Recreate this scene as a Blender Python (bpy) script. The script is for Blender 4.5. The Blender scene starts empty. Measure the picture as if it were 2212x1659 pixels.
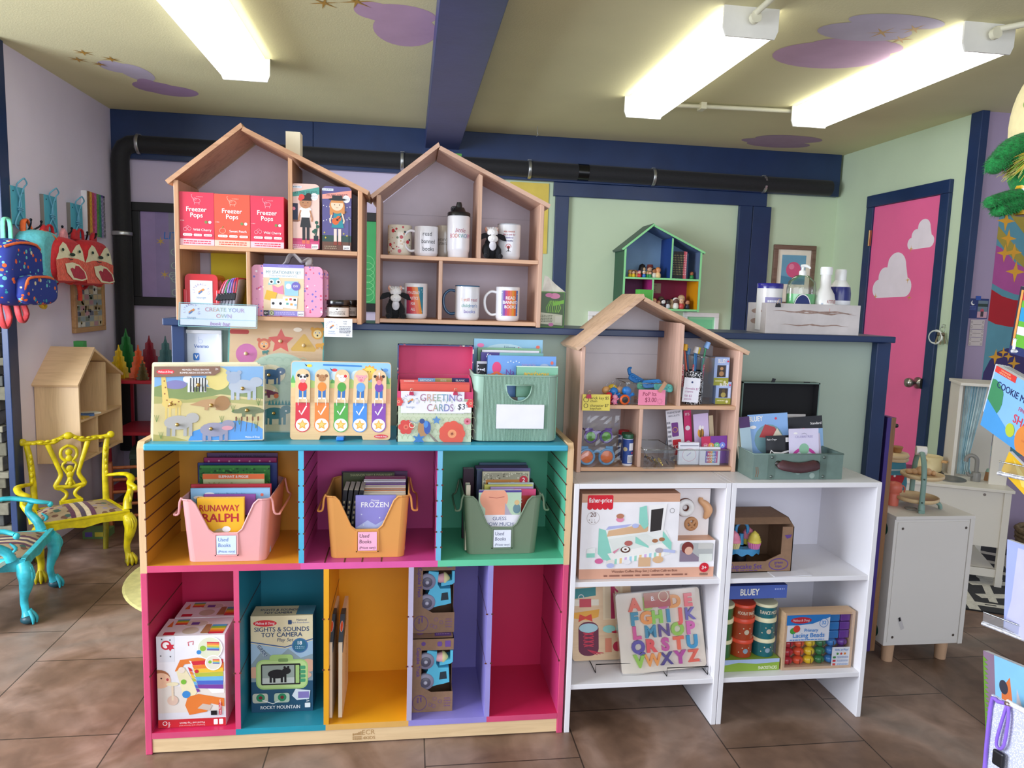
import bpy, bmesh, math, random
from mathutils import Vector as V, Matrix, Euler
random.seed(7)
PI = math.pi
SC = bpy.context.scene
COL = SC.collection

# ---------------- camera ----------------
H = 1.335                      # eye height above the floor
FPX = 1570.0                   # focal length in pixels of a 2212 px wide frame
_p, _r, _y = 0.11905221, 0.03145611, -0.14130238
def _cam_rows():
    cy, sy = math.cos(_y), math.sin(_y)
    Rz = Matrix(((cy, sy, 0), (-sy, cy, 0), (0, 0, 1)))
    B = Matrix(((1, 0, 0), (0, 0, -1), (0, 1, 0)))
    cp, sp = math.cos(_p), math.sin(_p)
    Rx = Matrix(((1, 0, 0), (0, cp, -sp), (0, sp, cp)))
    cr, sr = math.cos(_r), math.sin(_r)
    Rr = Matrix(((cr, -sr, 0), (sr, cr, 0), (0, 0, 1)))
    return Rr @ Rx @ B @ Rz
CM = _cam_rows()
cam_data = bpy.data.cameras.new('camera')
cam = bpy.data.objects.new('camera', cam_data)
COL.objects.link(cam)
r_, d_, f_ = CM[0], CM[1], CM[2]
cam.matrix_world = Matrix(((r_[0], -d_[0], -f_[0], 0), (r_[1], -d_[1], -f_[1], 0), (r_[2], -d_[2], -f_[2], H), (0, 0, 0, 1)))
cam_data.sensor_fit = 'HORIZONTAL'
cam_data.sensor_width = 36.0
cam_data.lens = 36.0 * FPX / 2212.0
cam_data.clip_start = 0.05
cam_data.clip_end = 60
SC.camera = cam

# measuring helpers: where the sight line through a photo pixel meets a real plane of the room
def ray(x, y):
    return CM.transposed() @ V(((x - 1106) / FPX, (y - 829.5) / FPX, 1.0))
def W(x, y, Y):
    d = ray(x, y); k = Y / d[1]; return V((d[0] * k, Y, H + d[2] * k))
def Wz(x, y, z):
    d = ray(x, y); k = (z - H) / d[2]; return V((d[0] * k, d[1] * k, z))
def Wx(x, y, X):
    d = ray(x, y); k = X / d[0]; return V((X, d[1] * k, H + d[2] * k))
def span(x0, y0, x1, y1, Y):
    "left, bottom, right, top of a front face at depth Y"
    mx, my = (x0 + x1) / 2, (y0 + y1) / 2
    return W(x0, my, Y).x, W(mx, y1, Y).z, W(x1, my, Y).x, W(mx, y0, Y).z

# ---------------- world, daylight, exposure ----------------
world = bpy.data.worlds.new('world'); SC.world = world; world.use_nodes = True
wn = world.node_tree.nodes; wl = world.node_tree.links; wn.clear()
bg = wn.new('ShaderNodeBackground'); bg.inputs[0].default_value = (0.72, 0.8, 1.0, 1); bg.inputs[1].default_value = 0.6
wo = wn.new('ShaderNodeOutputWorld'); wl.new(bg.outputs[0], wo.inputs[0])
SC.view_settings.view_transform = 'Standard'
SC.view_settings.look = 'None'
SC.view_settings.gamma = 1.0
SC.view_settings.use_curve_mapping = False
SC.view_settings.exposure = 0.2
SC.cycles.transparent_max_bounces = 24
def area(name, loc, target, sx, sy, power, color):
    l = bpy.data.lights.new(name, 'AREA'); l.shape = 'RECTANGLE'; l.size = sx; l.size_y = sy
    l.energy = power; l.color = color
    o = bpy.data.objects.new(name, l); COL.objects.link(o); o.location = loc
    o.rotation_euler = (V(target) - V(loc)).to_track_quat('-Z', 'Y').to_euler()
    return o
# daylight through the side door and the shop front behind the photographer
area('daylight_side', (-3.3, 1.3, 1.5), (0.3, 2.3, 0.4), 2.4, 1.9, 220, (0.80, 0.87, 1.0))
area('daylight_front', (0.6, -1.5, 1.75), (0.6, 3.0, 0.9), 4.2, 1.9, 68, (0.86, 0.91, 1.0))

# ---------------- materials ----------------
def lin(h, k=1.0):
    if isinstance(h, tuple): return (*h[:3], 1)
    h = h.lstrip('#')
    o = []
    for i in (0, 2, 4):
        c = int(h[i:i + 2], 16) / 255.0
        c = c / 12.92 if c <= 0.04045 else ((c + 0.055) / 1.055) ** 2.4
        o.append(c * k)
    return (*o, 1)
MATS = {}
def C(hexc, rough=0.5, kind='paint', name=None, **kw):
    key = repr((hexc, rough, kind, sorted(kw.items())))
    if key in MATS: return MATS[key]
    m = bpy.data.materials.new(name or f'{kind}_{hexc}'); MATS[key] = m
    m.use_nodes = True; nt = m.node_tree; N = nt.nodes; L = nt.links
    b = N['Principled BSDF']; b.inputs['Roughness'].default_value = rough
    c = lin(hexc)
    b.inputs['Base Color'].default_value = c
    tc = N.new('ShaderNodeTexCoord')
    def noise(scale, detail=3, sc=None, rot=None):
        n = N.new('ShaderNodeTexNoise'); n.inputs['Scale'].default_value = scale; n.inputs['Detail'].default_value = detail
        if sc or rot:
            mp = N.new('ShaderNodeMapping'); mp.inputs['Scale'].default_value = sc or (1, 1, 1)
            if rot: mp.inputs['Rotation'].default_value = rot
            L.new(tc.outputs['Object'], mp.inputs[0]); L.new(mp.outputs[0], n.inputs[0])
        else: L.new(tc.outputs['Object'], n.inputs[0])
        return n
    def ramp(src, stops):
        r = N.new('ShaderNodeValToRGB'); L.new(src, r.inputs[0]); e = r.color_ramp.elements
        while len(e) < len(stops): e.new(0.5)
        for q, (p, cc) in zip(e, stops): q.position = p; q.color = cc
        return r
    def bump(src, st, dist=0.002):
        bp = N.new('ShaderNodeBump'); bp.inputs['Strength'].default_value = st; bp.inputs['Distance'].default_value = dist
        L.new(src, bp.inputs['Height']); L.new(bp.outputs[0], b.inputs['Normal'])
    def tint(a, k): return (min(a[0] * k, 1), min(a[1] * k, 1), min(a[2] * k, 1), 1)
    if kind == 'paint':
        n = noise(kw.get('sc', 9.0), 4); v = kw.get('var', 0.07)
        r = ramp(n.outputs[0], [(0.3, tint(c, 1 - v)), (0.7, tint(c, 1 + v))]); L.new(r.outputs[0], b.inputs['Base Color'])
        if kw.get('bump'): bump(noise(kw.get('bs', 220.0), 3).outputs[0], kw['bump'])
    elif kind == 'wood':
        g = kw.get('grain', 'x'); s = {'x': (1.2, 14, 14), 'y': (14, 1.2, 14), 'z': (14, 14, 1.2)}[g]
        n = noise(kw.get('sc', 5.0), 5, s); n.inputs['Distortion'].default_value = 1.2
        n2 = noise(kw.get('sc', 5.0) * 0.4, 3, tuple(q * 0.6 for q in s))
        mx = N.new('ShaderNodeMath'); mx.operation = 'ADD'; mx.use_clamp = False
        L.new(n.outputs[0], mx.inputs[0]); L.new(n2.outputs[0], mx.inputs[1])
        hf = N.new('ShaderNodeMath'); hf.operation = 'MULTIPLY'; hf.inputs[1].default_value = 0.5; L.new(mx.outputs[0], hf.inputs[0])
        v = kw.get('var', 0.2)
        c2 = (c[0] * (1 - v), c[1] * (1 - v * 1.25), c[2] * (1 - v * 1.5), 1)
        r = ramp(hf.outputs[0], [(0.36, c2), (0.5, c), (0.66, tint(c, 1 + v * 0.35))]); L.new(r.outputs[0], b.inputs['Base Color'])
    elif kind == 'metal':
        b.inputs['Metallic'].default_value = kw.get('metal', 0.9)
        r = ramp(noise(30).outputs[0], [(0.3, tint(c, 0.9)), (0.7, tint(c, 1.06))]); L.new(r.outputs[0], b.inputs['Base Color'])
    elif kind == 'glass':          # clear plastic film and acrylic
        b.inputs['Transmission Weight'].default_value = 0.0
        b.inputs['IOR'].default_value = 1.45
        tr = N.new('ShaderNodeBsdfTransparent'); mixn = N.new('ShaderNodeMixShader')
        tr.inputs[0].default_value = tint(c, 1.0)
        gl = N.new('ShaderNodeBsdfGlossy'); gl.inputs['Roughness'].default_value = rough
        lw = N.new('ShaderNodeLayerWeight'); lw.inputs[0].default_value = kw.get('f', 0.25)
        am = N.new('ShaderNodeMath'); am.operation = 'MULTIPLY_ADD'; am.inputs[1].default_value = kw.get('k', 0.6); am.inputs[2].default_value = kw.get('base', 0.03); am.use_clamp = True
        L.new(lw.outputs['Fresnel'], am.inputs[0]); L.new(am.outputs[0], mixn.inputs[0]); L.new(tr.outputs[0], mixn.inputs[1]); L.new(gl.outputs[0], mixn.inputs[2])
        L.new(mixn.outputs[0], N['Material Output'].inputs[0])
    elif kind == 'fabric':
        n = noise(kw.get('sc', 60.0), 4); v = kw.get('var', 0.15)
        r = ramp(n.outputs[0], [(0.3, tint(c, 1 - v)), (0.7, tint(c, 1 + v))]); L.new(r.outputs[0], b.inputs['Base Color'])
        b.inputs['Sheen Weight'].default_value = 0.08
        bump(n.outputs[0], kw.get('bump', 0.5), kw.get('dist', 0.003))
    elif kind == 'emit':
        b.inputs['Emission Color'].default_value = c; b.inputs['Emission Strength'].default_value = kw['e']
    elif kind == 'speck':          # printed all-over pattern of small coloured blobs
        vo = N.new('ShaderNodeTexVoronoi'); vo.inputs['Scale'].default_value = kw.get('sc', 60); L.new(tc.outputs['Object'], vo.inputs[0])
        lt = N.new('ShaderNodeMath'); lt.operation = 'LESS_THAN'; lt.inputs[1].default_value = kw.get('th', 0.3); L.new(vo.outputs['Distance'], lt.inputs[0])
        sp = N.new('ShaderNodeSeparateColor'); L.new(vo.outputs['Color'], sp.inputs[0])
        cs = kw['cols']; st = [(i / len(cs), lin(q)) for i, q in enumerate(cs)]
        r = ramp(sp.outputs[0], st); r.color_ramp.interpolation = 'CONSTANT'
        mx = N.new('ShaderNodeMix'); mx.data_type = 'RGBA'; L.new(lt.outputs[0], mx.inputs[0]); mx.inputs[6].default_value = c; L.new(r.outputs[0], mx.inputs[7])
        L.new(mx.outputs[2], b.inputs['Base Color'])
    if kw.get('coat'): b.inputs['Coat Weight'].default_value = kw['coat']; b.inputs['Coat Roughness'].default_value = 0.08
    return m
def wood(hexc='d9b28c', grain='x', **k): return C(hexc, k.pop('rough', 0.45), 'wood', grain=grain, **k)
def clear(hexc='f2f5f6', **k): return C(hexc, k.pop('rough', 0.06), 'glass', **k)
WHITE = 'f1f0f3'

# ---------------- mesh builder ----------------
_glyph = {}
def glyphs(s, bold=0.0, res=3):
    key = (s, bold, res)
    if key not in _glyph:
        cu = bpy.data.curves.new('t', 'FONT'); cu.body = s; cu.size = 1.0; cu.resolution_u = res; cu.offset = bold
        o = bpy.data.objects.new('t', cu)
        me = bpy.data.meshes.new_from_object(o)
        vs = [(v.co.x, v.co.y) for v in me.vertices]; fs = [tuple(p.vertices) for p in me.polygons]
        bpy.data.objects.remove(o); bpy.data.curves.remove(cu); bpy.data.meshes.remove(me)
        _glyph[key] = (vs, fs)
    return _glyph[key]
class MB:
    def __init__(s): s.v = []; s.f = []; s.mi = []; s.sm = []; s.mats = []; s.T = Matrix.Identity(4)
    def m(s, mat):
        if isinstance(mat, str): mat = C(mat)
        if mat not in s.mats: s.mats.append(mat)
        return s.mats.index(mat)
    def add(s, vs, fs, mat, smooth=False):
        o = len(s.v); k = s.m(mat); T = s.T
        s.v += [tuple(T @ V(p)) for p in vs]
        for f in fs: s.f.append(tuple(o + i for i in f)); s.mi.append(k); s.sm.append(smooth)
        return s
    def at(s, loc=(0, 0, 0), rot=(0, 0, 0), sc=(1, 1, 1)):
        s.T = Matrix.Translation(loc) @ Euler(rot).to_matrix().to_4x4() @ Matrix.Diagonal((*sc, 1)); return s
    def box(s, x0, y0, z0, x1, y1, z1, mat, bev=0.0, mats=None):
        # mats: dict of face key l r f b t d -> material (left right front back top down)
        if bev > 0:
            bm = bmesh.new(); bmesh.ops.create_cube(bm, size=1)
            for q in bm.verts: q.co = V(((x0 + x1) / 2 + q.co.x * (x1 - x0), (y0 + y1) / 2 + q.co.y * (y1 - y0), (z0 + z1) / 2 + q.co.z * (z1 - z0)))
            bev = min(bev, 0.45 * min(abs(x1 - x0), abs(y1 - y0), abs(z1 - z0)))
            bmesh.ops.bevel(bm, geom=bm.edges[:], offset=bev, segments=2, affect='EDGES', profile=0.5)
            bm.normal_update(); bm.verts.index_update()
            vs = [tuple(q.co) for q in bm.verts]
            for f in bm.faces:
                mm = mat
                if mats:
                    n = f.normal; k = max(range(3), key=lambda i: abs(n[i]))
                    key = (('l', 'r'), ('f', 'b'), ('d', 't'))[k][1 if n[k] > 0 else 0]
                    mm = mats.get(key, mat)
                s.f.append(tuple(len(s.v) + q.index for q in f.verts)); s.mi.append(s.m(mm)); s.sm.append(False)
            s.v += [tuple(s.T @ V(p)) for p in vs]; bm.free(); return s
        vs = [(x0, y0, z0), (x1, y0, z0), (x1, y1, z0), (x0, y1, z0), (x0, y0, z1), (x1, y0, z1), (x1, y1, z1), (x0, y1, z1)]
        fs = dict(d=(0, 3, 2, 1), t=(4, 5, 6, 7), f=(0, 1, 5, 4), r=(1, 2, 6, 5), b=(2, 3, 7, 6), l=(3, 0, 4, 7))
        for k, f in fs.items():
            s.add([vs[i] for i in f], [(0, 1, 2, 3)], (mats or {}).get(k, mat))
        return s
    def lathe(s, prof, mat, c=(0, 0, 0), n=24, sx=1.0, sy=1.0, smooth=True, capb=True, capt=True, axis='z', ph=0.0):
        vs = []; fs = []; k = len(prof)
        for (r, z) in prof:
            for i in range(n):
                a = 2 * PI * i / n + ph; p = (r * math.cos(a) * sx, r * math.sin(a) * sy, z)
                if axis == 'y': p = (p[0], p[2], p[1])
                if axis == 'x': p = (p[2], p[0], p[1])
                vs.append((c[0] + p[0], c[1] + p[1], c[2] + p[2]))
        for j in range(k - 1):
            for i in range(n):
                i2 = (i + 1) % n; fs.append((j * n + i, j * n + i2, (j + 1) * n + i2, (j + 1) * n + i))
        s.add(vs, fs, mat, smooth)
        if capb and prof[0][0] > 1e-5: s.add(vs[:n], [tuple(range(n))[::-1]], mat)
        if capt and prof[-1][0] > 1e-5: s.add(vs[-n:], [tuple(range(n))], mat)
        return s
    def cyl(s, p0, p1, r, mat, r1=None, n=14, smooth=True, cap=True):
        return s.tube([p0, p1], [r, r if r1 is None else r1], mat, n, cap=cap, smooth=smooth)
    def tube(s, pts, r, mat, n=8, closed=False, cap=True, smooth=True, flat=1.0, up=None, cr=True):
        pts = [V(p) for p in pts]; k = len(pts); rs = r if isinstance(r, (list, tuple)) else [r] * k
        if cr and smooth and 3 <= k <= 13 and not closed:      # round the path off
            P, Q = [], []
            for i in range(k - 1):
                p0, p1, p2, p3 = pts[max(i - 1, 0)], pts[i], pts[i + 1], pts[min(i + 2, k - 1)]
                for j in range(3):
                    u = j / 3; P.append(.5 * (2 * p1 + (p2 - p0) * u + (2 * p0 - 5 * p1 + 4 * p2 - p3) * u * u + (3 * p1 - p0 - 3 * p2 + p3) * u ** 3)); Q.append(rs[i] + (rs[i + 1] - rs[i]) * (u * u * (3 - 2 * u)))
            pts = P + [pts[-1]]; rs = Q + [rs[-1]]; k = len(pts)
        vs = []; fs = []; prev = None
        for i, p in enumerate(pts):
            if closed: t = pts[(i + 1) % k] - pts[i - 1]
            else: t = pts[min(i + 1, k - 1)] - pts[max(i - 1, 0)]
            t = t.normalized() if t.length > 1e-9 else V((0, 0, 1))
            if prev is None:
                a = V(up) if up else (V((0, 0, 1)) if abs(t.z) < 0.9 else V((1, 0, 0)))
            else: a = prev
            u = (a - t * a.dot(t)); u = u.normalized() if u.length > 1e-6 else t.orthogonal().normalized()
            w = t.cross(u); prev = u
            for j in range(n):
                q = 2 * PI * (j + 0.5) / n; vs.append(tuple(p + (u * math.cos(q) * flat + w * math.sin(q)) * rs[i]))
        kk = k if closed else k - 1
        for i in range(kk):
            for j in range(n):
                a = i * n + j; b = i * n + (j + 1) % n; i2 = (i + 1) % k
                fs.append((a, b, i2 * n + (j + 1) % n, i2 * n + j))
        s.add(vs, fs, mat, smooth)
        if cap and not closed:
            s.add(vs[:n], [tuple(range(n))[::-1]], mat); s.add(vs[-n:], [tuple(range(n))], mat)
        return s
    def ball(s, c, r, mat, n=14, m=9, smooth=True):
        if not isinstance(r, (tuple, list)): r = (r, r, r)
        vs = [(c[0], c[1], c[2] - r[2])]; fs = []
        for j in range(1, m):
            a = PI * j / m
            for i in range(n):
                q = 2 * PI * i / n; vs.append((c[0] + r[0] * math.sin(a) * math.cos(q), c[1] + r[1] * math.sin(a) * math.sin(q), c[2] - r[2] * math.cos(a)))
        vs.append((c[0], c[1], c[2] + r[2])); e = len(vs) - 1
        for i in range(n):
            i2 = (i + 1) % n; fs.append((0, 1 + i2, 1 + i)); fs.append((e, e - n + i, e - n + i2))
            for j in range(m - 2): fs.append((1 + j * n + i, 1 + j * n + i2, 1 + (j + 1) * n + i2, 1 + (j + 1) * n + i))
        return s.add(vs, fs, mat, smooth)
    def prism(s, pts, O, U, Vv, d, mat, side=None, smooth=False, back=True):
        "extrude the outline pts (u,v) by d along -(U x V)"
        O, U, Vv = V(O), V(U), V(Vv); N = U.cross(Vv).normalized()
        a = [O + U * p[0] + Vv * p[1] for p in pts]; b = [p - N * d for p in a]; n = len(pts)
        s.add([tuple(q) for q in a], [tuple(range(n))], mat)
        if back: s.add([tuple(q) for q in b], [tuple(range(n))[::-1]], side or mat)
        s.add([tuple(q) for q in a + b], [((i + 1) % n, i, n + i, n + (i + 1) % n) for i in range(n)], side or mat, smooth)
        return s
    def puff(s, pts, O, U, Vv, d, mat, prof=((.86, 0), (.97, .12), (1, .4), (.98, .75), (.90, .95), (.78, 1.0)), side=None):
        "soft slab: outline pts swollen over depth d towards U x V"
        O, U, Vv = V(O), V(U), V(Vv); N = U.cross(Vv).normalized(); n = len(pts)
        cu = sum(p[0] for p in pts) / n; cw = sum(p[1] for p in pts) / n; vs = []
        for (k, t) in prof: vs += [tuple(O + U * (cu + (p[0] - cu) * k) + Vv * (cw + (p[1] - cw) * k) + N * (d * t)) for p in pts]
        m_ = len(prof); fs = [(j * n + i, j * n + (i + 1) % n, (j + 1) * n + (i + 1) % n, (j + 1) * n + i) for j in range(m_ - 1) for i in range(n)]
        s.add(vs, fs, side or mat, True); s.add(vs[:n], [tuple(range(n))[::-1]], side or mat); s.add(vs[-n:], [tuple(range(n))], mat)
        return s
    def canvas(s, O, U, Vv, gap=0.00004): return Canvas(s, O, U, Vv, gap)
    def front(s, x0, z0, x1, z1, y, gap=0.00004):
        "canvas on a face that looks towards -Y; units are fractions of the face"
        c = Canvas(s, (x0, y, z0), (x1 - x0, 0, 0), (0, 0, z1 - z0), gap); c.clip = True; return c
    def mesh(s, name):
        me = bpy.data.meshes.new(name); me.from_pydata(s.v, [], s.f)
        for q in s.mats: me.materials.append(q)
        me.polygons.foreach_set('material_index', s.mi); me.polygons.foreach_set('use_smooth', s.sm); me.update()
        return me
    def build(s, name, parent=None, label=None, kind=None, loc=None, rot=None):
        o = bpy.data.objects.new(name, s.mesh(name)); COL.objects.link(o)
        if parent: o.parent = parent
        if label: o['label'] = label
        if kind: o['kind'] = kind
        if loc is not None: o.location = loc
        if rot is not None: o.rotation_euler = rot
        return o
def circ(cu, cv, ru, rv=None, n=24, a0=0, a1=2 * PI):
    rv = ru if rv is None else rv; full = abs(a1 - a0 - 2 * PI) < 1e-6
    return [(cu + ru * math.cos(a0 + (a1 - a0) * i / (n if full else n - 1)), cv + rv * math.sin(a0 + (a1 - a0) * i / (n if full else n - 1))) for i in range(n)]
def starpts(cu, cv, r, r2=None, n=5, ph=PI / 2, ax=1.0):
    r2 = r * 0.45 if r2 is None else r2
    return [(cu + (r if i % 2 == 0 else r2) * math.cos(ph + PI * i / n) * ax, cv + (r if i % 2 == 0 else r2) * math.sin(ph + PI * i / n)) for i in range(2 * n)]
def rrp(u0, v0, u1, v1, r, ry=None, n=4):
    ry = r if ry is None else ry; o = []
    for (cu, cv, a) in ((u1 - r, v1 - ry, 0), (u0 + r, v1 - ry, PI / 2), (u0 + r, v0 + ry, PI), (u1 - r, v0 + ry, 1.5 * PI)):
        for i in range(n + 1): q = a + PI / 2 * i / n; o.append((cu + r * math.cos(q), cv + ry * math.sin(q)))
    return o
def half_plane(pts, ax, lim, sg):
    "part of a polygon on one side of a line"
    out = []
    for i, p in enumerate(pts):
        q = pts[i - 1]; a = sg * (q[ax] - lim) >= 0; b = sg * (p[ax] - lim) >= 0
        if a != b:
            t = (lim - q[ax]) / (p[ax] - q[ax]); out.append((q[0] + (p[0] - q[0]) * t, q[1] + (p[1] - q[1]) * t))
        if b: out.append(tuple(p))
    return out
class Canvas:
    "flat print in layers on one face; coordinates 0..1 across the face"
    clip = False
    def __init__(s, mb, O, U, Vv, gap=.00004):
        s.mb = mb; s.O = V(O); s.U = V(U); s.V = V(Vv); s.N = s.U.cross(s.V).normalized(); s.k = 0; s.gap = gap
        s.w = s.U.length; s.h = s.V.length; s.asp = s.h / s.w
    def put(s, pts, mat, faces=None, same=False):
        if not same: s.k += 1
        if s.clip and not faces and any(not (0 <= p[0] <= 1 and 0 <= p[1] <= 1) for p in pts):
            for c in ((0, 0, 1), (0, 1, -1), (1, 0, 1), (1, 1, -1)): pts = half_plane(pts, *c)
            if len(pts) < 3: return s
        s.mb.add([s.pt(p[0], p[1]) for p in pts], faces or [tuple(range(len(pts)))], mat); return s
    def pt(s, u, v): return tuple(s.O + s.N * (0.0003 + s.gap * s.k) + s.U * u + s.V * v)
    def rect(s, u0, v0, u1, v1, mat, **k): return s.put([(u0, v0), (u1, v0), (u1, v1), (u0, v1)], mat, **k)
    def rr(s, u0, v0, u1, v1, mat, r=0.1, **k):
        "rounded rectangle, r as a fraction of the face width"
        return s.put(rrp(u0, v0, u1, v1, r, r / s.asp), mat, **k)
    def ell(s, u, v, r, mat, rv=None, n=20, **k): return s.put(circ(u, v, r, (r / s.asp) if rv is None else rv, n), mat, **k)
    def ring(s, u, v, r, t, mat, rv=None, n=24, a0=0, a1=2 * PI):
        rv = (r / s.asp) if rv is None else rv; tv = t / s.asp
        A = circ(u, v, r, rv, n + 1, a0, a1 - 1e-4); B = circ(u, v, r - t, rv - tv, n + 1, a0, a1 - 1e-4)
        return s.put(A + B, mat, [(i, i + 1, n + 2 + i, n + 1 + i) for i in range(n)])
    def star(s, u, v, r, mat, r2=None, n=5, **k):
        return s.put([(u + (p[0]), v + p[1] / s.asp) for p in starpts(0, 0, r, r2, n)], mat, **k)
    def poly(s, pts, mat, **k): return s.put(pts, mat, **k)
    def line(s, pts, t, mat):
        "polyline of thickness t (fraction of width)"
        P = [V((p[0], p[1] * s.asp)) for p in pts]; vs = []; n = len(P)
        for i, p in enumerate(P):
            d = (P[min(i + 1, n - 1)] - P[max(i - 1, 0)]); d = d.normalized() if d.length else V((1, 0)); q = V((-d.y, d.x)) * t / 2
            vs += [((p + q).x, (p + q).y / s.asp), ((p - q).x, (p - q).y / s.asp)]
        return s.put(vs, mat, [(2 * i, 2 * i + 1, 2 * i + 3, 2 * i + 2) for i in range(n - 1)])
    def text(s, t, u, v, h, mat, al='c', bold=0.012, w=None, shear=0.0, rot=0.0, sx=1.0, cols=None):
        "baseline at v, capital height h (fraction of face height); w caps the width (fraction of face width)"
        wt = max(0.0, bold); vs, fs = glyphs(t, 0.0)
        if not vs: return s
        sc = h * s.h / 0.70; x0 = min(p[0] for p in vs); x1 = max(p[0] for p in vs); W_ = (x1 - x0) * sc * sx
        if w and W_ > w * s.w: sx *= w * s.w / W_; W_ = w * s.w
        off = {'c': -W_ / 2, 'l': 0, 'r': -W_}[al]; cr, sr = math.cos(rot), math.sin(rot); o = []
        for p in vs:
            a = (p[0] - x0) * sc * sx + off + p[1] * sc * shear; b = p[1] * sc; a, b = a * cr - b * sr, a * sr + b * cr
            o.append((u + a / s.w, v + b / s.h))
        if cols:                                    # letters in changing colours, by position
            s.k += 1; ws = [s.pt(p[0], p[1]) for p in o]
            for f in fs:
                g = (sum(vs[i][0] for i in f) / len(f) - x0) / (x1 - x0 + 1e-6)
                s.mb.add([ws[i] for i in f], [tuple(range(len(f)))], cols[min(int(g * len(cols)), len(cols) - 1)])
            return s
        s.put(o, mat, fs)
        for q in ((-1, 0), (1, 0), (0, -.6), (0, .6)) if wt * sc > .00012 else ():          # thicken the strokes
            dx, dy = q[0] * wt * sc * sx * .8 / s.w, q[1] * wt * sc * .8 / s.h; s.k += .3; s.put([(p[0] + dx, p[1] + dy) for p in o], mat, fs, same=True)
        return s
    def scrib(s, u0, v0, u1, v1, n, mat, t=None):
        "rows of small print too fine to read: broken dashes"
        rnd = random.Random(int(u0 * 991 + v0 * 577 + n)); s.k += 1; hh = (v1 - v0) / (2 * n)
        for i in range(n):
            v = v1 - (2 * i + 1) * hh; u = u0
            while u < u1 - 0.005:
                l = rnd.uniform(0.02, 0.09) * (u1 - u0) / 0.6; e = min(u + l, u1)
                s.put([(u, v - hh * 0.5), (e, v - hh * 0.5), (e, v + hh * 0.5), (u, v + hh * 0.5)], mat, same=True); u = e + 0.015
        return s
class CylCanvas(Canvas):
    "print wrapped on an upright cylinder; u,v in 0..1 over angle a0..a1 (0 faces -Y, positive to the right)"
    def __init__(s, mb, c, r, z0, z1, a0, a1, gap=0.00004):
        s.mb = mb; s.c = c; s.r = r; s.z0 = z0; s.z1 = z1; s.a0 = a0; s.a1 = a1; s.gap = gap; s.k = 0
        s.w = r * (a1 - a0); s.h = z1 - z0; s.asp = s.h / s.w
    def put(s, pts, mat, faces=None, same=False):
        if not same: s.k += 1
        du = 0.12 / (s.a1 - s.a0); lo = min(p[0] for p in pts); hi = max(p[0] for p in pts)
        if faces or hi - lo < du: return Canvas.put(s, pts, mat, faces, True)
        n = int((hi - lo) / du) + 1
        for i in range(n):
            q = half_plane(half_plane(pts, 0, lo + (hi - lo) * i / n, 1), 0, lo + (hi - lo) * (i + 1) / n, -1)
            if len(q) > 2: Canvas.put(s, q, mat, None, True)
        return s
    def pt(s, u, v):
        a = s.a0 + (s.a1 - s.a0) * u; R = s.r + 0.0003 + s.gap * s.k
        return (s.c[0] + R * math.sin(a), s.c[1] - R * math.cos(a), s.z0 + (s.z1 - s.z0) * v)
    def rect(s, u0, v0, u1, v1, mat, **k):
        n = max(2, int(abs(u1 - u0) * (s.a1 - s.a0) / 0.15)); P = []
        for i in range(n + 1): u = u0 + (u1 - u0) * i / n; P += [(u, v0), (u, v1)]
        return s.put(P, mat, [(2 * i, 2 * i + 2, 2 * i + 3, 2 * i + 1) for i in range(n)])
def tag(o, label, cat, group=None, kind=None):
    o['label'] = label; o['category'] = cat
    if group: o['group'] = group
    if kind: o['kind'] = kind
    return o
def thing(name, label, cat, loc=(0, 0, 0), rz=0.0, group=None, rot=None):
    o = bpy.data.objects.new(name, None); COL.objects.link(o); o.location = loc
    o.rotation_euler = rot or (0, 0, rz); o.empty_display_size = 0.05
    return tag(o, label, cat, group)
def solo(mb, name, label, cat, loc=(0, 0, 0), rz=0.0, group=None, rot=None, kind=None):
    o = mb.build(name, loc=loc, rot=rot or (0, 0, rz)); return tag(o, label, cat, group, kind)
def struct(mb, name, parent=None): return mb.build(name, parent, kind=None if parent else 'structure')
def dup(root, loc, rz=None, label=None, group=None, rot=None):
    r = root.copy(); COL.objects.link(r); r.location = loc
    if rz is not None: r.rotation_euler = (0, 0, rz)
    if rot is not None: r.rotation_euler = rot
    if label: r['label'] = label
    if group: r['group'] = group
    for ch in list(root.children):
        c = ch.copy(); COL.objects.link(c); c.parent = r
        for g in ch.children:
            d = g.copy(); COL.objects.link(d); d.parent = c
    return r

# ---------------- the room ----------------
XL, XR, YB, ZC = -1.81, 2.97, 4.88, 2.385
NAVY = C('1c3158', 0.35, 'paint', sc=6.0, var=0.12, bump=0.08, bs=60.0)
LAV = C('cdc1d8', 0.75, bump=0.12, sc=3.0, var=0.03)
LAVL = C('e2d8ea', 0.75, bump=0.12, sc=3.0, var=0.03)
GRN = C('c6d6b6', 0.75, bump=0.12, sc=3.0, var=0.03)
HWG = C('adbdae', 0.7, bump=0.1, sc=3.0, var=0.03)
PUR = C('a795b0', 0.75, bump=0.15, sc=3.0, var=0.04)
CEIL = C('dad3a6', 0.8, bump=0.35, bs=160.0, sc=2.0, var=0.04)

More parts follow.
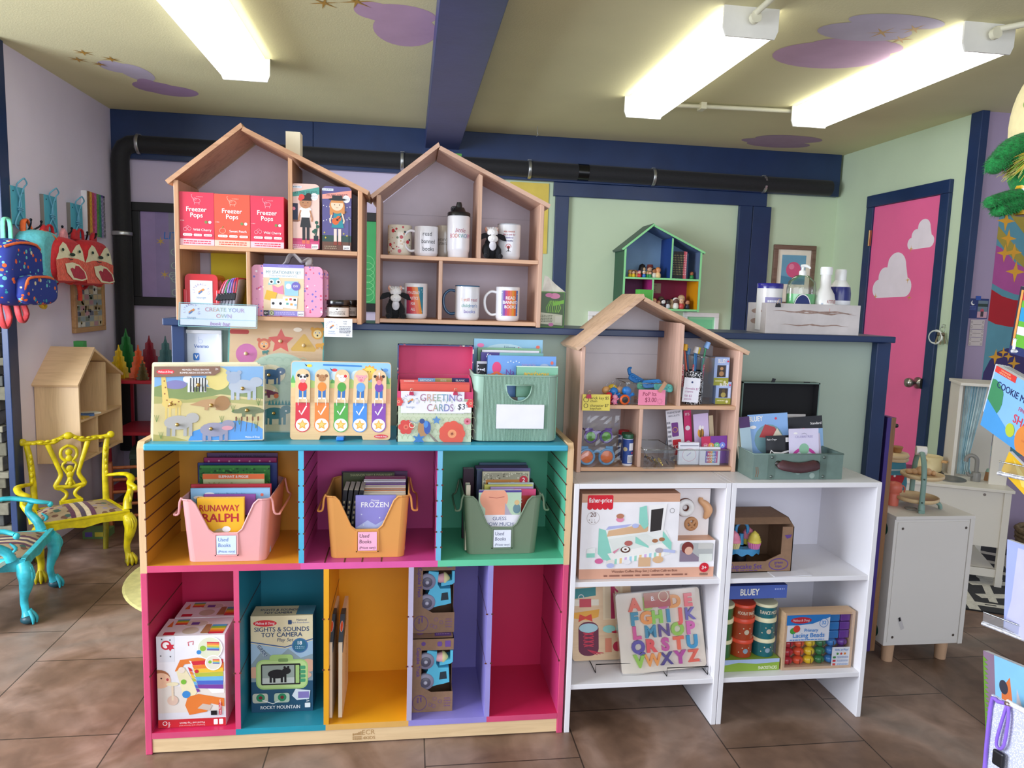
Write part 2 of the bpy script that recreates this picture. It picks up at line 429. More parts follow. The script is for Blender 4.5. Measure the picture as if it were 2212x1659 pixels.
def floor_mat():
    m = bpy.data.materials.new('floor_tile'); m.use_nodes = True; nt = m.node_tree; N = nt.nodes; L = nt.links; b = N['Principled BSDF']
    tc = N.new('ShaderNodeTexCoord')
    mp = N.new('ShaderNodeMapping'); mp.inputs['Rotation'].default_value = (0, 0, PI / 2); mp.inputs['Location'].default_value = (-2.08, -0.06 + 0.4525 * 2, 0)
    L.new(tc.outputs['Object'], mp.inputs[0])
    # after the quarter turn x' runs along the room depth: rows of the brick pattern are the tile columns
    br = N.new('ShaderNodeTexBrick'); L.new(mp.outputs[0], br.inputs[0])
    br.inputs['Scale'].default_value = 1.0; br.inputs['Brick Width'].default_value = 0.4725; br.inputs['Row Height'].default_value = 0.4525
    br.inputs['Mortar Size'].default_value = 0.0022; br.inputs['Mortar Smooth'].default_value = 0.1; br.offset = 0.5
    br.inputs['Color1'].default_value = (0.9, 0.9, 0.9, 1); br.inputs['Color2'].default_value = (1.15, 1.1, 1.1, 1); br.inputs['Mortar'].default_value = (0.25, 0.25, 0.25, 1)
    def nz(s, d, dist=0.0):
        n = N.new('ShaderNodeTexNoise'); n.inputs['Scale'].default_value = s; n.inputs['Detail'].default_value = d; n.inputs['Distortion'].default_value = dist; L.new(tc.outputs['Object'], n.inputs[0]); return n
    n1 = nz(2.2, 8, 0.8); n2 = nz(11, 8, 0.6)
    r1 = N.new('ShaderNodeValToRGB'); L.new(n1.outputs[0], r1.inputs[0]); e = r1.color_ramp.elements
    e.new(0.5); e.new(0.6)
    for q, (p, c) in zip(e, [(0.33, '5c4637'), (0.46, '775e4d'), (0.55, '8f7768'), (0.68, '84756a')]): q.position = p; q.color = lin(c)
    r2 = N.new('ShaderNodeValToRGB'); L.new(n2.outputs[0], r2.inputs[0]); e = r2.color_ramp.elements
    e[0].position = 0.3; e[0].color = (0.7, 0.68, 0.66, 1); e[1].position = 0.7; e[1].color = (1.12, 1.12, 1.12, 1)
    a = N.new('ShaderNodeMix'); a.data_type = 'RGBA'; a.blend_type = 'MULTIPLY'; a.inputs[0].default_value = 1
    L.new(r1.outputs[0], a.inputs[6]); L.new(r2.outputs[0], a.inputs[7])
    c = N.new('ShaderNodeMix'); c.data_type = 'RGBA'; c.blend_type = 'MULTIPLY'; c.inputs[0].default_value = 1
    L.new(a.outputs[2], c.inputs[6]); L.new(br.outputs[0], c.inputs[7]); L.new(c.outputs[2], b.inputs['Base Color'])
    b.inputs['Roughness'].default_value = 0.42
    bp = N.new('ShaderNodeBump'); bp.inputs['Strength'].default_value = 0.25; bp.inputs['Distance'].default_value = 0.004
    ad = N.new('ShaderNodeMath'); ad.operation = 'MULTIPLY_ADD'; ad.inputs[1].default_value = -3.0; L.new(br.outputs['Fac'], ad.inputs[0]); L.new(n2.outputs[0], ad.inputs[2])
    L.new(ad.outputs[0], bp.inputs['Height']); L.new(bp.outputs[0], b.inputs['Normal'])
    return m
b = MB(); b.box(-3.2, -1.3, -0.1, 5.0, YB + 0.12, 0, floor_mat()); struct(b, 'floor')

# ceiling with its painted clouds and gold sparkles
b = MB(); b.box(-3.2, -1.3, ZC, 5.0, YB + 0.12, ZC + 0.1, CEIL)
cv = Canvas(b, (0, 0, ZC), (1, 0, 0), (0, -1, 0), .00005)      # looks down; v = -Y
def cpt(x, y): p = Wz(x, y, ZC); return (p.x, -p.y)
def cloud(blobs, mat):
    # each blob: two image points across it and its roundness
    for (xa, ya, xb, yb) in blobs:
        a = cpt(xa, ya); c = cpt(xb, yb); ru = abs(a[0] - c[0]) / 2; rv = abs(a[1] - c[1]) / 2
        cv.put(circ((a[0] + c[0]) / 2, (a[1] + c[1]) / 2, ru, rv, 28), mat)
VIO = C('c3a0bd', 0.8, var=0.05); VIL = C('bdb3c6', 0.8, var=0.05); GOLD = C('b98a2c', 0.5); VIP = C('cbb0cc', 0.8, var=0.08)
cloud([(775, 2, 940, 60), (800, 20, 940, 105), (760, 0, 850, 45)], VIO)
cloud([(195, 128, 300, 160), (235, 135, 350, 178)], VIL)
cloud([(270, 172, 400, 205), (300, 180, 440, 212), (285, 168, 360, 195)], C('a98bb0', 0.8, var=0.05))
cloud([(1690, 105, 1800, 140), (1720, 80, 1860, 155), (1780, 75, 1915, 125)], VIO)
cloud([(1800, 40, 1930, 95), (1860, 22, 2010, 70)], VIL)
cloud([(1615, 295, 1720, 315), (1650, 288, 1755, 312), (1630, 300, 1730, 322)], C('ab93a8', 0.8, var=0.05))
for (x, y, r) in ((1905, 70, .06), (1945, 85, .05), (1975, 62, .05), (700, 6, .06), (770, 3, .07), (180, 113, .05), (168, 128, .05), (240, 127, .05), (215, 138, .04)):
    u, v = cpt(x, y)
    for a in (0.3, 1.35, 2.4): cv.put([(u + r * math.cos(a), v + r * math.sin(a)), (u + .006 * math.cos(a + 1.5), v + .006 * math.sin(a + 1.5)), (u - r * math.cos(a), v - r * math.sin(a)), (u - .006 * math.cos(a + 1.5), v - .006 * math.sin(a + 1.5))], GOLD)
struct(b, 'ceiling')

b = MB(); b.box(XL - .1, YB, 0, 0.5, YB + .1, ZC, LAV); b.box(0.5, YB, 0, XR + .1, YB + .1, ZC, GRN); struct(b, 'wall_back')
b = MB(); b.box(XL - .09, 3.66, 0, XL, YB, ZC, LAVL); struct(b, 'wall_left')
b = MB(); b.box(XR, 3.66, 0, XR + .1, YB, ZC, GRN); struct(b, 'wall_right')
# the near right wall turns towards the shop and carries a painted mural
b = MB(); b.box(XR + .03, 3.60, 0, 4.9, 3.70, ZC, PUR)
w0 = W(2123, 240, 3.6)
def mp_(x, y): p = W(x, y, 3.6); return (p.x, p.z)
cv = Canvas(b, (0, 3.6, 0), (1, 0, 0), (0, 0, 1), .00005)
xm = mp_(2140, 640)[0]
TEALM = C('5b93a3', 0.7); MAG = C('b04f92', 0.7); REDM = C('b01523', 0.7); OLV = C('a89336', 0.6); STAR = C('e0a020', 0.5); INDM = C('3d3068', 0.7)
cv.rect(xm, mp_(2130, 985)[1], 4.6, mp_(2170, 455)[1], TEALM)
def mpoly(mat, *pts): cv.put([(max(xm, mp_(*q)[0]), mp_(*q)[1]) for q in pts], mat)
mpoly(MAG, (2152, 530), (2162, 535), (2180, 552), (2195, 570), (2212, 577), (2330, 560), (2330, 630), (2212, 640), (2190, 635), (2165, 625), (2142, 612))
mpoly(REDM, (2140, 625), (2165, 640), (2190, 648), (2212, 650), (2330, 640), (2330, 690), (2205, 708), (2180, 706), (2150, 700), (2132, 692))
mpoly(INDM, (2112, 960), (2120, 830), (2124, 805), (2138, 778), (2155, 760), (2175, 752), (2195, 753), (2230, 765), (2300, 830), (2300, 980))
mpoly(OLV, (2156, 488), (2175, 510), (2212, 555), (2330, 650), (2330, 690), (2205, 572), (2175, 545), (2152, 515))
mpoly(OLV, (2180, 462), (2215, 462), (2330, 560), (2330, 600), (2212, 505))
for (x, y, r) in ((2173, 477, .055), (2178, 515, .05), (2170, 547, .05), (2193, 587, .06), (2190, 545, .05), (2150, 771, .045), (2167, 761, .03), (2178, 770, .03), (2190, 785, .04)):
    u, v = mp_(x, y); cv.put(starpts(u, v, r, r * .3, 4), STAR)
struct(b, 'wall_front')
# stacked ledger stone at the far left
b = MB()
ST = [C(h, 0.85, sc=30, var=0.25, bump=0.6, bs=60) for h in ('6a685c', '55544b', '76715f', '4a4b46', '625e4c')]
rnd = random.Random(3); z = 0.0
while z < ZC - .02:
    hh = min(rnd.uniform(.03, .07), ZC - z); x = XL - .012 - rnd.uniform(0, .05)
    while x > -2.75:
        l = rnd.uniform(.10, .3); e = max(x - l, -2.8)
        b.box(e + .003, 3.60 - rnd.uniform(.0, .035), z, x, 3.66, z + hh - .003, rnd.choice(ST), bev=.004); x = e
    z += hh
b.box(-2.8, 3.66, 0, XL - .09, 3.72, ZC, LAVL)
struct(b, 'wall_left_stone')

# navy woodwork
def trim(n, *bx, mat=NAVY, bev=.003):
    b = MB()
    for q in bx: b.box(*q, mat, bev=bev)
    return struct(b, 'trim_%d' % n)
trim(1, (0.078, -1.2, 2.265, 0.294, YB, ZC), mat=C('2a3260', 0.4, sc=5, var=.15, bump=.3, bs=25.))           # ceiling beam
trim(2, (XL, YB - .045, 2.10, -.62, YB, ZC), (-.618, YB - .045, 2.10, XR - .02, YB, ZC))   # header board under the ceiling
trim(3, (0.93, YB - .03, 2.01, 2.43, YB, 2.10), (0.945, YB - .03, 0.1, 1.035, YB, 2.01))
trim(4, (2.235, YB - .03, 0.1, 2.33, YB, 2.01), (2.335, YB - .025, 0.1, 2.47, YB, 2.01))
trim(5, (XL - .012, 3.56, 0, XL + .016, 3.64, ZC))
trim(6, (XR - .015, 3.58, 0, XR + .03, 3.66, ZC))
trim(7, (XL, YB - .02, 0, XR, YB, .1))
# half wall with its navy ledge and end posts
HW0, HW1 = -0.70, 1.66
b = MB(); b.box(HW0, 2.43, 0, HW1, 2.56, 1.216, HWG); struct(b, 'wall_center')
trim(8, (-.750, 2.35, 1.216, 1.695, 2.62, 1.238))
trim(9, (-.740, 2.40, 0, -.70, 2.58, 1.214)); trim(10, (1.66, 2.40, 0, 1.715, 2.58, 1.214))
trim(11, (HW0, 2.415, 0, HW1, 2.43, .09))

# door in the right wall
PINK = C('f26a9c', 0.5, sc=2.5, var=.05, bump=.05)
b = MB()
b.box(XR - .025, 4.43, 0, XR + .0, 4.50, 1.985, NAVY, bev=.004); b.box(XR - .025, 3.755, 0, XR, 3.825, 1.985, NAVY, bev=.004); b.box(XR - .027, 3.755, 1.985, XR, 4.50, 2.06, NAVY, bev=.004)
fr = struct(b, 'door_1')
b = MB(); b.box(XR - .012, 3.827, 0.01, XR - .001, 4.428, 1.983, PINK)
cv = Canvas(b, (XR - .012, 0, 0), (0, -1, 0), (0, 0, 1), .00005)
CL = C('f1e3ea', 0.6, var=.04)
def clouddoor(x0, y0, x1, y1):
    a = Wx(x0, y1, XR); c = Wx(x1, y0, XR); u0, u1 = -a.y, -c.y; v0 = a.z; w = u1 - u0; h = c.z - v0 + .02
    P = []
    for (cu, cvv, r, s_, e_) in ((.84, .27, .165, -1.5, 1.25), (.58, .62, .25, .1, 2.6), (.3, .45, .17, 1.3, 3.4), (.15, .24, .16, 1.7, 4.6)):
        P += [(u0 + w * q[0], v0 + w * q[1]) for q in circ(cu, cvv * .95, r, n=12, a0=s_, a1=e_)]
    cv.put(P, CL)
clouddoor(1887, 590, 1975, 652); clouddoor(1963, 508, 2023, 546)
cs = C('d8a03c', .4)
for (x, y) in ((1965, 605), (1968, 643), (1972, 538), (1895, 640)):
    p = Wx(x, y, XR); cv.put(starpts(-p.y, p.z, .022, .004, 4), cs)
dd = b.build('door_panel', fr, label='pink door panel painted with two white clouds')
kn = Wx(1988, 827, XR)
b = MB(); STEEL = C('a9a49a', .28, 'metal')
b.lathe([(.034, 0), (.034, -.008), (.014, -.014), (.012, -.035), (.024, -.045), (.029, -.06), (.025, -.075), (.0, -.08)], STEEL, c=(XR - .012, kn.y, kn.z), axis='x')
b.build('door_knob', dd, label='satin steel door knob')
b = MB(); hz = Wx(1886, 515, XR)
b.box(XR - .03, 4.425, hz.z - .05, XR - .02, 4.445, hz.z + .05, C('a8845a', .4, 'metal')); b.cyl((XR - .032, 4.43, hz.z - .05), (XR - .032, 4.43, hz.z + .05), .006, C('a8845a', .4, 'metal')); b.build('hinge', fr)
b = MB(); b.box(XR - .03, 3.815, kn.z - .03, XR - .02, 3.83, kn.z + .03, C('15151a', .4)); b.build('strike_plate', fr)

# black insulated pipe along the back wall, dropping down the corner
BLK = C('17171a', 0.75, 'fabric', sc=90, var=.2, bump=.2)
pipe = thing('drain_pipe', 'long black foam wrapped pipe strapped along the back wall and down its corner', 'pipe', (-1.755, YB - .06, 0))
b = MB(); o = V((-1.755, YB - .06, 0))
P = [(0, 0, .3), (0, 0, 2.08), (.006, 0, 2.125), (.025, 0, 2.16), (.06, 0, 2.18), (.11, 0, 2.184), (4.62, -.01, 2.150)]
b.tube(P, .052, BLK, 16, cr=False); b.build('pipe_run', pipe)
b = MB(); b.tube([(2.83, -.006, 2.164), (2.90, -.006, 2.163)], .054, C('0c0c0e', .25), 16); b.build('tape_band', pipe)
ZN = C('b9bab8', .35, 'metal')
for x in (300, 869, 1143, 1410, 1648):
    q = W(x, 312 + (x - 300) * .0655, YB - .06); dx = q.x + 1.755; z = 2.184 - dx * .0074
    b = MB(); b.tube([(dx, .058 * math.cos(a), z + .058 * math.sin(a)) for a in [PI * i / 10 + PI / 2 - .0 for i in range(11)]][::-1], .012, ZN, 6, flat=.16, up=(0, 1, 0))
    b.box(dx - .012, .035, z + .05, dx + .012, .045 + .012, z + .1, ZN); b.box(dx - .012, -.01, z + .054, dx + .012, .05, z + .06, ZN); b.cyl((dx, .03, z + .085), (dx, .05, z + .085), .006, C('77777a', .4, 'metal'), n=6); b.build('pipe_clamp', pipe)
b = MB(); z = 1.646; b.tube([(0 + .058 * math.cos(a), -.058 * math.sin(a), z) for a in [PI * i / 10 for i in range(11)]], .014, ZN, 6, flat=.16, up=(0, 1, 0)); b.build('pipe_clamp', pipe)

# fluorescent ceiling lights
DIF = None
def diffuser_mat():
    m = bpy.data.materials.new('diffuser'); m.use_nodes = True; nt = m.node_tree; N = nt.nodes; L = nt.links; b = N['Principled BSDF']
    b.inputs['Base Color'].default_value = (.9, .9, .88, 1); b.inputs['Roughness'].default_value = .3
    tc = N.new('ShaderNodeTexCoord'); sp = N.new('ShaderNodeSeparateXYZ'); L.new(tc.outputs['Object'], sp.inputs[0])
    # two tubes behind ribbed acrylic: brighter along two stripes
    a = N.new('ShaderNodeMath'); a.operation = 'ABSOLUTE'; L.new(sp.outputs[0], a.inputs[0])
    s = N.new('ShaderNodeMath'); s.operation = 'SUBTRACT'; s.inputs[1].default_value = .052; L.new(a.outputs[0], s.inputs[0])
    a2 = N.new('ShaderNodeMath'); a2.operation = 'ABSOLUTE'; L.new(s.outputs[0], a2.inputs[0])
    mr = N.new('ShaderNodeMapRange'); L.new(a2.outputs[0], mr.inputs[0]); mr.inputs[1].default_value = 0; mr.inputs[2].default_value = .055; mr.inputs[3].default_value = 1.35; mr.inputs[4].default_value = .26
    wv = N.new('ShaderNodeTexWave'); wv.inputs['Scale'].default_value = 60; L.new(tc.outputs['Object'], wv.inputs[0])
    wr = N.new('ShaderNodeMapRange'); L.new(wv.outputs[0], wr.inputs[0]); wr.inputs[3].default_value = .93; wr.inputs[4].default_value = 1.05
    mu = N.new('ShaderNodeMath'); mu.operation = 'MULTIPLY'; L.new(mr.outputs[0], mu.inputs[0]); L.new(wr.outputs[0], mu.inputs[1])
    k = N.new('ShaderNodeMath'); k.operation = 'MULTIPLY'; k.inputs[1].default_value = LAMP; L.new(mu.outputs[0], k.inputs[0])
    b.inputs['Emission Color'].default_value = (1.0, 0.99, .90, 1); L.new(k.outputs[0], b.inputs['Emission Strength'])
    return m
LAMP = 5.2
DIF = diffuser_mat(); LW = C('e9e7dc', .4)
def light(x0, x1, y0, y1, label):
    t = thing('ceiling_light', label, 'ceiling light', ((x0 + x1) / 2, (y0 + y1) / 2, ZC), group='fluorescent lights on the ceiling')
    w = (x1 - x0) / 2; l = (y1 - y0) / 2
    b = MB(); b.box(-w + .02, -l, -.03, w - .02, l, 0, LW)
    for s in (-1, 1):
        y = s * l; b.prism([(-w, 0), (-w, -.075), (-w + .012, -.104), (w - .012, -.104), (w, -.075), (w, 0)], (0, y - .004, 0), (1, 0, 0), (0, 0, 1), .008 if s < 0 else -.008, LW)
    b.build('housing', t)
    b = MB(); n = 40
    prof = [(-w + .004, -.028), (-w + .004, -.075), (-w + .016, -.098), (0, -.101), (w - .016, -.098), (w - .004, -.075), (w - .004, -.028)]
    vs = [(p[0], s * (l - .006), p[1]) for s in (-1, 1) for p in prof]; k = len(prof)
    b.add(vs, [(i, i + 1, k + i + 1, k + i) for i in range(k - 1)], DIF)
    b.build('diffuser', t)
    return t
light(-.875, -.655, 2.38, 3.625, 'glowing fluorescent ceiling light left of the navy beam')
light(1.084, 1.292, 2.59, 3.81, 'glowing fluorescent ceiling light next to the beam, on its right')
light(1.985, 2.192, 2.54, 3.765, 'glowing fluorescent ceiling light farthest right, above the pink door')
CND = C('ddd9bd', .5)
b = MB(); b.tube([(1.25, 3.80, ZC - .07), (1.30, 3.82, ZC - .03), (1.42, 3.83, ZC - .018), (1.98, 3.79, ZC - .018), (2.03, 3.765, ZC - .03)], .011, CND, 10)
b.box(1.50, 3.80, ZC - .034, 1.53, 3.86, ZC, CND); solo(b, 'conduit', 'cream conduit joining the two right hand ceiling lights', 'conduit', group='ceiling conduits')
def cond(a, c, label):
    b = MB(); d = (V(c) - V(a)); b.tube([a, V(a) + d * .1 + V((0, 0, .02)), c], .011, CND, 10); b.lathe([(.02, 0), (.02, -.02)], CND, c=a, axis='y', n=10); solo(b, 'conduit', label, 'conduit', group='ceiling conduits')
cond((1.19, 2.57, ZC - .045), (1.23, 1.2, ZC - .012), 'cream conduit leaving the near end of the ceiling light beside the beam')
cond((2.09, 2.52, ZC - .045), (2.9, 1.9, ZC - .012), 'cream conduit leaving the near end of the farthest right ceiling light')
b = MB(); b.tube([(.76, YB - .30, ZC), (.76, YB - .3, ZC - .035), (.765, YB - .3, ZC - .05), (.755, YB - .3, ZC - .06)], .002, ZN, 6); solo(b, 'ceiling_hook', 'tiny wire hook in the ceiling right of the navy beam', 'hook')

# ---------------- furniture ----------------
YC = 2.06; DC = 0.31
PLY = wood('dcb88c', 'z', var=.14); PLYX = wood('e3c598', 'x', var=.1)
ORG = C('d2922a', .42, sc=4, var=.06); MGN = C('c2488a', .42, sc=4, var=.06); MINT = C('5cb894', .42, sc=4, var=.06)
RAS = C('c42655', .42, sc=4, var=.05); TEL = C('2a8496', .42, sc=4, var=.06); YEL = C('e2a01c', .42, sc=4, var=.06); LVD = C('8d83c8', .42, sc=4, var=.05); BLU = C('3aa2c0', .35, sc=4, var=.05)
RAS2 = C('d04c74', .4, sc=8, var=.08)
GROOVE = C('5c2a1c', .8)
def cubby():
    t = thing('storage_cubby', 'low plywood cubby unit painted teal on top with bright pink, orange, green and purple cells', 'storage unit', (-.12, YC, 0))
    ox = .12
    def B(name, x0, y0, z0, x1, y1, z1, mat, mats=None, bev=.002, extra=None, label=None):
        b = MB(); b.box(x0 + ox, y0, z0, x1 + ox, y1, z1, mat, bev=bev, mats=mats)
        if extra: extra(b)
        return b.build(name, t, label)
    XL0, XR0 = -.732, .484
    def side(x0, x1, inner, up, low, label):
        b = MB()
        b.prism([(0, .541), (0, .895), (.012, .912), (DC, .912), (DC, .541)], (x0 + ox + (.018 if inner == 'r' else 0), 0, 0), (0, 1, 0), (0, 0, 1), .018 if inner == 'r' else -.018, PLY)
        b.box(x0 + ox, 0, 0.0, x1 + ox, DC, .541, RAS2, bev=.002)
        xi = (x1 if inner == 'r' else x0) + ox + (.0006 if inner == 'r' else -.0006); s = 1 if inner == 'r' else -1
        # painted inner faces with the routed shelf grooves
        b.add([(xi, .004, .56), (xi, DC, .56), (xi, DC, .889), (xi, .004, .889)], [(0, 1, 2, 3)], up)
        b.add([(xi, .002, .07), (xi, DC, .07), (xi, DC, .545), (xi, .002, .545)], [(0, 1, 2, 3)], low)
        for z in [.60 + .0465 * i for i in range(6)] + [.235, .39]:
            b.add([(xi + s * .0006, .001, z), (xi + s * .0006, DC, z), (xi + s * .0006, DC, z + .004), (xi + s * .0006, .001, z + .004)], [(0, 1, 2, 3)], GROOVE)
            b.box(xi - .003, -.0008, z, xi + .001, .002, z + .005, GROOVE)
        return b.build('side_panel', t, label)
    side(XL0, XL0 + .018, 'r', ORG, RAS, 'left side panel, bare ply edge above and pink below')
    side(XR0 - .018, XR0, 'l', MINT, C('c23a74', .42, sc=4, var=.05), 'right side panel, green above and pink below')
    B('top_panel', XL0 + .018, -.004, .889, XR0 - .018, DC, .907, BLU, bev=.004, label='glossy teal blue top')
    # shelf between the two rows: painted per cell above, per cell below
    b = MB(); z0, z1 = .543, .562
    for (x0, x1, ct, cb, ce) in ((XL0 + .018, -.30, ORG, RAS, RAS2), (-.30, .09, MGN, YEL, C('dd5aa0', .42)), (.09, XR0 - .018, MINT, LVD, C('63c79c', .42))):
        b.box(x0 + ox, 0, z0, x1 + ox, DC, z1, ct, mats=dict(f=ce, d=cb, t=ct))
    for x in (-.235, -.18, -.13, -.075):
        b.box(x + ox + .0, -.0005, z1, x + ox + .004, .13, z1 + .0006, GROOVE)
    b.build('shelf', t, 'middle shelf, pink, magenta and green along its front edge')
    b = MB(); cells = [(XL0 + .018, -.484, RAS, RAS2), (-.484, -.230, TEL, C('2191a6', .4)), (-.230, .012, YEL, C('d9a85a', .5)), (.012, .247, LVD, C('8f86cc', .42)), (.247, XR0 - .018, RAS, RAS2)]
    for (x0, x1, ct, ce) in cells: b.box(x0 + ox, 0, .048, x1 + ox, DC, .066, ct, mats=dict(f=ce))
    b.build('bottom_shelf', t, 'bottom shelf painted a different colour under each cell')
    def div(x, z0, z1, cl, cr, ce, grooves=True):
        b = MB(); b.box(x - .0075 + ox, 0, z0, x + .0075 + ox, DC, z1, ce, mats=dict(l=cl, r=cr, f=ce))
        for s, xx in ((-1, x - .0075 + ox - .0005), (1, x + .0075 + ox + .0005)):
            for z in ([.235, .39] if z0 < .3 else [.60 + .0465 * i for i in range(6)]):
                b.add([(xx, -.0004, z), (xx, DC, z), (xx, DC, z + .004), (xx, -.0004, z + .004)], [(0, 1, 2, 3)], GROOVE)
                b.box(xx - .003, -.0008, z, xx + .003, .0, z + .0045, GROOVE)
        b.build('divider', t)
    div(-.298, .562, .889, ORG, MGN, C('4fb0d4', .4, var=.1)); div(.091, .562, .889, MGN, MINT, C('6fb6d6', .4, var=.1))
    div(-.477, .066, .543, RAS, TEL, RAS2); div(-.2285, .066, .543, TEL, YEL, YEL); div(.0135, .066, .543, YEL, LVD, C('b2a9c4', .42)); div(.2475, .066, .543, LVD, RAS, C('9890d0', .42))
    def back(x0, x1, z0, z1, m): B('back_panel', x0, DC - .008, z0, x1, DC, z1, m, bev=0)
    back(XL0 + .018, -.3055, .562, .889, ORG); back(-.2905, .0835, .562, .889, MGN); back(.0985, XR0 - .018, .562, .889, MINT)
    back(XL0 + .018, -.4845, .066, .543, RAS); back(-.4695, -.236, .066, .543, TEL); back(-.221, .006, .066, .543, YEL); back(.021, .24, .066, .543, LVD); back(.255, XR0 - .018, .066, .543, RAS)
    b = MB(); b.box(XL0 + .018 + ox, .003, .004, XR0 - .018 + ox, .02, .048, PLYX, bev=.001)
    cv = b.front(XL0 + .018 + ox, .004, XR0 - .018 + ox, .048, .003); EC = C('b08a58', .6)
    a = span(760, 1580, 822, 1605, YC); u = lambda x: (x - XL0 - .018) / (XR0 - .018 - XL0 - .018)
    cv.text('ECR', u(a[0] + .030), .52, .34, EC, al='l', bold=.004); cv.text('4KIDS', u(a[0] + .032), .17, .22, EC, al='l', bold=.02)
    for i in range(5):
        for j in range(2): cv.ell(u(a[0] + .004 + i * .0055), .72 - j * .34 - .05 * (4 - i) * (1 - j), .0021, EC, n=8); cv.rect(u(a[0] + .002 + i * .0055), .18 + .34 * (1 - j) * 1.0, u(a[0] + .006 + i * .0055), .3 + .34 * (1 - j), EC)
    b.build('base_rail', t, 'bare plywood base rail')
    for x in (-.70, .45): 
        for y in (.04, .27):
            b = MB(); b.box(x + ox - .012, y - .015, 0.0, x + ox + .012, y + .015, .048, C('3a3632', .6)); b.build('foot', t)
    return t
cubby()

LAM = C('e9e7ea', .38, sc=3, var=.015); LAMI = C('e6e4ec', .42, sc=3, var=.015)
def bookcase(x0, x1, label):
    t = thing('bookcase', label, 'bookcase', ((x0 + x1) / 2, YC, 0), group='white laminate bookcases'); w = (x1 - x0) / 2; d = .31; th = .016
    def B(n, *q): b = MB(); b.box(*q, LAM, bev=.0012); b.build(n, t)
    B('side_panel', -w, 0, 0, -w + th, d, .79); B('side_panel', w - th, 0, 0, w, d, .79)
    B('top_panel', -w + th, 0, .774, w - th, d, .79)
    B('shelf', -w + th, 0.004, .467, w - th, d, .483); B('shelf', -w + th, 0.004, .138, w - th, d, .154)
    b = MB(); b.box(-w + th, d - .006, .138, w - th, d, .774, LAMI)
    b.box(-w + .14, d - .0065, .16, -w + .142, d - .006, .774, C('9a97a0', .6)); b.build('back_panel', t)
    return t
bookcase(.490, .983, 'white bookcase next to the cubby, holding a play food set box and letter puzzle')
bookcase(.985, 1.485, 'white bookcase farther right, holding a bead set and cupcake set, green suitcase on top')

def dollhouse(name, label, loc, rz=0.0, mats=None, chim=None, s=1.0, group='house shaped wooden shelves', under=None):
    "house shaped shelf; origin at its front lower left corner"
    t = thing(name, label, 'house shelf', loc, rz, group)
    Wd, D, th, he = .532, .22, .014, .392; ax, az = .190, .548
    m = mats or {}
    side, edge, roofm, inn = m.get('side', wood('d8ad86', 'z')), m.get('edge'), m.get('roof', wood('d8b08a', 'x', sc=4)), m.get('shelf', wood('d9b189', 'x'))
    back = m.get('back', C('c9bfc6', .6))
    def eb(b, x0, y0, z0, x1, y1, z1, mt, mm=None):
        q = dict(mm or {}); 
        if edge: q['f'] = edge
        b.box(x0, y0, z0, x1, y1, z1, mt, bev=0 if mm else .002, mats=q or None)
    b = MB(); eb(b, 0, 0, -.004, th, D, he + .004, side, {'r': m['inl'], 'l': m['out']} if 'inl' in m else None); b.build('side_panel', t)
    b = MB(); eb(b, Wd - th, 0, -.004, Wd, D, he, side, {'l': m['inr']} if 'inr' in m else None); b.build('side_panel', t)
    b = MB(); eb(b, th, 0, 0, Wd - th, D, .013, inn); b.build('base_board', t)
    b = MB()
    if 'lowl' in m: b.box(th, 0, .201, .2, D, .213, inn, mats=dict(d=m['lowl'], f=edge)); b.box(.2, 0, .201, Wd - th, D, .213, inn, mats=dict(d=m['lowr'], f=edge))
    else: b.box(th, 0, .201, Wd - th, D, .213, inn, bev=.001)
    b.build('shelf', t)
    rz_ = lambda x: az - .014 - (x - ax) * (az - he) / (Wd - ax)
    b = MB(); x = .318; b.prism([(x, .213), (x + .012, .213), (x + .012, rz_(x + .012)), (x, rz_(x))], (0, 0, 0), (1, 0, 0), (0, 0, 1), D, edge or side, side=m.get('updiv', side)); b.build('divider', t)
    b = MB(); eb(b, .198, 0, .013, .210, D, .201, side, {'l': m['lowl'], 'r': m['lowr']} if 'lowl' in m else None); b.build('divider', t)
    # roof panels
    rt = .0125
    def roof(x0, z0, x1, z1, cut, und):
        dx, dz = x1 - x0, z1 - z0; l = math.hypot(dx, dz); ux, uz = dx / l, dz / l; nx, nz = -uz, ux
        if nz < 0: nx, nz = -nx, -nz
        b = MB(); P = [(x0, z0), (x1, z1), (x1 + nx * rt + cut * ux, z1 + nz * rt + cut * uz), (x0 + nx * rt, z0 + nz * rt)]
        b.prism(P, (0, -.006, 0), (1, 0, 0), (0, 0, 1), D + .012, edge or roofm, side=roofm)
        if und: b.add([(x0, 0, z0 - .0006), (x1, 0, z1 - .0006), (x1, D, z1 - .0006), (x0, D, z0 - .0006)], [(0, 1, 2, 3)], und)
        b.build('roof_panel', t)
    sl = (az - he) / ax
    roof(-.012, he - .012 * sl + .0, ax + .004, az + .004 * sl, .004, m.get('ceil'))
    sr = (az - he) / (Wd - ax)
    roof(ax + .0, az - .006, Wd + .014, he - .014 * sr - .006, 0, m.get('ceil'))
    b = MB(); y = D - .014
    b.prism([(th, .013), (Wd - th, .013), (Wd - th, he - .002), (Wd - th, he + .002), (ax, az - .004), (th, he + .006)], (0, y, 0), (1, 0, 0), (0, 0, 1), .006, back)
    if 'back2' in m:
        cvb = Canvas(b, (0, y - .0005, 0), (1, 0, 0), (0, 0, 1), .00005); cvb.rect(th, .013, .198, .201, m['back2']); cvb.rect(.21, .013, Wd - th, .201, m['back3'])
    else:
        b.box(th, y - .0008, .36, Wd - th, y, .3608, C('a79ea6', .7))
    b.build('back_panel', t)
    if chim:
        b = MB(); x = chim[1]; zz = rz_(x) + .075 + chim[2]; b.prism([(x, rz_(x) + .021), (x + .042, rz_(x + .042) + .021), (x + .042, zz), (x, zz)], (0, .075, 0), (1, 0, 0), (0, 0, 1), .05, chim[0]); b.build('chimney', t)
    return t
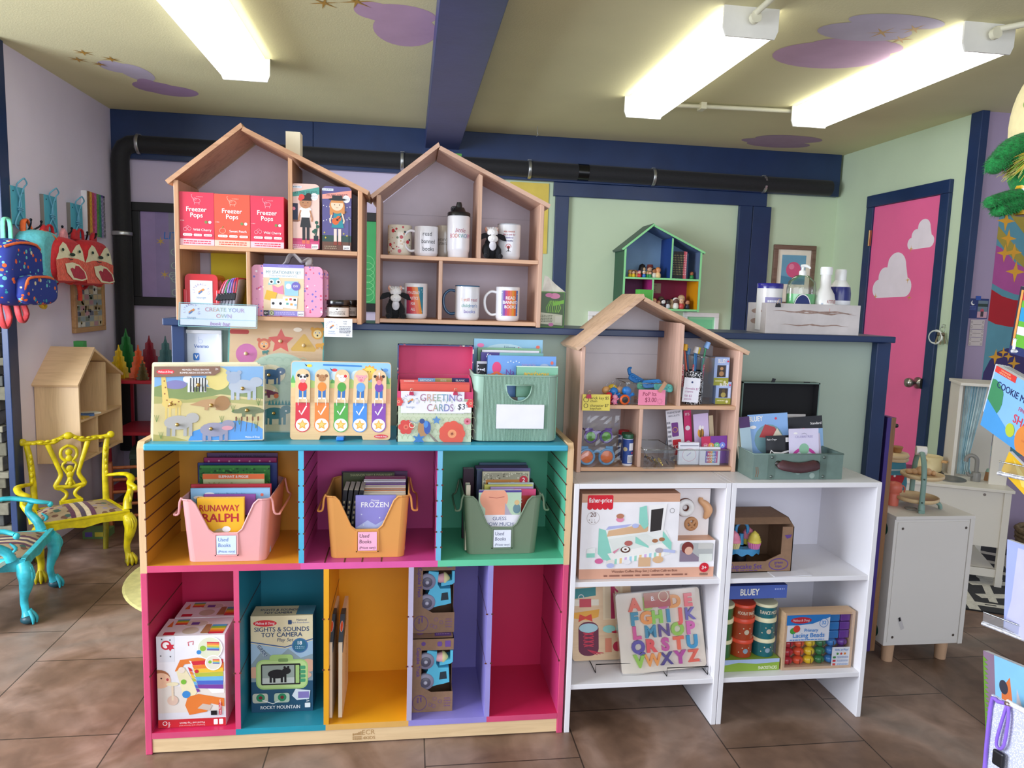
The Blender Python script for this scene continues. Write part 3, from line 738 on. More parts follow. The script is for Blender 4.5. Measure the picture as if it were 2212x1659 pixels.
WD1 = dict(side=wood('c7966f', 'z', var=.25), roof=wood('c99a74', 'x', sc=4, var=.25), shelf=wood('cf9f78', 'x', var=.2), back=C('bfb4bd', .6))
WD2 = dict(side=wood('cfa68c', 'z', var=.15), roof=wood('d3ab92', 'x', sc=4, var=.15), shelf=wood('dcae8c', 'x', var=.12), back=C('cabfc8', .6))
WD3 = dict(side=wood('d9b09a', 'z', var=.2), roof=wood('d8b393', 'x', sc=4, var=.25), shelf=wood('d8ab88', 'x', var=.15), back=C('d3cdd0', .6))
LEDGE = 1.238
H1 = V((-.677, 2.245, LEDGE + .004)); H2 = V((-.110, 2.35, LEDGE + .004)); H3 = V((.527, 2.20, .794))
dollhouse('dollhouse_shelf', 'brown wooden house shelf holding popsicle boxes and a stationery set, left end of the ledge', H1, mats=WD1, chim=(C('efe3c4', .5), .300, .005))
dollhouse('dollhouse_shelf', 'pinkish wooden house shelf holding mugs and two toy cows on the ledge', H2, mats=WD2, chim=(C('53a83c', .5), .225, -.045))
dollhouse('dollhouse_shelf', 'pale wooden house shelf with keychains, pencils and cards on the white bookcase', H3, mats=WD3, chim=(C('3f9a2c', .5), .203, -.025))
EG = C('8fdc96', .45); 
GM = dict(side=C('245a40', .5), edge=EG, roof=C('4c5f54', .55), shelf=EG, back=C('7fa2c4', .6), updiv=C('1f3f86', .5), ceil=C('5c739c', .5), out=C('1f5138', .5), inl=C('5f86b0', .5), inr=C('5f7192', .5), lowl=C('b02d77', .5), lowr=C('a8205a', .5), back2=C('7a3a66', .6), back3=C('9c1f50', .6))
GH = V((1.374, 4.655, 1.277))
gh = dollhouse('dollhouse_shelf', 'small looking painted house shelf with bright green edges hung on the green back wall', GH, mats=GM, group='house shaped wooden shelves')
# side wall in the lower right cell is orange yellow
b = MB(); b.box(.5165, .004, .013, .5178, .21, .2, C('e39a08', .5)); b.build('side_lining', gh, 'orange yellow side of the lower right cell')
WD4 = dict(side=wood('dfbf94', 'z', var=.12), roof=wood('e2c096', 'y', sc=4, var=.12), shelf=wood('dfbd90', 'x', var=.1), back=wood('dcb889', 'x', var=.1))
# ---------------- left wall and back left corner ----------------
RW=PI/2
def lw(x,y,off=0.0):return Wx(x,y,XL+off)
BLW=C('58b4cb',.5,sc=12,var=.1); CORD=C('6fb6d4',.5); DKM=C('23262e',.35,'metal')
def coat_hook(x0,y0,x1,y1,ytop,label,first=None):
 a=lw(x0,(y0+y1)/2,.02); c=lw(x1,(y0+y1)/2,.02); zt=lw((x0+x1)/2,y0,.02).z; zb=lw((x0+x1)/2,y1,.02).z
 w=c.y-a.y; h=zt-zb; zl=lw((x0+x1)/2,ytop,.05).z-zb
 t=thing('coat_hook',label,'coat hook',(XL,(a.y+c.y)/2,zb),RW,'blue wall boards with knotted cord and double hooks')
 b=MB(); b.box(-w/2,-.02,0,w/2,0,h,BLW,bev=.002,mats=dict(l=C('7d7a74',.6),r=C('7d7a74',.6)))
 for s in(-1,1):b.cyl((s*w*.33,-.022,h*.87),(s*w*.33,-.02,h*.87),.003,DKM,n=6)
 b.build('board',t)
 b=MB()
 for s in(-1,1):
  b.tube([(s*.004,-.026,h*.34),(s*w*.30,-.027,h*.12),(s*w*.36,-.027,-.004),(s*w*.2,-.03,-.02)],.0035,CORD,6)
  b.tube([(s*.004,-.027,h*.34),(s*.006,-.029,h*.62),(-s*w*.24,-.03,h*.98),(-s*w*.26,-.045,(h+zl)/2),(0,-.05,zl)],.0035,CORD,6)
 b.tube([(-w*.18,-.03,h*.46),(w*.18,-.03,h*.44)],.003,CORD,6); b.tube([(-w*.16,-.03,h*.40),(w*.18,-.03,h*.39)],.003,CORD,6)
 b.build('cord',t)
 b=MB()
 b.tube([(0,-.022,-.012),(0,-.05,-.03),(-w*.3,-.085,.0),(-w*.34,-.09,.022)],.004,DKM,6); b.ball((-w*.34,-.09,.024),.0065,DKM,8,5)
 b.tube([(0,-.022,-.012),(0,-.05,-.03),(w*.35,-.085,.0),(w*.42,-.09,.022)],.004,DKM,6); b.ball((w*.42,-.09,.024),.0065,DKM,8,5)
 b.build('hook',t)
 return t
coat_hook(24,404,55,486,381,'blue board with cord and hooks above the blue animal backpack')
coat_hook(96,423,124,500,403,'middle blue board with cord and hooks, above the left fox backpack')
coat_hook(153,441,179,512,421,'smallest blue board with cord and hooks, beside the rainbow canvas')
a=lw(189,463,.03); c=lw(228,463,.03); zt=lw(208,418,.03).z; zb=lw(208,511,.03).z; w=c.y-a.y; h=zt-zb
b=MB(); b.box(-w/2,-.028,0,w/2,0,h,C('eceaf0',.7),bev=.001); cv=b.front(-w/2,0,w/2,h,-.028)
for i,hx in enumerate(('8a5a22','e8a720','c94a5c','c45a9c','5d9a4a','2f8a6c','57489a','2a2234')):cv.put([(i/8+.04,1),((i+1)/8+.04 if i<7 else 1,1),(min((i+1)/8+(.0 if i<7 else 1),1),0),(i/8,0)],C(hx,.4,sc=70,var=.35,bump=.4),same=i>0)
cv.scrib(.78,.0,1,.95,30,C('efeaf2',.5)); solo(b,'rainbow_canvas','small stretched canvas painted in slanted rainbow stripes on the left wall','painting',(XL,(a.y+c.y)/2,zb),RW)
a=lw(161,650,.02); c=lw(227,650,.02); zt=lw(190,590,.02).z; zb=lw(192,717,.02).z; w=c.y-a.y; h=zt-zb
fr=thing('collage_frame','light wood framed collage hanging below the fox backpacks','picture frame',(XL,(a.y+c.y)/2,zb),RW)
b=MB(); fw=.028; WF=wood('b98d5c','x')
for q in((-w/2,0,w/2,fw),(-w/2,h-fw,w/2,h),(-w/2,fw,-w/2+fw,h-fw),(w/2-fw,fw,w/2,h-fw)):b.box(q[0],-.022,q[1],q[2],0,q[3],WF,bev=.003)
b.build('frame',fr)
b=MB(); b.box(-w/2+fw,-.012,fw,w/2-fw,-.002,h-fw,C('a9a79c',.5)); cv=b.front(-w/2+fw,fw,w/2-fw,h-fw,-.012); rnd=random.Random(5)
for i in range(6):
 for j in range(9):cv.rect(i/6+.01,j/9+.01,(i+1)/6-.01,(j+1)/9-.01,C(rnd.choice(('8a9aa0','c9b58a','6d7a66','b98a90','d9d6c8','5a5f72','a08a5c')),.4),same=i+j>0)
for i in range(26):cv.ell(rnd.random()*.9+.05,rnd.random()*.9+.05,.03,C(rnd.choice(('e8e4d8','3a3a44','c4b06a')),.4),n=8,same=True)
b.build('picture',fr)
def outline(w,h,k=0.55,n=28):
 P=[]
 for i in range(n):
  a=2*PI*i/n; c_,s_=math.cos(a),math.sin(a); e=.62
  P.append((w/2*math.copysign(abs(c_)**e,c_),h/2+h/2*math.copysign(abs(s_)**e,s_)))
 return P
REDF=C('c8202c',.7,'fabric',sc=80); CREAM=C('efe6c4',.7,'fabric',sc=90,var=.05); CORAL=C('e8604c',.7,'fabric',sc=60,var=.2); CRIM=C('b3163a',.7,'fabric')
STRAP=C('d8402c',.7,'fabric');
def fox(x0,y0,x1,y1,off,label,dark=False):
 a=lw(x0,(y0+y1)/2,off); c=lw(x1,(y0+y1)/2,off); zt=lw((x0+x1)/2,y0,off).z; zb=lw((x0+x1)/2,y1,off).z
 w=c.y-a.y; h=zt-zb; d=.13
 t=thing('fox_backpack',label,'backpack',(XL+.02+(off-.15),(a.y+c.y)/2,zb),RW,'red fox faced toddler backpacks')
 b=MB(); P=[(p[0]*(1-.22*(p[1]/h)),p[1]*.96) for p in outline(w,h)]
 b.puff(P,(0,0,0),(1,0,0),(0,0,1),d,REDF)
 cv=Canvas(b,(-w/2,-d,0),(w,0,0),(0,0,h),.0006)
 cv.put([(.06,.47),(.14,.62),(.16,.72),(.27,.84),(.36,.80),(.46,.66),(.5,.58),(.54,.66),(.66,.80),(.76,.84),(.86,.70),(.92,.47),(.5,.44)],CREAM)
 cv.put([(.08,.05),(.05,.46),(.3,.52),(.5,.53),(.7,.52),(.95,.46),(.92,.05)],CORAL)
 for i in range(7):cv.line([(.12+i*.13,.07),(.06+i*.13,.14),(.12+i*.13,.22),(.06+i*.13,.30),(.12+i*.13,.38),(.06+i*.13,.46)],.012,C('f08a78',.7))
 cv.put([(.28,.40),(.33,.22),(.5,.08),(.78,.06),(.95,.10),(.9,.25),(.7,.4),(.5,.44)],CREAM)
 cv.put([(.42,.30),(.52,.12),(.76,.09),(.91,.12),(.85,.26),(.68,.37),(.58,.38),(.55,.30),(.48,.33)],CRIM)
 cv.ell(.5,.6,.085,C('2c1a18',.3),rv=.035);
 for u in((.25,.74) if dark else(.72,.22)):cv.ell(u,.68,.035,C('151313',.3),rv=.03)
 cv.line([(.36,.52),(.42,.49),(.5,.5)],.012,C('3a2a28',.5)); b.build('body',t)
 for s in(-1,1):
  b=MB(); b.puff([(-.03,0),(.035,0),(.03,.035),(.0,.055),(-.02,.03)],(s*w*.28,-d*.35,h*.93),(s,0,0) if s>0 else(1,0,0),(0,0,1),.02,REDF if s<0 or dark else C('e79aa4',.7,'fabric')); b.build('ear',t)
 b=MB(); b.tube([(-.03,-d*.3,h*.94),(-.025,-d*.3,h+.03),(0,-d*.3,h+.045),(.025,-d*.3,h+.03),(.03,-d*.3,h*.94)],.008,REDF,6,flat=.5); b.build('hang_loop',t)
 b=MB(); b.tube([(w*.44,-.03,h*.30),(w*.62,-.04,h*.16),(w*.60,-.03,-.0),(w*.42,-.03,h*.02)],.013,STRAP,6,flat=.25); b.build('strap',t)
 b=MB(); b.tube([(-w*.2,-.05,.01),(-w*.18,-.055,-.03),(-w*.16,-.05,-.08)],.012,STRAP,6,flat=.25); b.tube([(-w*.2,-.05,.01),(-w*.05,-.05,-.02),(w*.1,-.05,.01)],.012,REDF,6,flat=.3); b.build('strap',t)
 return t
fox(116,508,188,612,.17,'red fox faced backpack squeezed between the blue backpacks and the other fox')
fox(180,515,247,618,.15,'red fox faced backpack farthest right on the hooks',dark=True)
a=lw(78,560,.12); c=lw(126,560,.12); zt=lw(100,497,.12).z; zb=lw(100,618,.12).z; w=c.y-a.y; h=zt-zb
t=thing('teal_backpack','teal backpack with orange trim, half behind the blue animal one','backpack',(XL+.02,(a.y+c.y)/2,zb),RW)
TB=C('5cb8c2',.7,'fabric',sc=70); ORF=C('e8672e',.7,'fabric')
b=MB(); b.puff(outline(w,h),(0,0,0),(1,0,0),(0,0,1),.125,TB); b.build('body',t)
b=MB(); b.tube([(-w*.1,-.09,h*.99),(w*.15,-.128,h*.86),(w*.3,-.13,h*.6),(w*.38,-.12,h*.4)],.009,ORF,6,flat=.4); b.build('zipper',t)
b=MB(); b.box(w*.27,-.137,h*.66,w*.36,-.125,h*.85,C('1d1d22',.5),bev=.006); b.build('pocket_patch',t)
b=MB(); b.tube([(-w*.3,-.03,h*.93),(-w*.28,-.03,h+.03),(-w*.12,-.03,h+.04),(-w*.1,-.05,h*.95)],.014,ORF,6,flat=.3); b.build('hang_loop',t)
b=MB(); b.tube([(w*.1,-.05,0),(w*.12,-.05,-.09),(w*.3,-.05,-.10),(w*.28,-.05,0)],.011,C('d8b02c',.7,'fabric'),6,flat=.3); b.build('strap',t)
a=lw(20,590,.14); c=lw(114,590,.14); zt=lw(66,517,.14).z; zb=lw(60,662,.14).z; w=(c.y-a.y)*1.0; h=zt-zb
t=thing('blue_backpack','blue backpack with an animal print and orange zips, nearest on the left wall','backpack',(XL+.02,(a.y+c.y)/2-.012,zb),RW)
BB=C('23358f',.7,'speck',sc=42,th=.36,cols=['e8602c','2f9ca8','23358f','d8cfa8','23358f','6cc0c4','e07038'])
P=[(p[0]*(1.0-.2*(p[1]/h)**2),p[1]) for p in outline(w,h)]
b=MB(); b.puff(P,(0,0,0),(1,0,0),(0,0,1),.12,BB); b.build('body',t)
b=MB(); b.puff([(p[0]*.8,p[1]*.46) for p in outline(w,h)],(w*.03,-.115,h*.02),(1,0,0),(0,0,1),.05,BB); b.build('pocket',t,'front pocket')
b=MB(); b.tube([(-w*.34,-.14,h*.10),(-w*.33,-.16,h*.34),(-w*.24,-.165,h*.43),(w*.2,-.165,h*.44),(w*.38,-.15,h*.36)],.006,ORF,6); b.build('zipper',t,'orange pocket zip')
b=MB(); b.tube([(-w*.38,-.09,h*.86),(-w*.2,-.12,h*.93),(w*.15,-.122,h*.92),(w*.4,-.10,h*.78)],.006,ORF,6); b.build('zipper',t,'orange top zip')
b=MB(); b.tube([(-.03,-.03,h*.95),(-.028,-.03,h+.07),(0,-.03,h+.09),(.028,-.03,h+.07),(.03,-.03,h*.95)],.010,C('6fc9a4',.7,'fabric'),6,flat=.3); b.build('hang_loop',t,'mint green hanging loop')
for(u,q) in((-.3,1),(.08,.8)):
 b=MB(); b.tube([(w*u,-.04,.01),(w*(u-.02),-.05,-.05*q),(w*(u+.06),-.05,-.095*q),(w*(u+.16),-.05,-.05*q),(w*(u+.14),-.04,.01)],.014,C('c4383c',.6,'fabric'),6,flat=.3); b.build('strap',t,'red strap')
o=lw(165,1010,.22); WY0=3.79; DZ=o.z
dl=dollhouse('dollhouse_shelf','plain light wood house shelf hung on the left wall above the yellow chair',V((XL+.205,WY0,DZ)),RW,mats=WD4,chim=(C('3f9a4c',.5),.235,.0)); dl.scale=(1,.92,1)
rnd=random.Random(11)
def book(w,h,d,loc,label,col,rz=0,rot=None,group=None,spine=None,deco=None,cat='book',name='book',page='efe9dc'):
 "upright book: cover towards -Y, thickness d along Y; spine on the left"
 b=MB(); c=C(col,.35) if isinstance(col,str) else col; e=min(.0012,d*.2)
 b.box(-w/2+.001,e,.002,w/2-.002,d-e,h-.002,C(page,.8)); b.box(-w/2,0,0,w/2,e,h,c); b.box(-w/2,d-e,0,w/2,d,h,c); b.box(-w/2,0,0,-w/2+.0012,d,h,C(spine,.4) if spine else c)
 if deco:deco(b.front(-w/2,0,w/2,h,0))
 return solo(b,name,label,cat,loc,rz,group,rot)
zs=DZ+.213
for i,(hh,th,col) in enumerate(((.19,.010,'b5443a'),(.185,.012,'d8d3c6'),(.19,.008,'2c5ca0'),(.18,.013,'c9c2b0'),(.175,.010,'d9a92e'),(.17,.014,'e2d9c0'))):
 b=MB(); b.box(-.07,0,0,.07,th,hh,C('efe9dc',.8),mats=dict(f=C(col,.4),b=C(col,.4),r=C(col,.4)))
 solo(b,'book','thin %s book in the row standing in the left wall house shelf'%('red','off white','blue','cream','yellow','ivory')[i],'book',(XL+.095,WY0+.335+i*.016,zs+.0005),0,'books in the house shelf on the left wall')
book(.15,.2,.006,(XL+.12,WY0+.11,zs+.0005),'dark blue picture book facing out in the left wall house shelf','1f3a5f',rz=RW,deco=lambda c:(c.ell(.5,.7,.3,C('d9c27a',.4)),c.scrib(.2,.1,.8,.3,3,C('d9d9d9'))))
for i,(dy,col,nm) in enumerate(((.06,'c9a24a','tan'),(.14,'3f6fb0','blue'),(.20,'e0dccf','white'))):
 b=MB(); b.box(-.04,-.03,0,.04,.03,.008,C(col,.5),bev=.001); solo(b,'booklet','%s booklet lying flat on the middle board of the left wall house shelf'%nm,'booklet',(XL+.165,WY0+dy+.02,zs),.4*i,'booklets lying in the left wall house shelf')
b=MB(); b.lathe([(.0,0),(.04,0),(.04,.004),(.02,.006),(.012,.01),(.016,.018),(.0,.02)],C('6a5a70',.3),n=20,smooth=True); solo(b,'trinket_dish','small dark dish on the lowest board of the left wall house shelf','dish',(XL+.16,WY0+.36,DZ+.014))
x0,z0,x1,z1=-1.72,1.21,-.13,1.845
t=thing('framed_poster','wide black framed poster in purple, grey and green behind the wooden house shelves','poster',((x0+x1)/2,YB,z0)); w=x1-x0; h=z1-z0; fw=.055; BF=C('131316',.45)
b=MB()
for q in((-w/2,0,w/2,fw),(-w/2,h-fw,w/2,h),(-w/2,fw,-w/2+fw,h-fw),(w/2-fw,fw,w/2,h-fw)):b.box(q[0],-.03,q[1],q[2],0,q[3],BF,bev=.003)
b.build('frame',t)
b=MB(); b.box(-w/2+fw,-.012,fw,w/2-fw,-.002,h-fw,C('9a86b8',.6,coat=.6)); cv=b.front(-w/2+fw,fw,w/2-fw,h-fw,-.012)
W2=w-2*fw; u=lambda x:(x-x0-fw)/W2
cv.rect(u(-1.58),0,u(-1.50),1,C('8f7fb0',.6)); cv.rect(u(-1.50),0,u(-1.44),1,C('8a88a0',.6)); cv.rect(u(-1.445),0,1,1,C('2f9c86',.6)); cv.rect(u(-.75),0,1,1,C('3faa62',.6))
TB2=C('2f6fc0',.5); cv.text('THE',u(-1.40),.82,.085,TB2,al='l',bold=.01,shear=.1); cv.text('LITERACY',u(-1.53),.69,.085,TB2,al='l',bold=.01,shear=.1,w=.42)
for(xx,vv) in((-1.55,.66),(-1.53,.27)):cv.star(u(xx),vv,.02,C('c9a64a',.5),r2=.005,n=6)
PL=C('a9c4b8',.5)
for i in range(14):cv.ring(u(-1.47+(i%4)*.05),.06+.04*i,.014,.0022,PL)
cv.line([(u(-1.5),.27),(u(-1.47),.28),(u(-1.44),.27),(u(-1.41),.28)],.002,PL); cv.ring(u(-1.48),.26,.016,.0022,PL); cv.ring(u(-1.43),.26,.016,.0022,PL)
for i in range(6):cv.ring(u(-.28),.1+.08*i,.03,.002,C('8fdc9a',.5))
b.build('picture',t)
b=MB(); p0=W(1112,392,YB); b.box(0,-.006,0,.26,0,.46,C('e0c558',.7)); solo(b,'yellow_paper','large yellow paper taped on the back wall right of the mug shelf','paper',(.64,YB-.001,1.63))
b=MB(); b.box(0,-.0035,0,.15,0,.23,C('e8cf2c',.7)); solo(b,'yellow_card','plain bright yellow card standing inside the stationery house shelf','card',(H1.x+.05,H1.y+.196,H1.z+.0145))
t=thing('red_shelf','red perforated metal shelf unit in the back left corner under the paper trees','shelf',(-1.36,4.56,0)); RD=C('a51c30',.4); ox=1.36
for z in(.15,.475,.775):
 b=MB(); b.box(-.345,-.19,z,.38,.19,z+.02,RD,bev=.003); b.build('shelf',t)
for x in(-.34,.375):
 for y in(-.185,.185):b=MB(); b.box(x-.008,y-.008,0,x+.008,y+.008,.79,RD); b.build('post',t)
b=MB(); b.box(-.15,.18,.17,.37,.184,.775,C('7a1526',.6,'speck',sc=90,th=.35,cols=['4a0c18','5a1020'])); b.build('mesh_panel',t)
b=MB();
b.box(-.14,-.1,0,.17,.1,.15,C('2f4038',.5),bev=.01); b.add(*(lambda P:([p for s in(-.14,.17) for p in[(s,q[0],q[1]) for q in P]],[tuple(range(9)),tuple(range(9,18))[::-1]]+[(i,9+i,9+(i+1)%9,(i+1)%9) for i in range(9)]))([(.1*math.cos(PI*i/8),.15+.07*math.sin(PI*i/8)) for i in range(9)]),C('33453c',.5))
for x in(-.08,.0,.1):b.box(x-.012,-.105,.0,x+.012,-.1,.15,C('1b1c1a',.5)); b.tube([(x,-.103*math.cos(PI*i/8),.15+.073*math.sin(PI*i/8)) for i in range(9)],.012,C('1b1c1a',.5),4)
solo(b,'storage_chest','dark green domed trunk with black straps on the red shelf','trunk',(-1.48,4.54,.171))
def tree(x,yt,hpx,col,label,y,wd):
 base=.795; top=W(x,yt,y).z; h=top-base; px=W(x,(yt+820)/2,y).x
 b=MB(); m=C(col,.5,'fabric',sc=30,var=.2); P=[(0,0)]; n=6
 for i in range(n):r0=wd*(1-i/n); r1=wd*(1-(i+1)/n)+.01; P+=[(r0,h*i/n+.0),(r1 if i<n-1 else 0,h*(i+1)/n-.005 if i<n-1 else h)]
 for k in range(3):
  a=.35+k*2*PI/3
  for s in(0,):b.prism(P,(0,0,0),(math.cos(a),math.sin(a),0),(0,0,1),.003,m); b.prism([(-p[0],p[1]) for p in P],(0,0,0),(math.cos(a),math.sin(a),0),(0,0,1),.003,m)
 return solo(b,'felt_tree',label,'tree decoration',(px,y,base+.001),group='felt trees on the red shelf')
tree(257,745,0,'d8b81c','yellow felt tree leftmost on the red shelf',4.48,.055)
tree(273,710,0,'1d7a34','tallest felt tree, green, behind the yellow one',4.62,.075)
tree(299,745,0,'d9602c','orange felt tree beside the green one',4.48,.05)
tree(323,725,0,'8f1c34','dark red felt tree right of the orange one',4.62,.07)
tree(358,726,0,'4c7a80','grey teal felt tree rightmost on the red shelf',4.60,.065)
tree(308,778,0,'5a4a22','smallest felt tree, brown, in front of the orange one',4.40,.03)
b=MB(); b.lathe([(.54,0),(.55,.004),(.54,.008),(0,.008)],C('d9cf86',.9,'fabric',sc=30,var=.12),c=(-.72,3.45,0),n=64,smooth=False)
for i in range(4):b.tube([(-.72+.47*math.cos(2.5+i*.35+k*.06),3.45+.47*math.sin(2.5+i*.35+k*.06),.0095) for k in range(4)],.012,C('f0ead0',.9),4,flat=.15)
solo(b,'round_rug','round pale yellow rug peeking out left of the cubby','rug')
t=thing('wooden_rack','small slanted wooden rack with rungs behind the yellow chair','toy rack',(-1.50,4.22,0),.25); WB=wood('b5673a','z',var=.2)
for x in(-.13,.13):
 b=MB(); b.prism([(-.06,0),(.02,0),(.05,.30),(.02,.36),(-.02,.36)],(x-.008,0,0),(0,1,0),(0,0,1),-.016,WB); b.build('side_board',t)
for i in range(5):b=MB(); b.cyl((-.13,-.03+i*.018,.06+i*.065),(.13,-.03+i*.018,.06+i*.065),.009,WB); b.build('rung',t)
b=MB(); b.box(-.06,-.05,0,.06,.05,.04,C('5a7a4a',.5)); cv=b.front(-.06,0,.06,.04,-.05); cv.rect(.1,.3,.4,.9,C('5a4a9a')); cv.rect(.5,.3,.9,.9,C('c9b83c')); solo(b,'small_box','small flat printed box on the floor under the yellow chair','box',(-1.63,4.02,0))
b=MB(); b.cyl((0,0,0),(-.05,.02,.2),.026,C('8f949b',.5),r1=.022,n=16); b.build('leg')
bpy.data.objects['leg'].name='stool_leg'
o=bpy.data.objects['stool_leg']; t=thing('low_stool','low grey legged stool with a pale slab at the left edge under the teal chair','stool',(-1.60,2.86,0)); o.parent=t; o.name='leg'
b=MB(); b.prism([(-.40,.20),(.0,.20),(.075,.255),(.06,.262),(-.01,.225),(-.40,.225)],(0,-.0,0),(1,0,0),(0,0,1),.12,C('a89f8c',.6)); b.build('seat',t)
def rococo(name,label,loc,rz,hx,dark,sy=1.0):
 "small carved armchair: front towards -Y"
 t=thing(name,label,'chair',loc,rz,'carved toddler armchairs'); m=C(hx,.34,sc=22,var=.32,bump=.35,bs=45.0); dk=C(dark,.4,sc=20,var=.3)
 w,d,sh=.19,.145,.265
 def leg(x,y,front):
  b=MB(); s=1 if x>0 else-1
  if front:
   b.tube([(x,y,sh-.02),(x+s*.012,y-.012,sh-.055),(x+s*.010,y-.012,sh-.10),(x-s*.002,y+.002,.10),(x,y-.002,.055),(x+s*.006,y-.008,.03)],[.024,.031,.025,.0145,.0135,.02],m,12)
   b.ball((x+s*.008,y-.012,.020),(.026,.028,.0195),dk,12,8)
   for a in(-2.3,-1.57,-.8,.2):b.tube([(x+s*.006+.008*math.cos(a),y-.01+.01*math.sin(a),.055),(x+s*.008+.026*math.cos(a),y-.012+.028*math.sin(a),.026),(x+s*.008+.026*math.cos(a),y-.012+.028*math.sin(a),.004)],[.007,.0075,.004],m,6)
   for k in range(4):b.tube([(x+s*(.02-.009*k),y-.034+abs(k-1)*.003,sh-.03),(x+s*(.026-.009*k),y-.042+abs(k-1)*.004,sh-.065),(x+s*(.018-.008*k),y-.03,sh-.10)],[.003,.006,.002],m,5)
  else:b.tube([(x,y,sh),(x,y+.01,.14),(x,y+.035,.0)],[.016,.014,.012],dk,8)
  b.build('leg',t)
 leg(-w+.012,-d+.012,True); leg(w-.012,-d+.012,True); leg(-w*.78,d-.02,False); leg(w*.78,d-.02,False)
 b=MB(); tr=[(-w,-d),(w,-d),(w*.86,d),(-w*.86,d)]
 P=[(-w,0),(-w,-.055)]+[(-w+2*w*i/16,-.055+.022*math.sin(PI*i/16)**.5*(1 if i%16 else 0)-.014*math.exp(-((i-8)/2.0)**2)) for i in range(1,16)]+[(w,-.055),(w,0)]
 b.prism(P,(0,-d,sh),(1,0,0),(0,0,1),.02,m)
 for s in(-1,1):b.add([(s*w,-d,sh-.05),(s*w,-d,sh),(s*w*.86,d,sh),(s*w*.86,d,sh-.05),(s*(w-.018),-d,sh-.05),(s*(w-.018),-d,sh),(s*(w*.86-.018),d,sh),(s*(w*.86-.018),d,sh-.05)],[(0,1,2,3),(7,6,5,4),(1,5,6,2),(0,3,7,4)],m)
 b.box(-w*.86,d-.02,sh-.05,w*.86,d,sh,m); b.box(-w,-d-.003,sh-.006,w,-d+.015,sh+.003,m,bev=.002)
 b.build('seat_rail',t)
 b=MB(); P=[(-w+.018,-d+.02),(w-.018,-d+.02),(w*.82,d-.02),(-w*.82,d-.02)]
 n=9; vs=[]; F=[]
 for i in range(n):
  for j in range(n):
   a,c=i/(n-1),j/(n-1); xx=(-1+2*a)*(w-.016)*(1-.1*c); yy=-d+.016+(2*d-.036)*c
   vs.append((xx,yy,sh-.004+.026*(1-(2*a-1)**4)*(1-(2*c-1)**4)))
 for i in range(n-1):
  for j in range(n-1):F.append((i*n+j,(i+1)*n+j,(i+1)*n+j+1,i*n+j+1))
 tap=C('a08a6c',.8,'speck',sc=30,th=.42,cols=['5a2a3c','3f5a50','a08a6c','6a4a3a','8f7f8c'])
 b.add(vs,F,tap,True)
 for k,cc in enumerate(('5a2a44','c9b088','4a3a4c','d0bd9c','5a2a44')):
  u0=.36+.06*k; b.add([(lambda a,c:((-1+2*a)*(w-.016)*(1-.1*c),-d+.016+(2*d-.036)*c,sh-.003+.026*(1-(2*a-1)**4)*(1-(2*c-1)**4)))(u0+e,c/8) for c in range(9) for e in(0,.055)],[(2*c,2*c+1,2*c+3,2*c+2) for c in range(8)],C(cc,.8,'fabric'),True)
 b.build('seat_cushion',t,'patterned tapestry seat')
 def Y(z):return d-.012+(z-sh)*.06
 for s in(-1,1):
  b=MB(); b.tube([(s*w*.80,Y(sh-.03),sh-.03),(s*w*.80,Y(.38),.38),(s*w*.84,Y(.50),.50),(s*w*.90,Y(.575),.575)],[.016,.0145,.0145,.013],m,8,flat=.7,up=(0,1,0))
  for z in(.40,.43,.46,.49,.52):b.ball((s*w*.83,Y(z)-.012,z),(.008,.006,.013),m,8,6)
  b.build('back_stile',t)
  b=MB(); b.tube([(s*w*.84,Y(.40),.385),(s*(w+.035),.05,.400),(s*(w+.04),-.03,.392),(s*(w+.018),-.085,.385),(s*(w+.03),-.125,.375)],[.013,.016,.017,.016,.012],m,8,flat=.6); b.ball((s*(w+.03),-.13,.368),(.014,.012,.013),m,10,7)
  b.tube([(s*(w+.022),-.06,.38),(s*(w+.03),-.045,.34),(s*(w+.006),-.085,.30),(s*(w+.0),-.10,.262)],[.012,.015,.019,.021],m,8)
  b.tube([(s*(w+.012),-.10,.335),(s*(w+.012),-.12,.315),(s*(w+.01),-.11,.30)],[.003,.007,.005],m,6)
  b.build('arm',t)
 b=MB(); cr=[]
 for i in range(25):
  u=-1+2*i/24; cr.append((u*w*.97,Y(.59)+.002,.572+.024*math.exp(-(u/.35)**2)+.016*abs(u)**6+.006*math.cos(u*9)))
 b.tube(cr,[.0155+.003*math.sin(i*1.7) for i in range(25)],m,8,flat=.7)
 for s in(-1,1):
  b.ball((s*w*.98,Y(.59)-.004,.588),(.018,.012,.018),m,10,7)
  for k in range(5):b.ball((s*(.03+k*.028),Y(.59)-.012,.590-.003*k),(.012,.007,.007),m,8,6)
 b.ball((0,Y(.6)-.012,.602),(.022,.01,.018),m,10,7); b.build('crest_rail',t)
 b=MB()
 for s in(-1,1):
  b.tube([(s*.085,Y(.565),.567),(s*.07,Y(.52),.52),(s*.05,Y(.46),.46),(s*.038,Y(.41),.41),(s*.062,Y(.365),.362),(s*.045,Y(.345),.345)],[.013,.012,.011,.011,.012,.010],m,7,flat=.6,up=(0,1,0))
  b.tube([(0,Y(.55),.552),(s*.03,Y(.535),.535),(s*.033,Y(.50),.50),(s*.012,Y(.47),.475)],.008,m,6)
  b.tube([(s*.045,Y(.345),.348),(s*.02,Y(.32),.325),(s*.02,Y(.30),.305),(s*.04,Y(.285),.285)],.009,m,6)
  b.tube([(s*.012,Y(.47),.475),(s*.03,Y(.45),.455),(s*.004,Y(.40),.40),(s*.018,Y(.37),.362)],.007,m,6)
 b.tube([(-.062,Y(.36),.357),(0,Y(.35),.350),(.062,Y(.36),.357)],.010,m,6); b.box(-.05,Y(.28)-.012,.268,.05,Y(.28)+.008,.288,m,bev=.003)
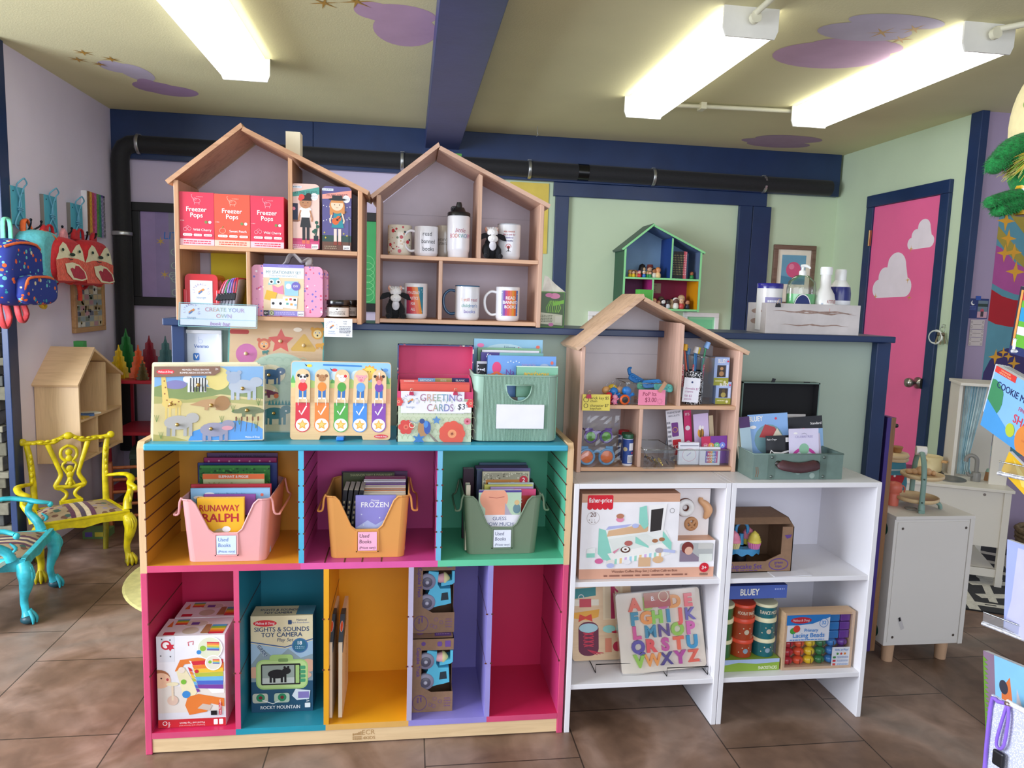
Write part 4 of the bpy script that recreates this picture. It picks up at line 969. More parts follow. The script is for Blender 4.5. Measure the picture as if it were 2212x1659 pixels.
 for z in(.52,.49,.44,.41,.385,.365):b.ball((0,Y(z)-.004,z),(.016 if z>.4 else.011,.007,.017),m,8,6)
 b.build('back_splat',t,'pierced carved back splat')
 return t
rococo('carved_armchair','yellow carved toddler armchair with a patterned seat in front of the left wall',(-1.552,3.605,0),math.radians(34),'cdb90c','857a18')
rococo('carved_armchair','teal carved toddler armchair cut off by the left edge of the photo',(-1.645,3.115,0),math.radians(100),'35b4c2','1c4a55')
# ---------------- things in and under the stationery house shelf (left on the ledge) ----------------
def pbox(x0,y0,x1,y1,Y,d,mat,zb=None,bev=0.0,mats=None,gap=.00004):
 "box whose front face fills photo rectangle at depth Y; local origin at the bottom centre of the front"
 xa,za,xb,zt=span(x0,y0,x1,y1,Y)
 if zb is None:zb=za
 w=xb-xa; h=zt-zb; b=MB(); b.box(-w/2,0,0,w/2,d,h,mat,bev=bev,mats=mats)
 return b,b.front(-w/2,0,w/2,h,0,gap),V(((xa+xb)/2,Y,zb)),w,h
WT=C('f6f2f0',.45); BK=C('17171b',.4)
def pops(x0,y0,x1,y1,col,lo,fl,peach,label):
 b,cv,loc,w,h=pbox(x0,y0,x1,y1,2.252,.075,C(col,.45),zb=H1.z+.2135)
 P=C('f3a4b0' if not peach else 'f7b49c',.45); L2=C('f9c6cc' if not peach else 'fbc9b4',.45)
 cv.rect(0,0,1,.12,L2); cv.scrib(.12,.02,.9,.10,2,C(col,.5))
 cv.ring(.52,.84,.10,.012,P,rv=.045); cv.line([(.43,.86),(.38,.90),(.36,.95),(.39,.96)],.012,P); cv.line([(.45,.81),(.45,.77)],.014,P); cv.line([(.58,.81),(.58,.77)],.014,P); cv.ring(.46,.87,.05,.01,P,rv=.025); cv.scrib(.5,.90,.68,.93,1,P)
 cv.text('Freezer',.5,.64,.085,WT,bold=.02,w=.72); cv.text('Pops',.5,.53,.085,WT,bold=.02,w=.46); cv.text('6 Pack',.04,.455,.018,WT,al='l',bold=.01)
 cv.ell(.77,.445,.045,C('7a8a4a',.5)); cv.ell(.88,.445,.045,WT)
 if peach:cv.ring(.23,.30,.09,.012,P,rv=.055); cv.line([(.22,.35),(.25,.39)],.02,C('6a8a3a'))
 else:cv.ring(.17,.30,.055,.012,P,rv=.035); cv.ring(.29,.31,.055,.012,P,rv=.035); cv.line([(.18,.34),(.25,.37),(.29,.345)],.01,P)
 cv.text(fl,.66,.275,.045,WT,bold=.014,w=.54)
 for u in(.12,.43,.72):cv.rr(u-.02,.175,u+.25-(.03 if u>.4 else 0),.22,WT,r=.03); cv.scrib(u+.02,.185,u+.2,.21,1,C(col))
 return solo(b,'popsicle_box',label,'box',loc,group='popsicle boxes in the house shelf')
pops(387,415,462.3,529,'dc3450','','Wild Cherry',False,'leftmost pink popsicle box, flavour wild cherry, in the brown house shelf')
pops(463,420,540,532,'e9563c','','Sweet Peach',True,'orange red popsicle box, flavour sweet peach, between two pink ones')
pops(541,424,613,535,'dc3450','','Wild Cherry',False,'pink popsicle box, flavour wild cherry, against the house shelf divider')
def tin(x0,y0,x1,y1,left,label,name):
 xa,za,xb,zt=span(x0,y0,x1,y1,2.253); zb=H1.z+.2135; w=xb-xa; h=zt-zb
 b=MB(); base=C('e9bfae' if left else '42387a',.35,coat=.3); b.prism(rrp(-w/2,0,w/2,h,.012),(0,0,0),(1,0,0),(0,0,1),.03,base,side=C('b9848a' if left else '1d1a2c',.35))
 cv=b.front(-w/2,0,w/2,h,0); skin=C('b98058' if left else 'f2cfae',.5); hair=C('2a1a16' if left else 'd08a4a',.5)
 band=C('4e9c8e' if left else 'ef9d8c',.5); cv.poly([(.0,.86),(.0,.80),(1,.85),(1,.96)],band) if left else cv.poly([(0,.87),(0,.80),(1,.83),(1,.95)],band)
 cv.text('AT THE STUDIO' if left else 'MUSIC MAKER',.52,.85,.036,C('24444a' if left else '4a2a44'),bold=.012,w=.8,rot=.05); cv.rect(.0,.93,.38,.965,C('dfe3ea')); cv.scrib(.03,.94,.34,.96,1,C('6a7a8a'))
 cv.ell(.82,.81,.13,C('f4f1ee')); cv.scrib(.74,.78,.9,.84,3,C('8aa0b0'))
 if left:
  cv.rect(.0,.10,1,.17,C('c8406c')); cv.poly([(0,.02),(1,.02),(1,.12),(0,.12)],C('d0527c')); cv.rect(.0,.45,.24,.70,C('1c2340')); cv.ell(.1,.62,.06,C('ef8a9c')); cv.rect(.0,.42,.26,.45,C('8a5a44'))
  cv.rect(.80,.14,.96,.22,C('20242c'));
  for q in((.86,.3),(.94,.36),(.80,.28),(.9,.42)):cv.line([(.88,.2),q],.02,C('1f4c40')); cv.ell(q[0],q[1],.06,C('245a48'))
 else:
  cv.rect(0,.0,1,.14,C('6a4636')); cv.rect(0,.14,1,.24,C('2c4a44'))
  for i in range(10):cv.ell(.05+i*.1,.70-.02*math.sin(i),.016,WT,n=8); cv.ell(.05+i*.1,.48-.02*math.sin(i+2),.016,WT,n=8)
  cv.line([(.92,.02),(.92,.5)],.02,C('17181f')); cv.ell(.92,.52,.04,C('7a8088'))
  for q in((.08,.28),(.12,.2),(.74,.27),(.85,.24)):cv.star(*q,.045,C('d8c23c'),r2=.015,n=4)
 for u in(.40,.55):cv.rect(u,.14,u+.10,.34,BK if left else C('efd0c2')); cv.rect(u-.01,.09,u+.11,.145,C('e07058' if left else '8a3c2a'))
 if left:cv.poly([(.32,.34),(.70,.34),(.64,.50),(.38,.50)],BK); cv.poly([(.36,.49),(.66,.49),(.72,.62),(.62,.65),(.40,.65),(.30,.62)],WT)
 else:cv.poly([(.32,.36),(.74,.36),(.64,.62),(.42,.62)],C('2b8a94')); cv.ell(.46,.46,.12,C('d8642c'),rv=.055); cv.ell(.56,.50,.09,C('d8642c'),rv=.045); cv.line([(.56,.5),(.82,.62)],.035,C('5a2c1c')); cv.ell(.52,.485,.04,C('3a1a14'))
 for s in(-1,1):cv.line([(.51+s*.16,.60),(.51+s*.24,.47),(.51+s*.22,.43)],.05,skin)
 if not left:cv.ell(.51,.70,.26,hair,rv=.12); cv.rect(.26,.56,.37,.70,hair); cv.rect(.66,.58,.77,.70,hair)
 cv.ell(.51,.72,.21,skin,rv=.095); cv.put(circ(.51,.745,.22,.085,16,0,PI),hair)
 if left:cv.ell(.62,.82,.10,hair); cv.ell(.38,.80,.10,C('e2483c')); cv.ell(.33,.77,.07,C('e2483c'))
 else:cv.ell(.51,.80,.30,BK,rv=.02); cv.rect(.34,.80,.68,.86,BK)
 for s in(-1,1):cv.ell(.51+s*.085,.715,.018,BK,n=8)
 cv.line([(.47,.675),(.51,.668),(.55,.675)],.012,C('a03c3c')); cv.rect(.72,.02,.96,.085,WT); cv.text('petit',.84,.035,.03,BK,bold=.02,w=.18); cv.scrib(.08,.02,.5,.08,2,C('f0d0d8' if left else 'a08a70'))
 return solo(b,'play_tin',label,'tin',((xa+xb)/2,2.253,zb),group='magnetic play tins in the house shelf')
tin(628.5,397,690,543,True,'pink play tin with a painter doll wearing a red flower','a')
tin(696,403,759,547,False,'purple play tin with a guitar playing doll in a black hat','b')
def logo(cv,u,v,r,fs=.1):
 "round shop badge: ring of letters around a pencil streak"
 for i,ch in enumerate('LITERACY KID'):
  if ch==' ':continue
  a=PI*.98-i*PI*1.12/11+.18; cv.text(ch,u+r*.82*math.cos(a),v+(r*.82*math.sin(a))/cv.asp-.01,r*.26/cv.asp,C('8d8ac0' if i%2 else 'b08aa8'),bold=.004,rot=a-PI/2)
 cv.line([(u-r*.32,v-r*.22/cv.asp),(u,v+r*.05/cv.asp),(u+r*.34,v+r*.28/cv.asp)],r*.26,C('e08a3c')); cv.line([(u-r*.34,v-r*.36/cv.asp),(u-r*.05,v-r*.12/cv.asp),(u+r*.1,v+r*.05/cv.asp)],r*.16,C('4f7ab0'))
 cv.text('lounge',u,v-r*.95/cv.asp,r*.30/cv.asp,C('8fa0b8'),bold=.004,w=r*1.25)
zs=H1.z+.0135
xa,za,xb,zt=span(399,592,470,656,2.26); w=xb-xa; h=zt-zs
t=thing('art_case','red plastic art case with a white shop label in the brown house shelf','case',((xa+xb)/2,2.262,zs)); RP=C('c8141c',.25,coat=.4)
b=MB(); b.prism(rrp(-w/2,0,w/2,h,.014),(0,0,0),(1,0,0),(0,0,1),.09,RP); b.prism(rrp(-w/2-.004,.0,w/2+.004,h*.88,.01),(0,.03,0),(1,0,0),(0,0,1),.03,RP); b.build('body',t)
for s in(-1,1):b=MB(); b.box(s*(w/2)-.004,-.004,h*.25,s*(w/2)+.006,.03,h*.62,RP,bev=.002); b.build('latch',t)
b=MB(); b.box(-w*.34,-.0015,0.002,w*.34,0,h*.84,C('eef0f4',.6)); cv=b.front(-w*.34,.002,w*.34,h*.84,-.0015); cv.rect(0,.30,1,.315,C('8fb4c8')); logo(cv,.5,.68,.36); cv.text('ART TO GO',.5,.19,.10,C('9ab8c8'),w=.86,bold=0); cv.text('kit',.5,.04,.10,C('7a8aa8'),bold=0); b.build('label',t)
PC=['d8465c','f08cb4','2f9a64','9a7ad0','8a6cc8','c8384c']
for i in range(6):
 x=W(486+i*8.6,620,2.27).x; b=MB(); m=C('c9c9d2',.35,'speck',sc=260,th=.36,cols=['9aa0b0','aab0bc','b8b4c4'])
 t=thing('zipper_pouch','zipper pouch with %s pull cord, %s from left beside the red case'%(('a red','a pink','a green','a lilac','a purple','a crimson')[i],('first','second','third','fourth','fifth','sixth')[i]),'pouch',(x-.038,2.262,zs),rot=(0,0,0),group='zipper pouches in the house shelf')
 hh=.110; b.T=Matrix.Rotation(math.radians(24-i*3.0),4,'Y'); b.puff([(-.004,0),(.003,0),(.003,hh),(-.004,hh)],(0,.12,0),(1,0,0),(0,0,1),.115,m); b.tube([(0,.006,hh),(0,.12,hh)],.003,C(PC[i]),6); b.build('pouch_bag',t)
 b=MB(); b.T=Matrix.Rotation(math.radians(24-i*3.0),4,'Y'); z=hh; b.tube([(-.002,.004,z),(-.004,-.004,z-.01),(-.003,-.007,z-.036),(.0,-.006,z-.045),(.004,-.006,z-.036),(.003,-.004,z-.01),(.002,.004,z)],.0022,C(PC[i],.4),6); b.build('pull_cord',t,'%s pull cord'%('red','pink','green','lilac','purple','crimson')[i])
 b=MB(); b.T=Matrix.Rotation(math.radians(24-i*3.0),4,'Y'); b.box(-.006,-.011,z-.064,.006,-.003,z-.043,BK,bev=.002); b.build('cord_tip',t,'black rubber tip')
def stin(x0,y0,x1,y1,Y,label,front):
 xa,za,xb,zt=span(x0,y0,x1,y1,Y); w=xb-xa; h=zt-zs; t=thing('stationery_tin',label,'tin',((xa+xb)/2,Y,zs),group='pink patterned stationery tins')
 b=MB(); b.prism(rrp(-w/2,0,w/2,h,.014),(0,0,0),(1,0,0),(0,0,1),.032,C('e59ab8',.35,'speck',sc=95,th=.30,cols=['7a6ac0','d8486c','f3e6ee','c05a9a','7a6ac0']),side=C('d98aac',.3)); b.build('tin_body',t)
 if front:
  b=MB(); u0,u1=-w/2+w*.165,-w/2+w*.735; b.box(u0,-.0012,.002,u1,0,h+.003,C('e8cda8',.55)); b.box(u0,-.0012,h,u1,.033,h+.0035,C('8a7ac8',.5)); cv=b.front(u0,.002,u1,h+.003,-.0012)
  cv.rect(0,.94,1,1,C('8478c4')); cv.text('ANIMAL PALS',.5,.955,.025,C('b0a8e0'),bold=0); cv.rect(0,.74,1,.94,C('f1eef0')); cv.text('MY STATIONERY SET',.5,.82,.055,C('5f8f96'),bold=.012,w=.86); cv.scrib(.15,.76,.85,.80,2,C('a8b8c0'))
  cv.poly([(.12,.60),(.40,.62),(.38,.74),(.16,.73)],C('86c4ca')); cv.ell(.2,.66,.06,WT); cv.ell(.37,.66,.06,WT); cv.ell(.2,.66,.03,BK); cv.ell(.37,.66,.03,BK)
  cv.poly([(.24,.45),(.50,.42),(.48,.60),(.36,.55),(.22,.60)],C('ef8aa8')); cv.poly([(.02,.32),(.28,.28),(.34,.45),(.08,.50)],C('e4b43c')); cv.rect(.18,.14,.48,.33,WT)
  for u in(.24,.42):cv.ell(u,.24,.035,BK)
  cv.rect(.52,.40,.86,.68,C('9cc8d8')); cv.ell(.62,.58,.07,C('e6eef2')); cv.ell(.8,.585,.11,C('7468b8')); cv.text('DIY',.8,.565,.04,WT,bold=.02); cv.poly([(.46,.16),(.82,.14),(.84,.36),(.48,.38)],C('efece4'))
  for(u,v,c_) in((.54,.3,'e8c23c'),(.64,.31,'c83c5c'),(.74,.3,'2a2a30'),(.56,.22,'5aa8a0'),(.66,.21,'e8a04c'),(.76,.2,'8fb8e0')):cv.rect(u,v,u+.06,v+.04,C(c_))
  cv.rect(0,0,1,.10,C('8f86c8')); cv.rect(0,0,.13,.10,BK); cv.text('6+',.065,.03,.045,WT,bold=.02); cv.rr(.14,.0,.26,.10,C('7a8a4a'),r=.05); cv.ring(.2,.05,.04,.01,WT); cv.scrib(.3,.02,.78,.08,2,C('b8b0e0')); cv.rect(.84,0,1,.09,C('f2f0f4')); cv.text('petit',.92,.025,.04,C('3a3a50'),bold=.02,w=.14)
  b.build('paper_band',t,'printed paper band around the tin')
 return t
stin(543.5,574,697,679,2.262,'pink patterned stationery tin with its printed band, in front of the other tin',True)
stin(556,580,709,677,2.305,'pink patterned stationery tin mostly hidden behind the banded one',False)
p=W(612,574,2.28)
b=MB(); z=p.z; pts=[(0,.01,-.003),(.012,0,.006),(.018,0,.022),(.03,0,.030),(.045,-.004,.018),(.055,0,.008),(.068,0,.014),(.076,0,.018),(.075,.002,.002),(.08,.01,-.003)]
b.tube(pts,.011,C('aaa29e',.5,'fabric'),6,flat=.14,up=(0,0,1)); o=solo(b,'ribbon','loop of grey ribbon lying on top of the stationery tins','ribbon',(p.x,2.275,zs+.1485))
o.location.z=span(543.5,574,697,679,2.262)[3]+.004
def jar(x0,x1,Y,label):
 xa,za,xb,zt=span(x0,648,x1,684,Y); r=(xb-xa)/2; h=zt-zs
 t=thing('cosmetic_jar',label,'jar',((xa+xb)/2,Y+r,zs),group='dark jars in the brown house shelf')
 b=MB(); b.lathe([(r*.94,0),(r,.003),(r,h*.66),(r*.9,h*.7),(r*.86,h*.72)],C('2b1b14',.15,coat=.5),n=28); cv=CylCanvas(b,(0,0),r,h*.08,h*.58,-1.25,1.25); cv.rect(0,0,1,1,C('e9e4de',.6)); cv.scrib(.2,.2,.8,.6,3,C('5a5248')); cv.ell(.5,.8,.03,C('3a332c'),n=8); b.build('jar_body',t)
 b=MB(); b.lathe([(r*1.0,h*.72),(r*1.02,h*.74),(r*1.02,h*.97),(r*.98,h)],C('15151a',.2,coat=.5),n=28); b.build('lid',t,'black screw lid')
 return t
jar(703,753,2.262,'dark cosmetic jar with a white label at the right of the stationery tin')
jar(744,770,2.345,'dark cosmetic jar half hidden behind the front one, against the house side')
def paper(name,label,x0,y0,x1,y1,Y,col,draw,tilt=0.0,th=.0012,cat='sign',group=None):
 xa,za,xb,zt=span(x0,y0,x1,y1,Y); w=xb-xa; h=zt-za; b=MB(); b.box(-w/2,0,0,w/2,th,h,C(col,.5)); cv=b.front(-w/2,0,w/2,h,0); draw(cv)
 return solo(b,name,label,cat,((xa+xb)/2,Y,za),group=group,rot=(0,tilt,0))
def d_(cv):
 logo(cv,.27,.55,.2); cv.text('locally',.74,.82,.06,C('4a4a58'),bold=0,w=.3); cv.text('made',.74,.70,.06,C('4a4a58'),bold=0,w=.22); cv.scrib(.54,.2,.94,.6,5,C('5a5a66')); cv.text('$20',.84,.08,.07,C('4a4a58'),bold=0); cv.text('bookshop',.27,.16,.07,C('a8b0c8'),bold=0,w=.4); cv.rect(.49,.08,.495,.9,C('b8b8c0'))
paper('price_card','white handwritten price card hanging from the base of the brown house shelf',700,688,761,728,2.236,'eef0f3',d_)
xa,za,xb,zt=span(379,656,551,708,2.205); w=xb-xa; h=zt-za
t=thing('laminated_sign','laminated sign reading CREATE YOUR OWN below the red art case','sign',((xa+xb)/2,2.232,za),rot=(-.1,math.radians(.5),0))
b=MB(); b.box(-w/2+.004,0,.004,w/2-.004,.001,h-.004,C('ecebf2',.5)); cv=b.front(-w/2,0,w/2,h,0); cv.rect(.0,.32,1,.335,C('7ec0cc')); logo(cv,.16,.64,.1)
cols=[C(q,.5) for q in('c98a94','d0a890','a8b89a','8ab0b8','a0a0c8','b898c0')]
cv.text('CREATE YOUR',.58,.66,.17,None,bold=.004,w=.56,cols=cols); cv.text('OWN',.57,.40,.17,None,bold=.004,cols=cols); cv.text('book bag',.52,.08,.15,C('a878b8'),bold=.01,w=.3,shear=.2); b.build('paper',t)
b=MB(); b.box(-w/2,-.0012,0,w/2,-.0008,h,clear('f6fafc',base=.03,k=.3,rough=.12)); FR=C('8fc8d0',.3)
for q in((-w/2,0,w/2,.0012),(-w/2,h-.0012,w/2,h),(-w/2,0,-w/2+.0012,h),(w/2-.0012,0,w/2,h)):b.box(q[0],-.0014,q[1],q[2],.001,q[3],FR)
b.build('plastic_sleeve',t,'shiny plastic sleeve')
# ---------------- mug house shelf ----------------
def mug(cx,x0,x1,y0,y1,Y,zb,body,label,deco=None,inner=None,handle=0,hcol=None,rim=None,name='mug',group='mugs in the pink wooden house shelf',a=.95):
 xa,za,xb,zt=span(x0,y0,x1,y1,Y); r=(xb-xa)/2; h=zt-zb; t=thing(name,label,'mug',((xa+xb)/2,Y+r,zb),group=group)
 b=MB(); m=C(body,.12,coat=.6) if isinstance(body,str) else body; im=C(inner,.15,coat=.5) if inner else m
 b.lathe([(r*.80,0),(r*.93,.003),(r,.012),(r,h-.002),(r*.985,h)],m,n=40,capt=False); b.lathe([(r*.985,h),(r*.93,h-.003),(r*.92,.01),(0,.008)],im,n=40,capb=False)
 if rim:b.lathe([(r*1.004,h-.003),(r*1.004,h+.0005),(r*.93,h+.0005)],C(rim,.2),n=40,capb=False,capt=False)
 if deco:deco(CylCanvas(b,(0,0),r,0,h,-a,a))
 b.build('mug_body',t)
 if handle:
  hr=h*.30; s=handle; b=MB(); zc=h*.52; P=[(s*r*.96,0,zc+hr*1.05),(s*(r+hr*.5),0,zc+hr*1.12),(s*(r+hr*1.0),0,zc+hr*.7),(s*(r+hr*1.12),0,zc),(s*(r+hr*.92),0,zc-hr*.75),(s*(r+hr*.45),0,zc-hr*1.15),(s*r*.96,0,zc-hr*1.1)]
  b.tube(P,.0062,C(hcol,.12,coat=.6) if hcol else m,10,flat=.75); b.build('handle',t)
 return t
zu=H2.z+.2135; zl=H2.z+.0135
def floral(cv):
 rnd=random.Random(4)
 for i in range(46):cv.ell(rnd.random(),rnd.random()*.9+.05,rnd.choice((.012,.02,.035)),C(rnd.choice(('c03a44','c98a3c','2c3440','b86a70','6a7a5a')),.3),n=8,same=i>0)
 for(u,v) in((.3,.8),(.55,.6),(.2,.35),(.5,.15),(.75,.45)):cv.ell(u,v,.055,C('c23440',.3),n=10)
mug(0,836.5,890,485,548,2.385,zu,'e2d9c6','floral mug with small red and dark flowers, leftmost on the upper mug shelf',floral,a=1.4)
mug(0,895,947,488,551,2.357,zu,'ebe9ee','white mug reading read banned books with its handle to the left',lambda cv:[cv.text(s_,.60-(.0 if i else.06),.68-.25*i,.14,C('2a2a30',.5),bold=.002,w=(.4,.62,.52)[i]) for i,s_ in enumerate(('read','banned','books'))],handle=-1)
mug(0,943,985,487,551,2.42,zu,C('b3a79a',.1,coat=.6),'taupe mug half hidden behind the white drink bottle',lambda cv:(cv.text('HEAVY',.33,.52,.08,C('4a4038'),bold=.01),cv.text('LITERATURE',.38,.40,.08,C('4a4038'),bold=.01,w=.6)),handle=1,hcol='6a645c')
mug(0,1077,1128,483,556,2.37,zu,'e8e7ea','tall white mug with rainbow breath print behind the upper toy cow',lambda cv:([cv.text(s_,.45,.76-.085*i,.05,C(('c8604a','b8506a','7a6ab0','4a4a8a')[i]),bold=.02,w=.66) for i,s_ in enumerate(('this sounds','like a job for','rainbow','breaths'))],cv.ring(.42,.36,.12,.02,C('c83c3c'),a0=-.3,a1=PI+.3),cv.ell(.42,.34,.07,C('b03030')),cv.rect(.40,.22,.44,.36,C('2a2420')),cv.line([(.33,.22),(.42,.26),(.52,.22)],.02,C('2a2420'))),rim='b8bcc4')
def lit(cv):
 for i,c_ in enumerate(('c83c4c','d8402c','e8702c','e8902c')):cv.poly([(.05+.13*i,.9),(.18+.13*i,.9),(.42+.13*i,.14),(.29+.13*i,.14)],C(c_,.3))
 cv.poly([(.05,.14),(.05,.9),(.29,.14)],C('b03c5c',.3)); cv.poly([(.57,.9),(.84,.9),(.84,.14),(.81,.14)],C('2f7f94',.3))
 for i,s_ in enumerate(('WITH LITERACY','& JUSTICE','FOR','ALL')):cv.text(s_,.38,.70-.155*i,.075,WT,bold=.01,w=(.58,.46,.18,.18)[i])
 for q in((.76,.82),(.8,.76),(.78,.22)):cv.star(*q,.03,WT,r2=.008,n=4)
mug(0,872,924,612,688,2.37,zl,'eeecef','white mug with a striped red and orange print behind the lower toy cow',lit,handle=-1)
mug(0,984,1038,617,691,2.36,zl,'ecebee','white mug reading I still read childrens books with a blue handle',lambda cv:[cv.text(s_,.58,.55-.17*i,.10,None,bold=.018,w=(.72,.74,.5)[i],cols=[C(q) for q in cc]) for i,(s_,cc) in enumerate((('I still read',('d8703c','c8504a','b04a70')),("children's",('2f9a8a','3c7ab8')),('books',('7a5ab0','5a6ac0'))))],handle=-1,hcol='24557c',rim='2c5f86')
def rbb(cv):
 cv.rect(.14,.16,.93,.90,C('4a4480',.3))
 for i,c_ in enumerate(('7a4aa0','b83a70','d8402c','e8702c','e89a34','e8702c','3a6ab0')):cv.rect(.22+i*.1,.16,.22+(i+1)*.1,.90,C(c_,.3),same=i>0)
 for i,s_ in enumerate(('READ','BANNED','BOOKS')):cv.text(s_,.56,.64-.13*i,.09,WT,bold=.035,w=(.42,.66,.52)[i])
 for q in((.18,.84),(.18,.2),(.88,.8),(.9,.24)):cv.star(*q,.03,WT,r2=.008,n=4)
mug(0,1074,1126,620,693,2.36,zl,'eeedf0','white mug reading READ BANNED BOOKS on rainbow stripes, handle to the left',rbb,handle=-1)
xa,za,xb,zt=span(967,465,1017,554,2.358); r=(xb-xa)/2; h=zt-zu
t=thing('drink_bottle','white drink bottle reading little BOOKWORM with a black spout lid','bottle',((xa+xb)/2,2.36+r,zu))
b=MB(); b.lathe([(r*.86,0),(r*.92,.002),(r*.93,.018),(r*.97,.02),(r,.03),(r,h*.97),(r*.96,h)],C('eceaee',.15,coat=.6),n=36); cv=CylCanvas(b,(0,0),r,0,h,-1.3,1.3); cv.text('little',.54,.60,.10,C('a83c5c'),bold=.0,shear=.25,w=.42); cv.text('BOOKWORM',.56,.47,.10,None,bold=.01,w=.76,cols=[C(q) for q in('c8485c','d8703c','3c9a94','4a8ab8','c85a8a')]); b.build('bottle_body',t)
b=MB(); b.lathe([(r*1.0,h),(r*1.0,h+.010),(r*.9,h+.013),(r*.6,h+.016),(r*.45,h+.028)],C('19191c',.35),n=28); b.lathe([(r*.28,h+.026),(r*.26,h+.036),(r*.2,h+.045)],C('19191c',.35),n=14); b.tube([(-r*.6,0,h+.012),(-r*.62,-.005,h+.026),(-r*.3,-.01,h+.028)],.004,C('2a2a2e',.35),8); b.build('lid',t,'black spout lid')
def cow(x,yb,Y,zb,s,label):
 p=W(x,yb,Y); t=thing('plush_cow',label,'toy',(p.x,Y,zb),.15,'plush black and white toy cows'); B_=C('131318',.9,'fabric',sc=150,var=.3); Wf=C('f0eeec',.95,'fabric',sc=160,var=.08,bump=.9); Pk=C('e6a890',.8,'fabric')
 b=MB(); b.ball((0,.0,.030),(.030,.026,.032),B_,18,12); b.ball((0,-.002,.052),(.022,.02,.022),B_,14,9)
 for k in(-1,1):b.tube([(k*.016,-.005,.045),(k*.022,-.024,.03),(k*.020,-.030,.010)],[.010,.010,.009],B_,10); b.tube([(k*.012,-.005,.012),(k*.024,-.03,.010),(k*.026,-.04,.008)],[.010,.009,.008],B_,10); b.ball((k*.026,-.040,.0085),.0085,B_,10,7); b.ball((k*.020,-.030,.009),.0085,B_,10,7)
 b.build('body',t)
 b=MB(); b.ball((0,-.030,.044),(.013,.008,.017),C('dcdae0',.9,'fabric'),12,8); b.build('bib',t,'pale grey bib')
 b=MB(); b.ball((0,-.014,.076),(.021,.019,.020),B_,16,10); b.ball((0,-.031,.068),(.0185,.012,.0135),Wf,14,9)
 for k in(-1,1):b.ball((k*.011,-.0335,.079),.0026,C('0a0a0c',.1),8,6); b.ball((k*.005,-.0412,.066),.0014,C('8a6a68',.6),6,4)
 b.build('head',t)
 b=MB(); b.ball((0,-.020,.089),(.020,.018,.015),Wf,16,10)
 rnd=random.Random(2)
 for i in range(40):a=rnd.random()*6.28; q=rnd.random(); b.tube([(.015*q*math.cos(a),-.018+.014*q*math.sin(a),.098),(.022*q*math.cos(a),-.020+.02*q*math.sin(a),.107)],[.0022,.0005],Wf,4,cap=False)
 b.build('hair_tuft',t,'fluffy white tuft')
 for k in(-1,1):
  b=MB(); b.puff([(.0,-.007),(k*.02,-.016),(k*.036,-.019),(k*.026,.002),(k*.01,.007),(0,.007)][::k],(k*.018,-.016,.080),(1,0,0),(0,0,1),.006,B_); b.build('ear',t)
  b=MB(); b.tube([(k*.013,-.008,.092),(k*.018,-.008,.101),(k*.018,-.009,.109)],[.007,.0065,.003],Pk,8); b.build('horn',t,'pink felt horn')
 t.scale=(s,s,s); return t
cow(1059,556,2.385,zu,.93,'plush cow sitting on the upper mug shelf right of the divider')
cow(852,687,2.385,zl,.95,'plush cow sitting on the lower mug shelf at its left end')
b,cv,loc,w,h=pbox(1163,630,1219,704,2.40,.07,C('4f8a2a',.4),zb=LEDGE,mats=dict(t=C('6a9a3c')))
cv.rect(.03,.03,.97,.97,C('3d5a2c',.4)); cv.ell(.62,.88,.2,C('d88ab0'),rv=.08); cv.ell(.4,.9,.15,C('cf7aa8'),rv=.06)
for i in range(8):cv.line([(.45+.04*i,.75),(.3+.08*i,.55),(.35+.06*i,.42)],.03,C(('6fae3c','8fc84c')[i%2]))
cv.poly([(.55,.60),(.97,.68),(.97,.78),(.57,.70)],C('7cc044')); cv.poly([(.03,.10),(.93,.06),(.93,.36),(.03,.42)],C('c8ccb4')); cv.scrib(.06,.14,.55,.36,5,C('6a7058')); cv.rect(.66,.14,.90,.32,C('d6d8c6')); cv.ell(.5,.08,.1,C('d07ab0'),rv=.05)
solo(b,'flower_seed_box','green flower printed box at the right of the mug house shelf','box',loc)
b=MB(); b.add([(0,0,0),(.035,-.01,0),(.08,.0,0),(.07,.03,0),(.01,.03,0),(.008,.01,.055),(.022,.015,.05),(.045,.012,.028),(.012,.02,.05)],[(0,1,6,5),(1,7,6),(1,2,7),(2,3,7),(3,8,7),(7,8,6),(8,5,6),(3,4,8),(4,0,5,8)],C('f1eee6',.9,'fabric',sc=30)); p=W(1172,630,2.41)
solo(b,'tissue','crumpled white tissue sticking up out of the green printed box','tissue',(p.x,2.415,W(1190,630,2.41).z-.001))
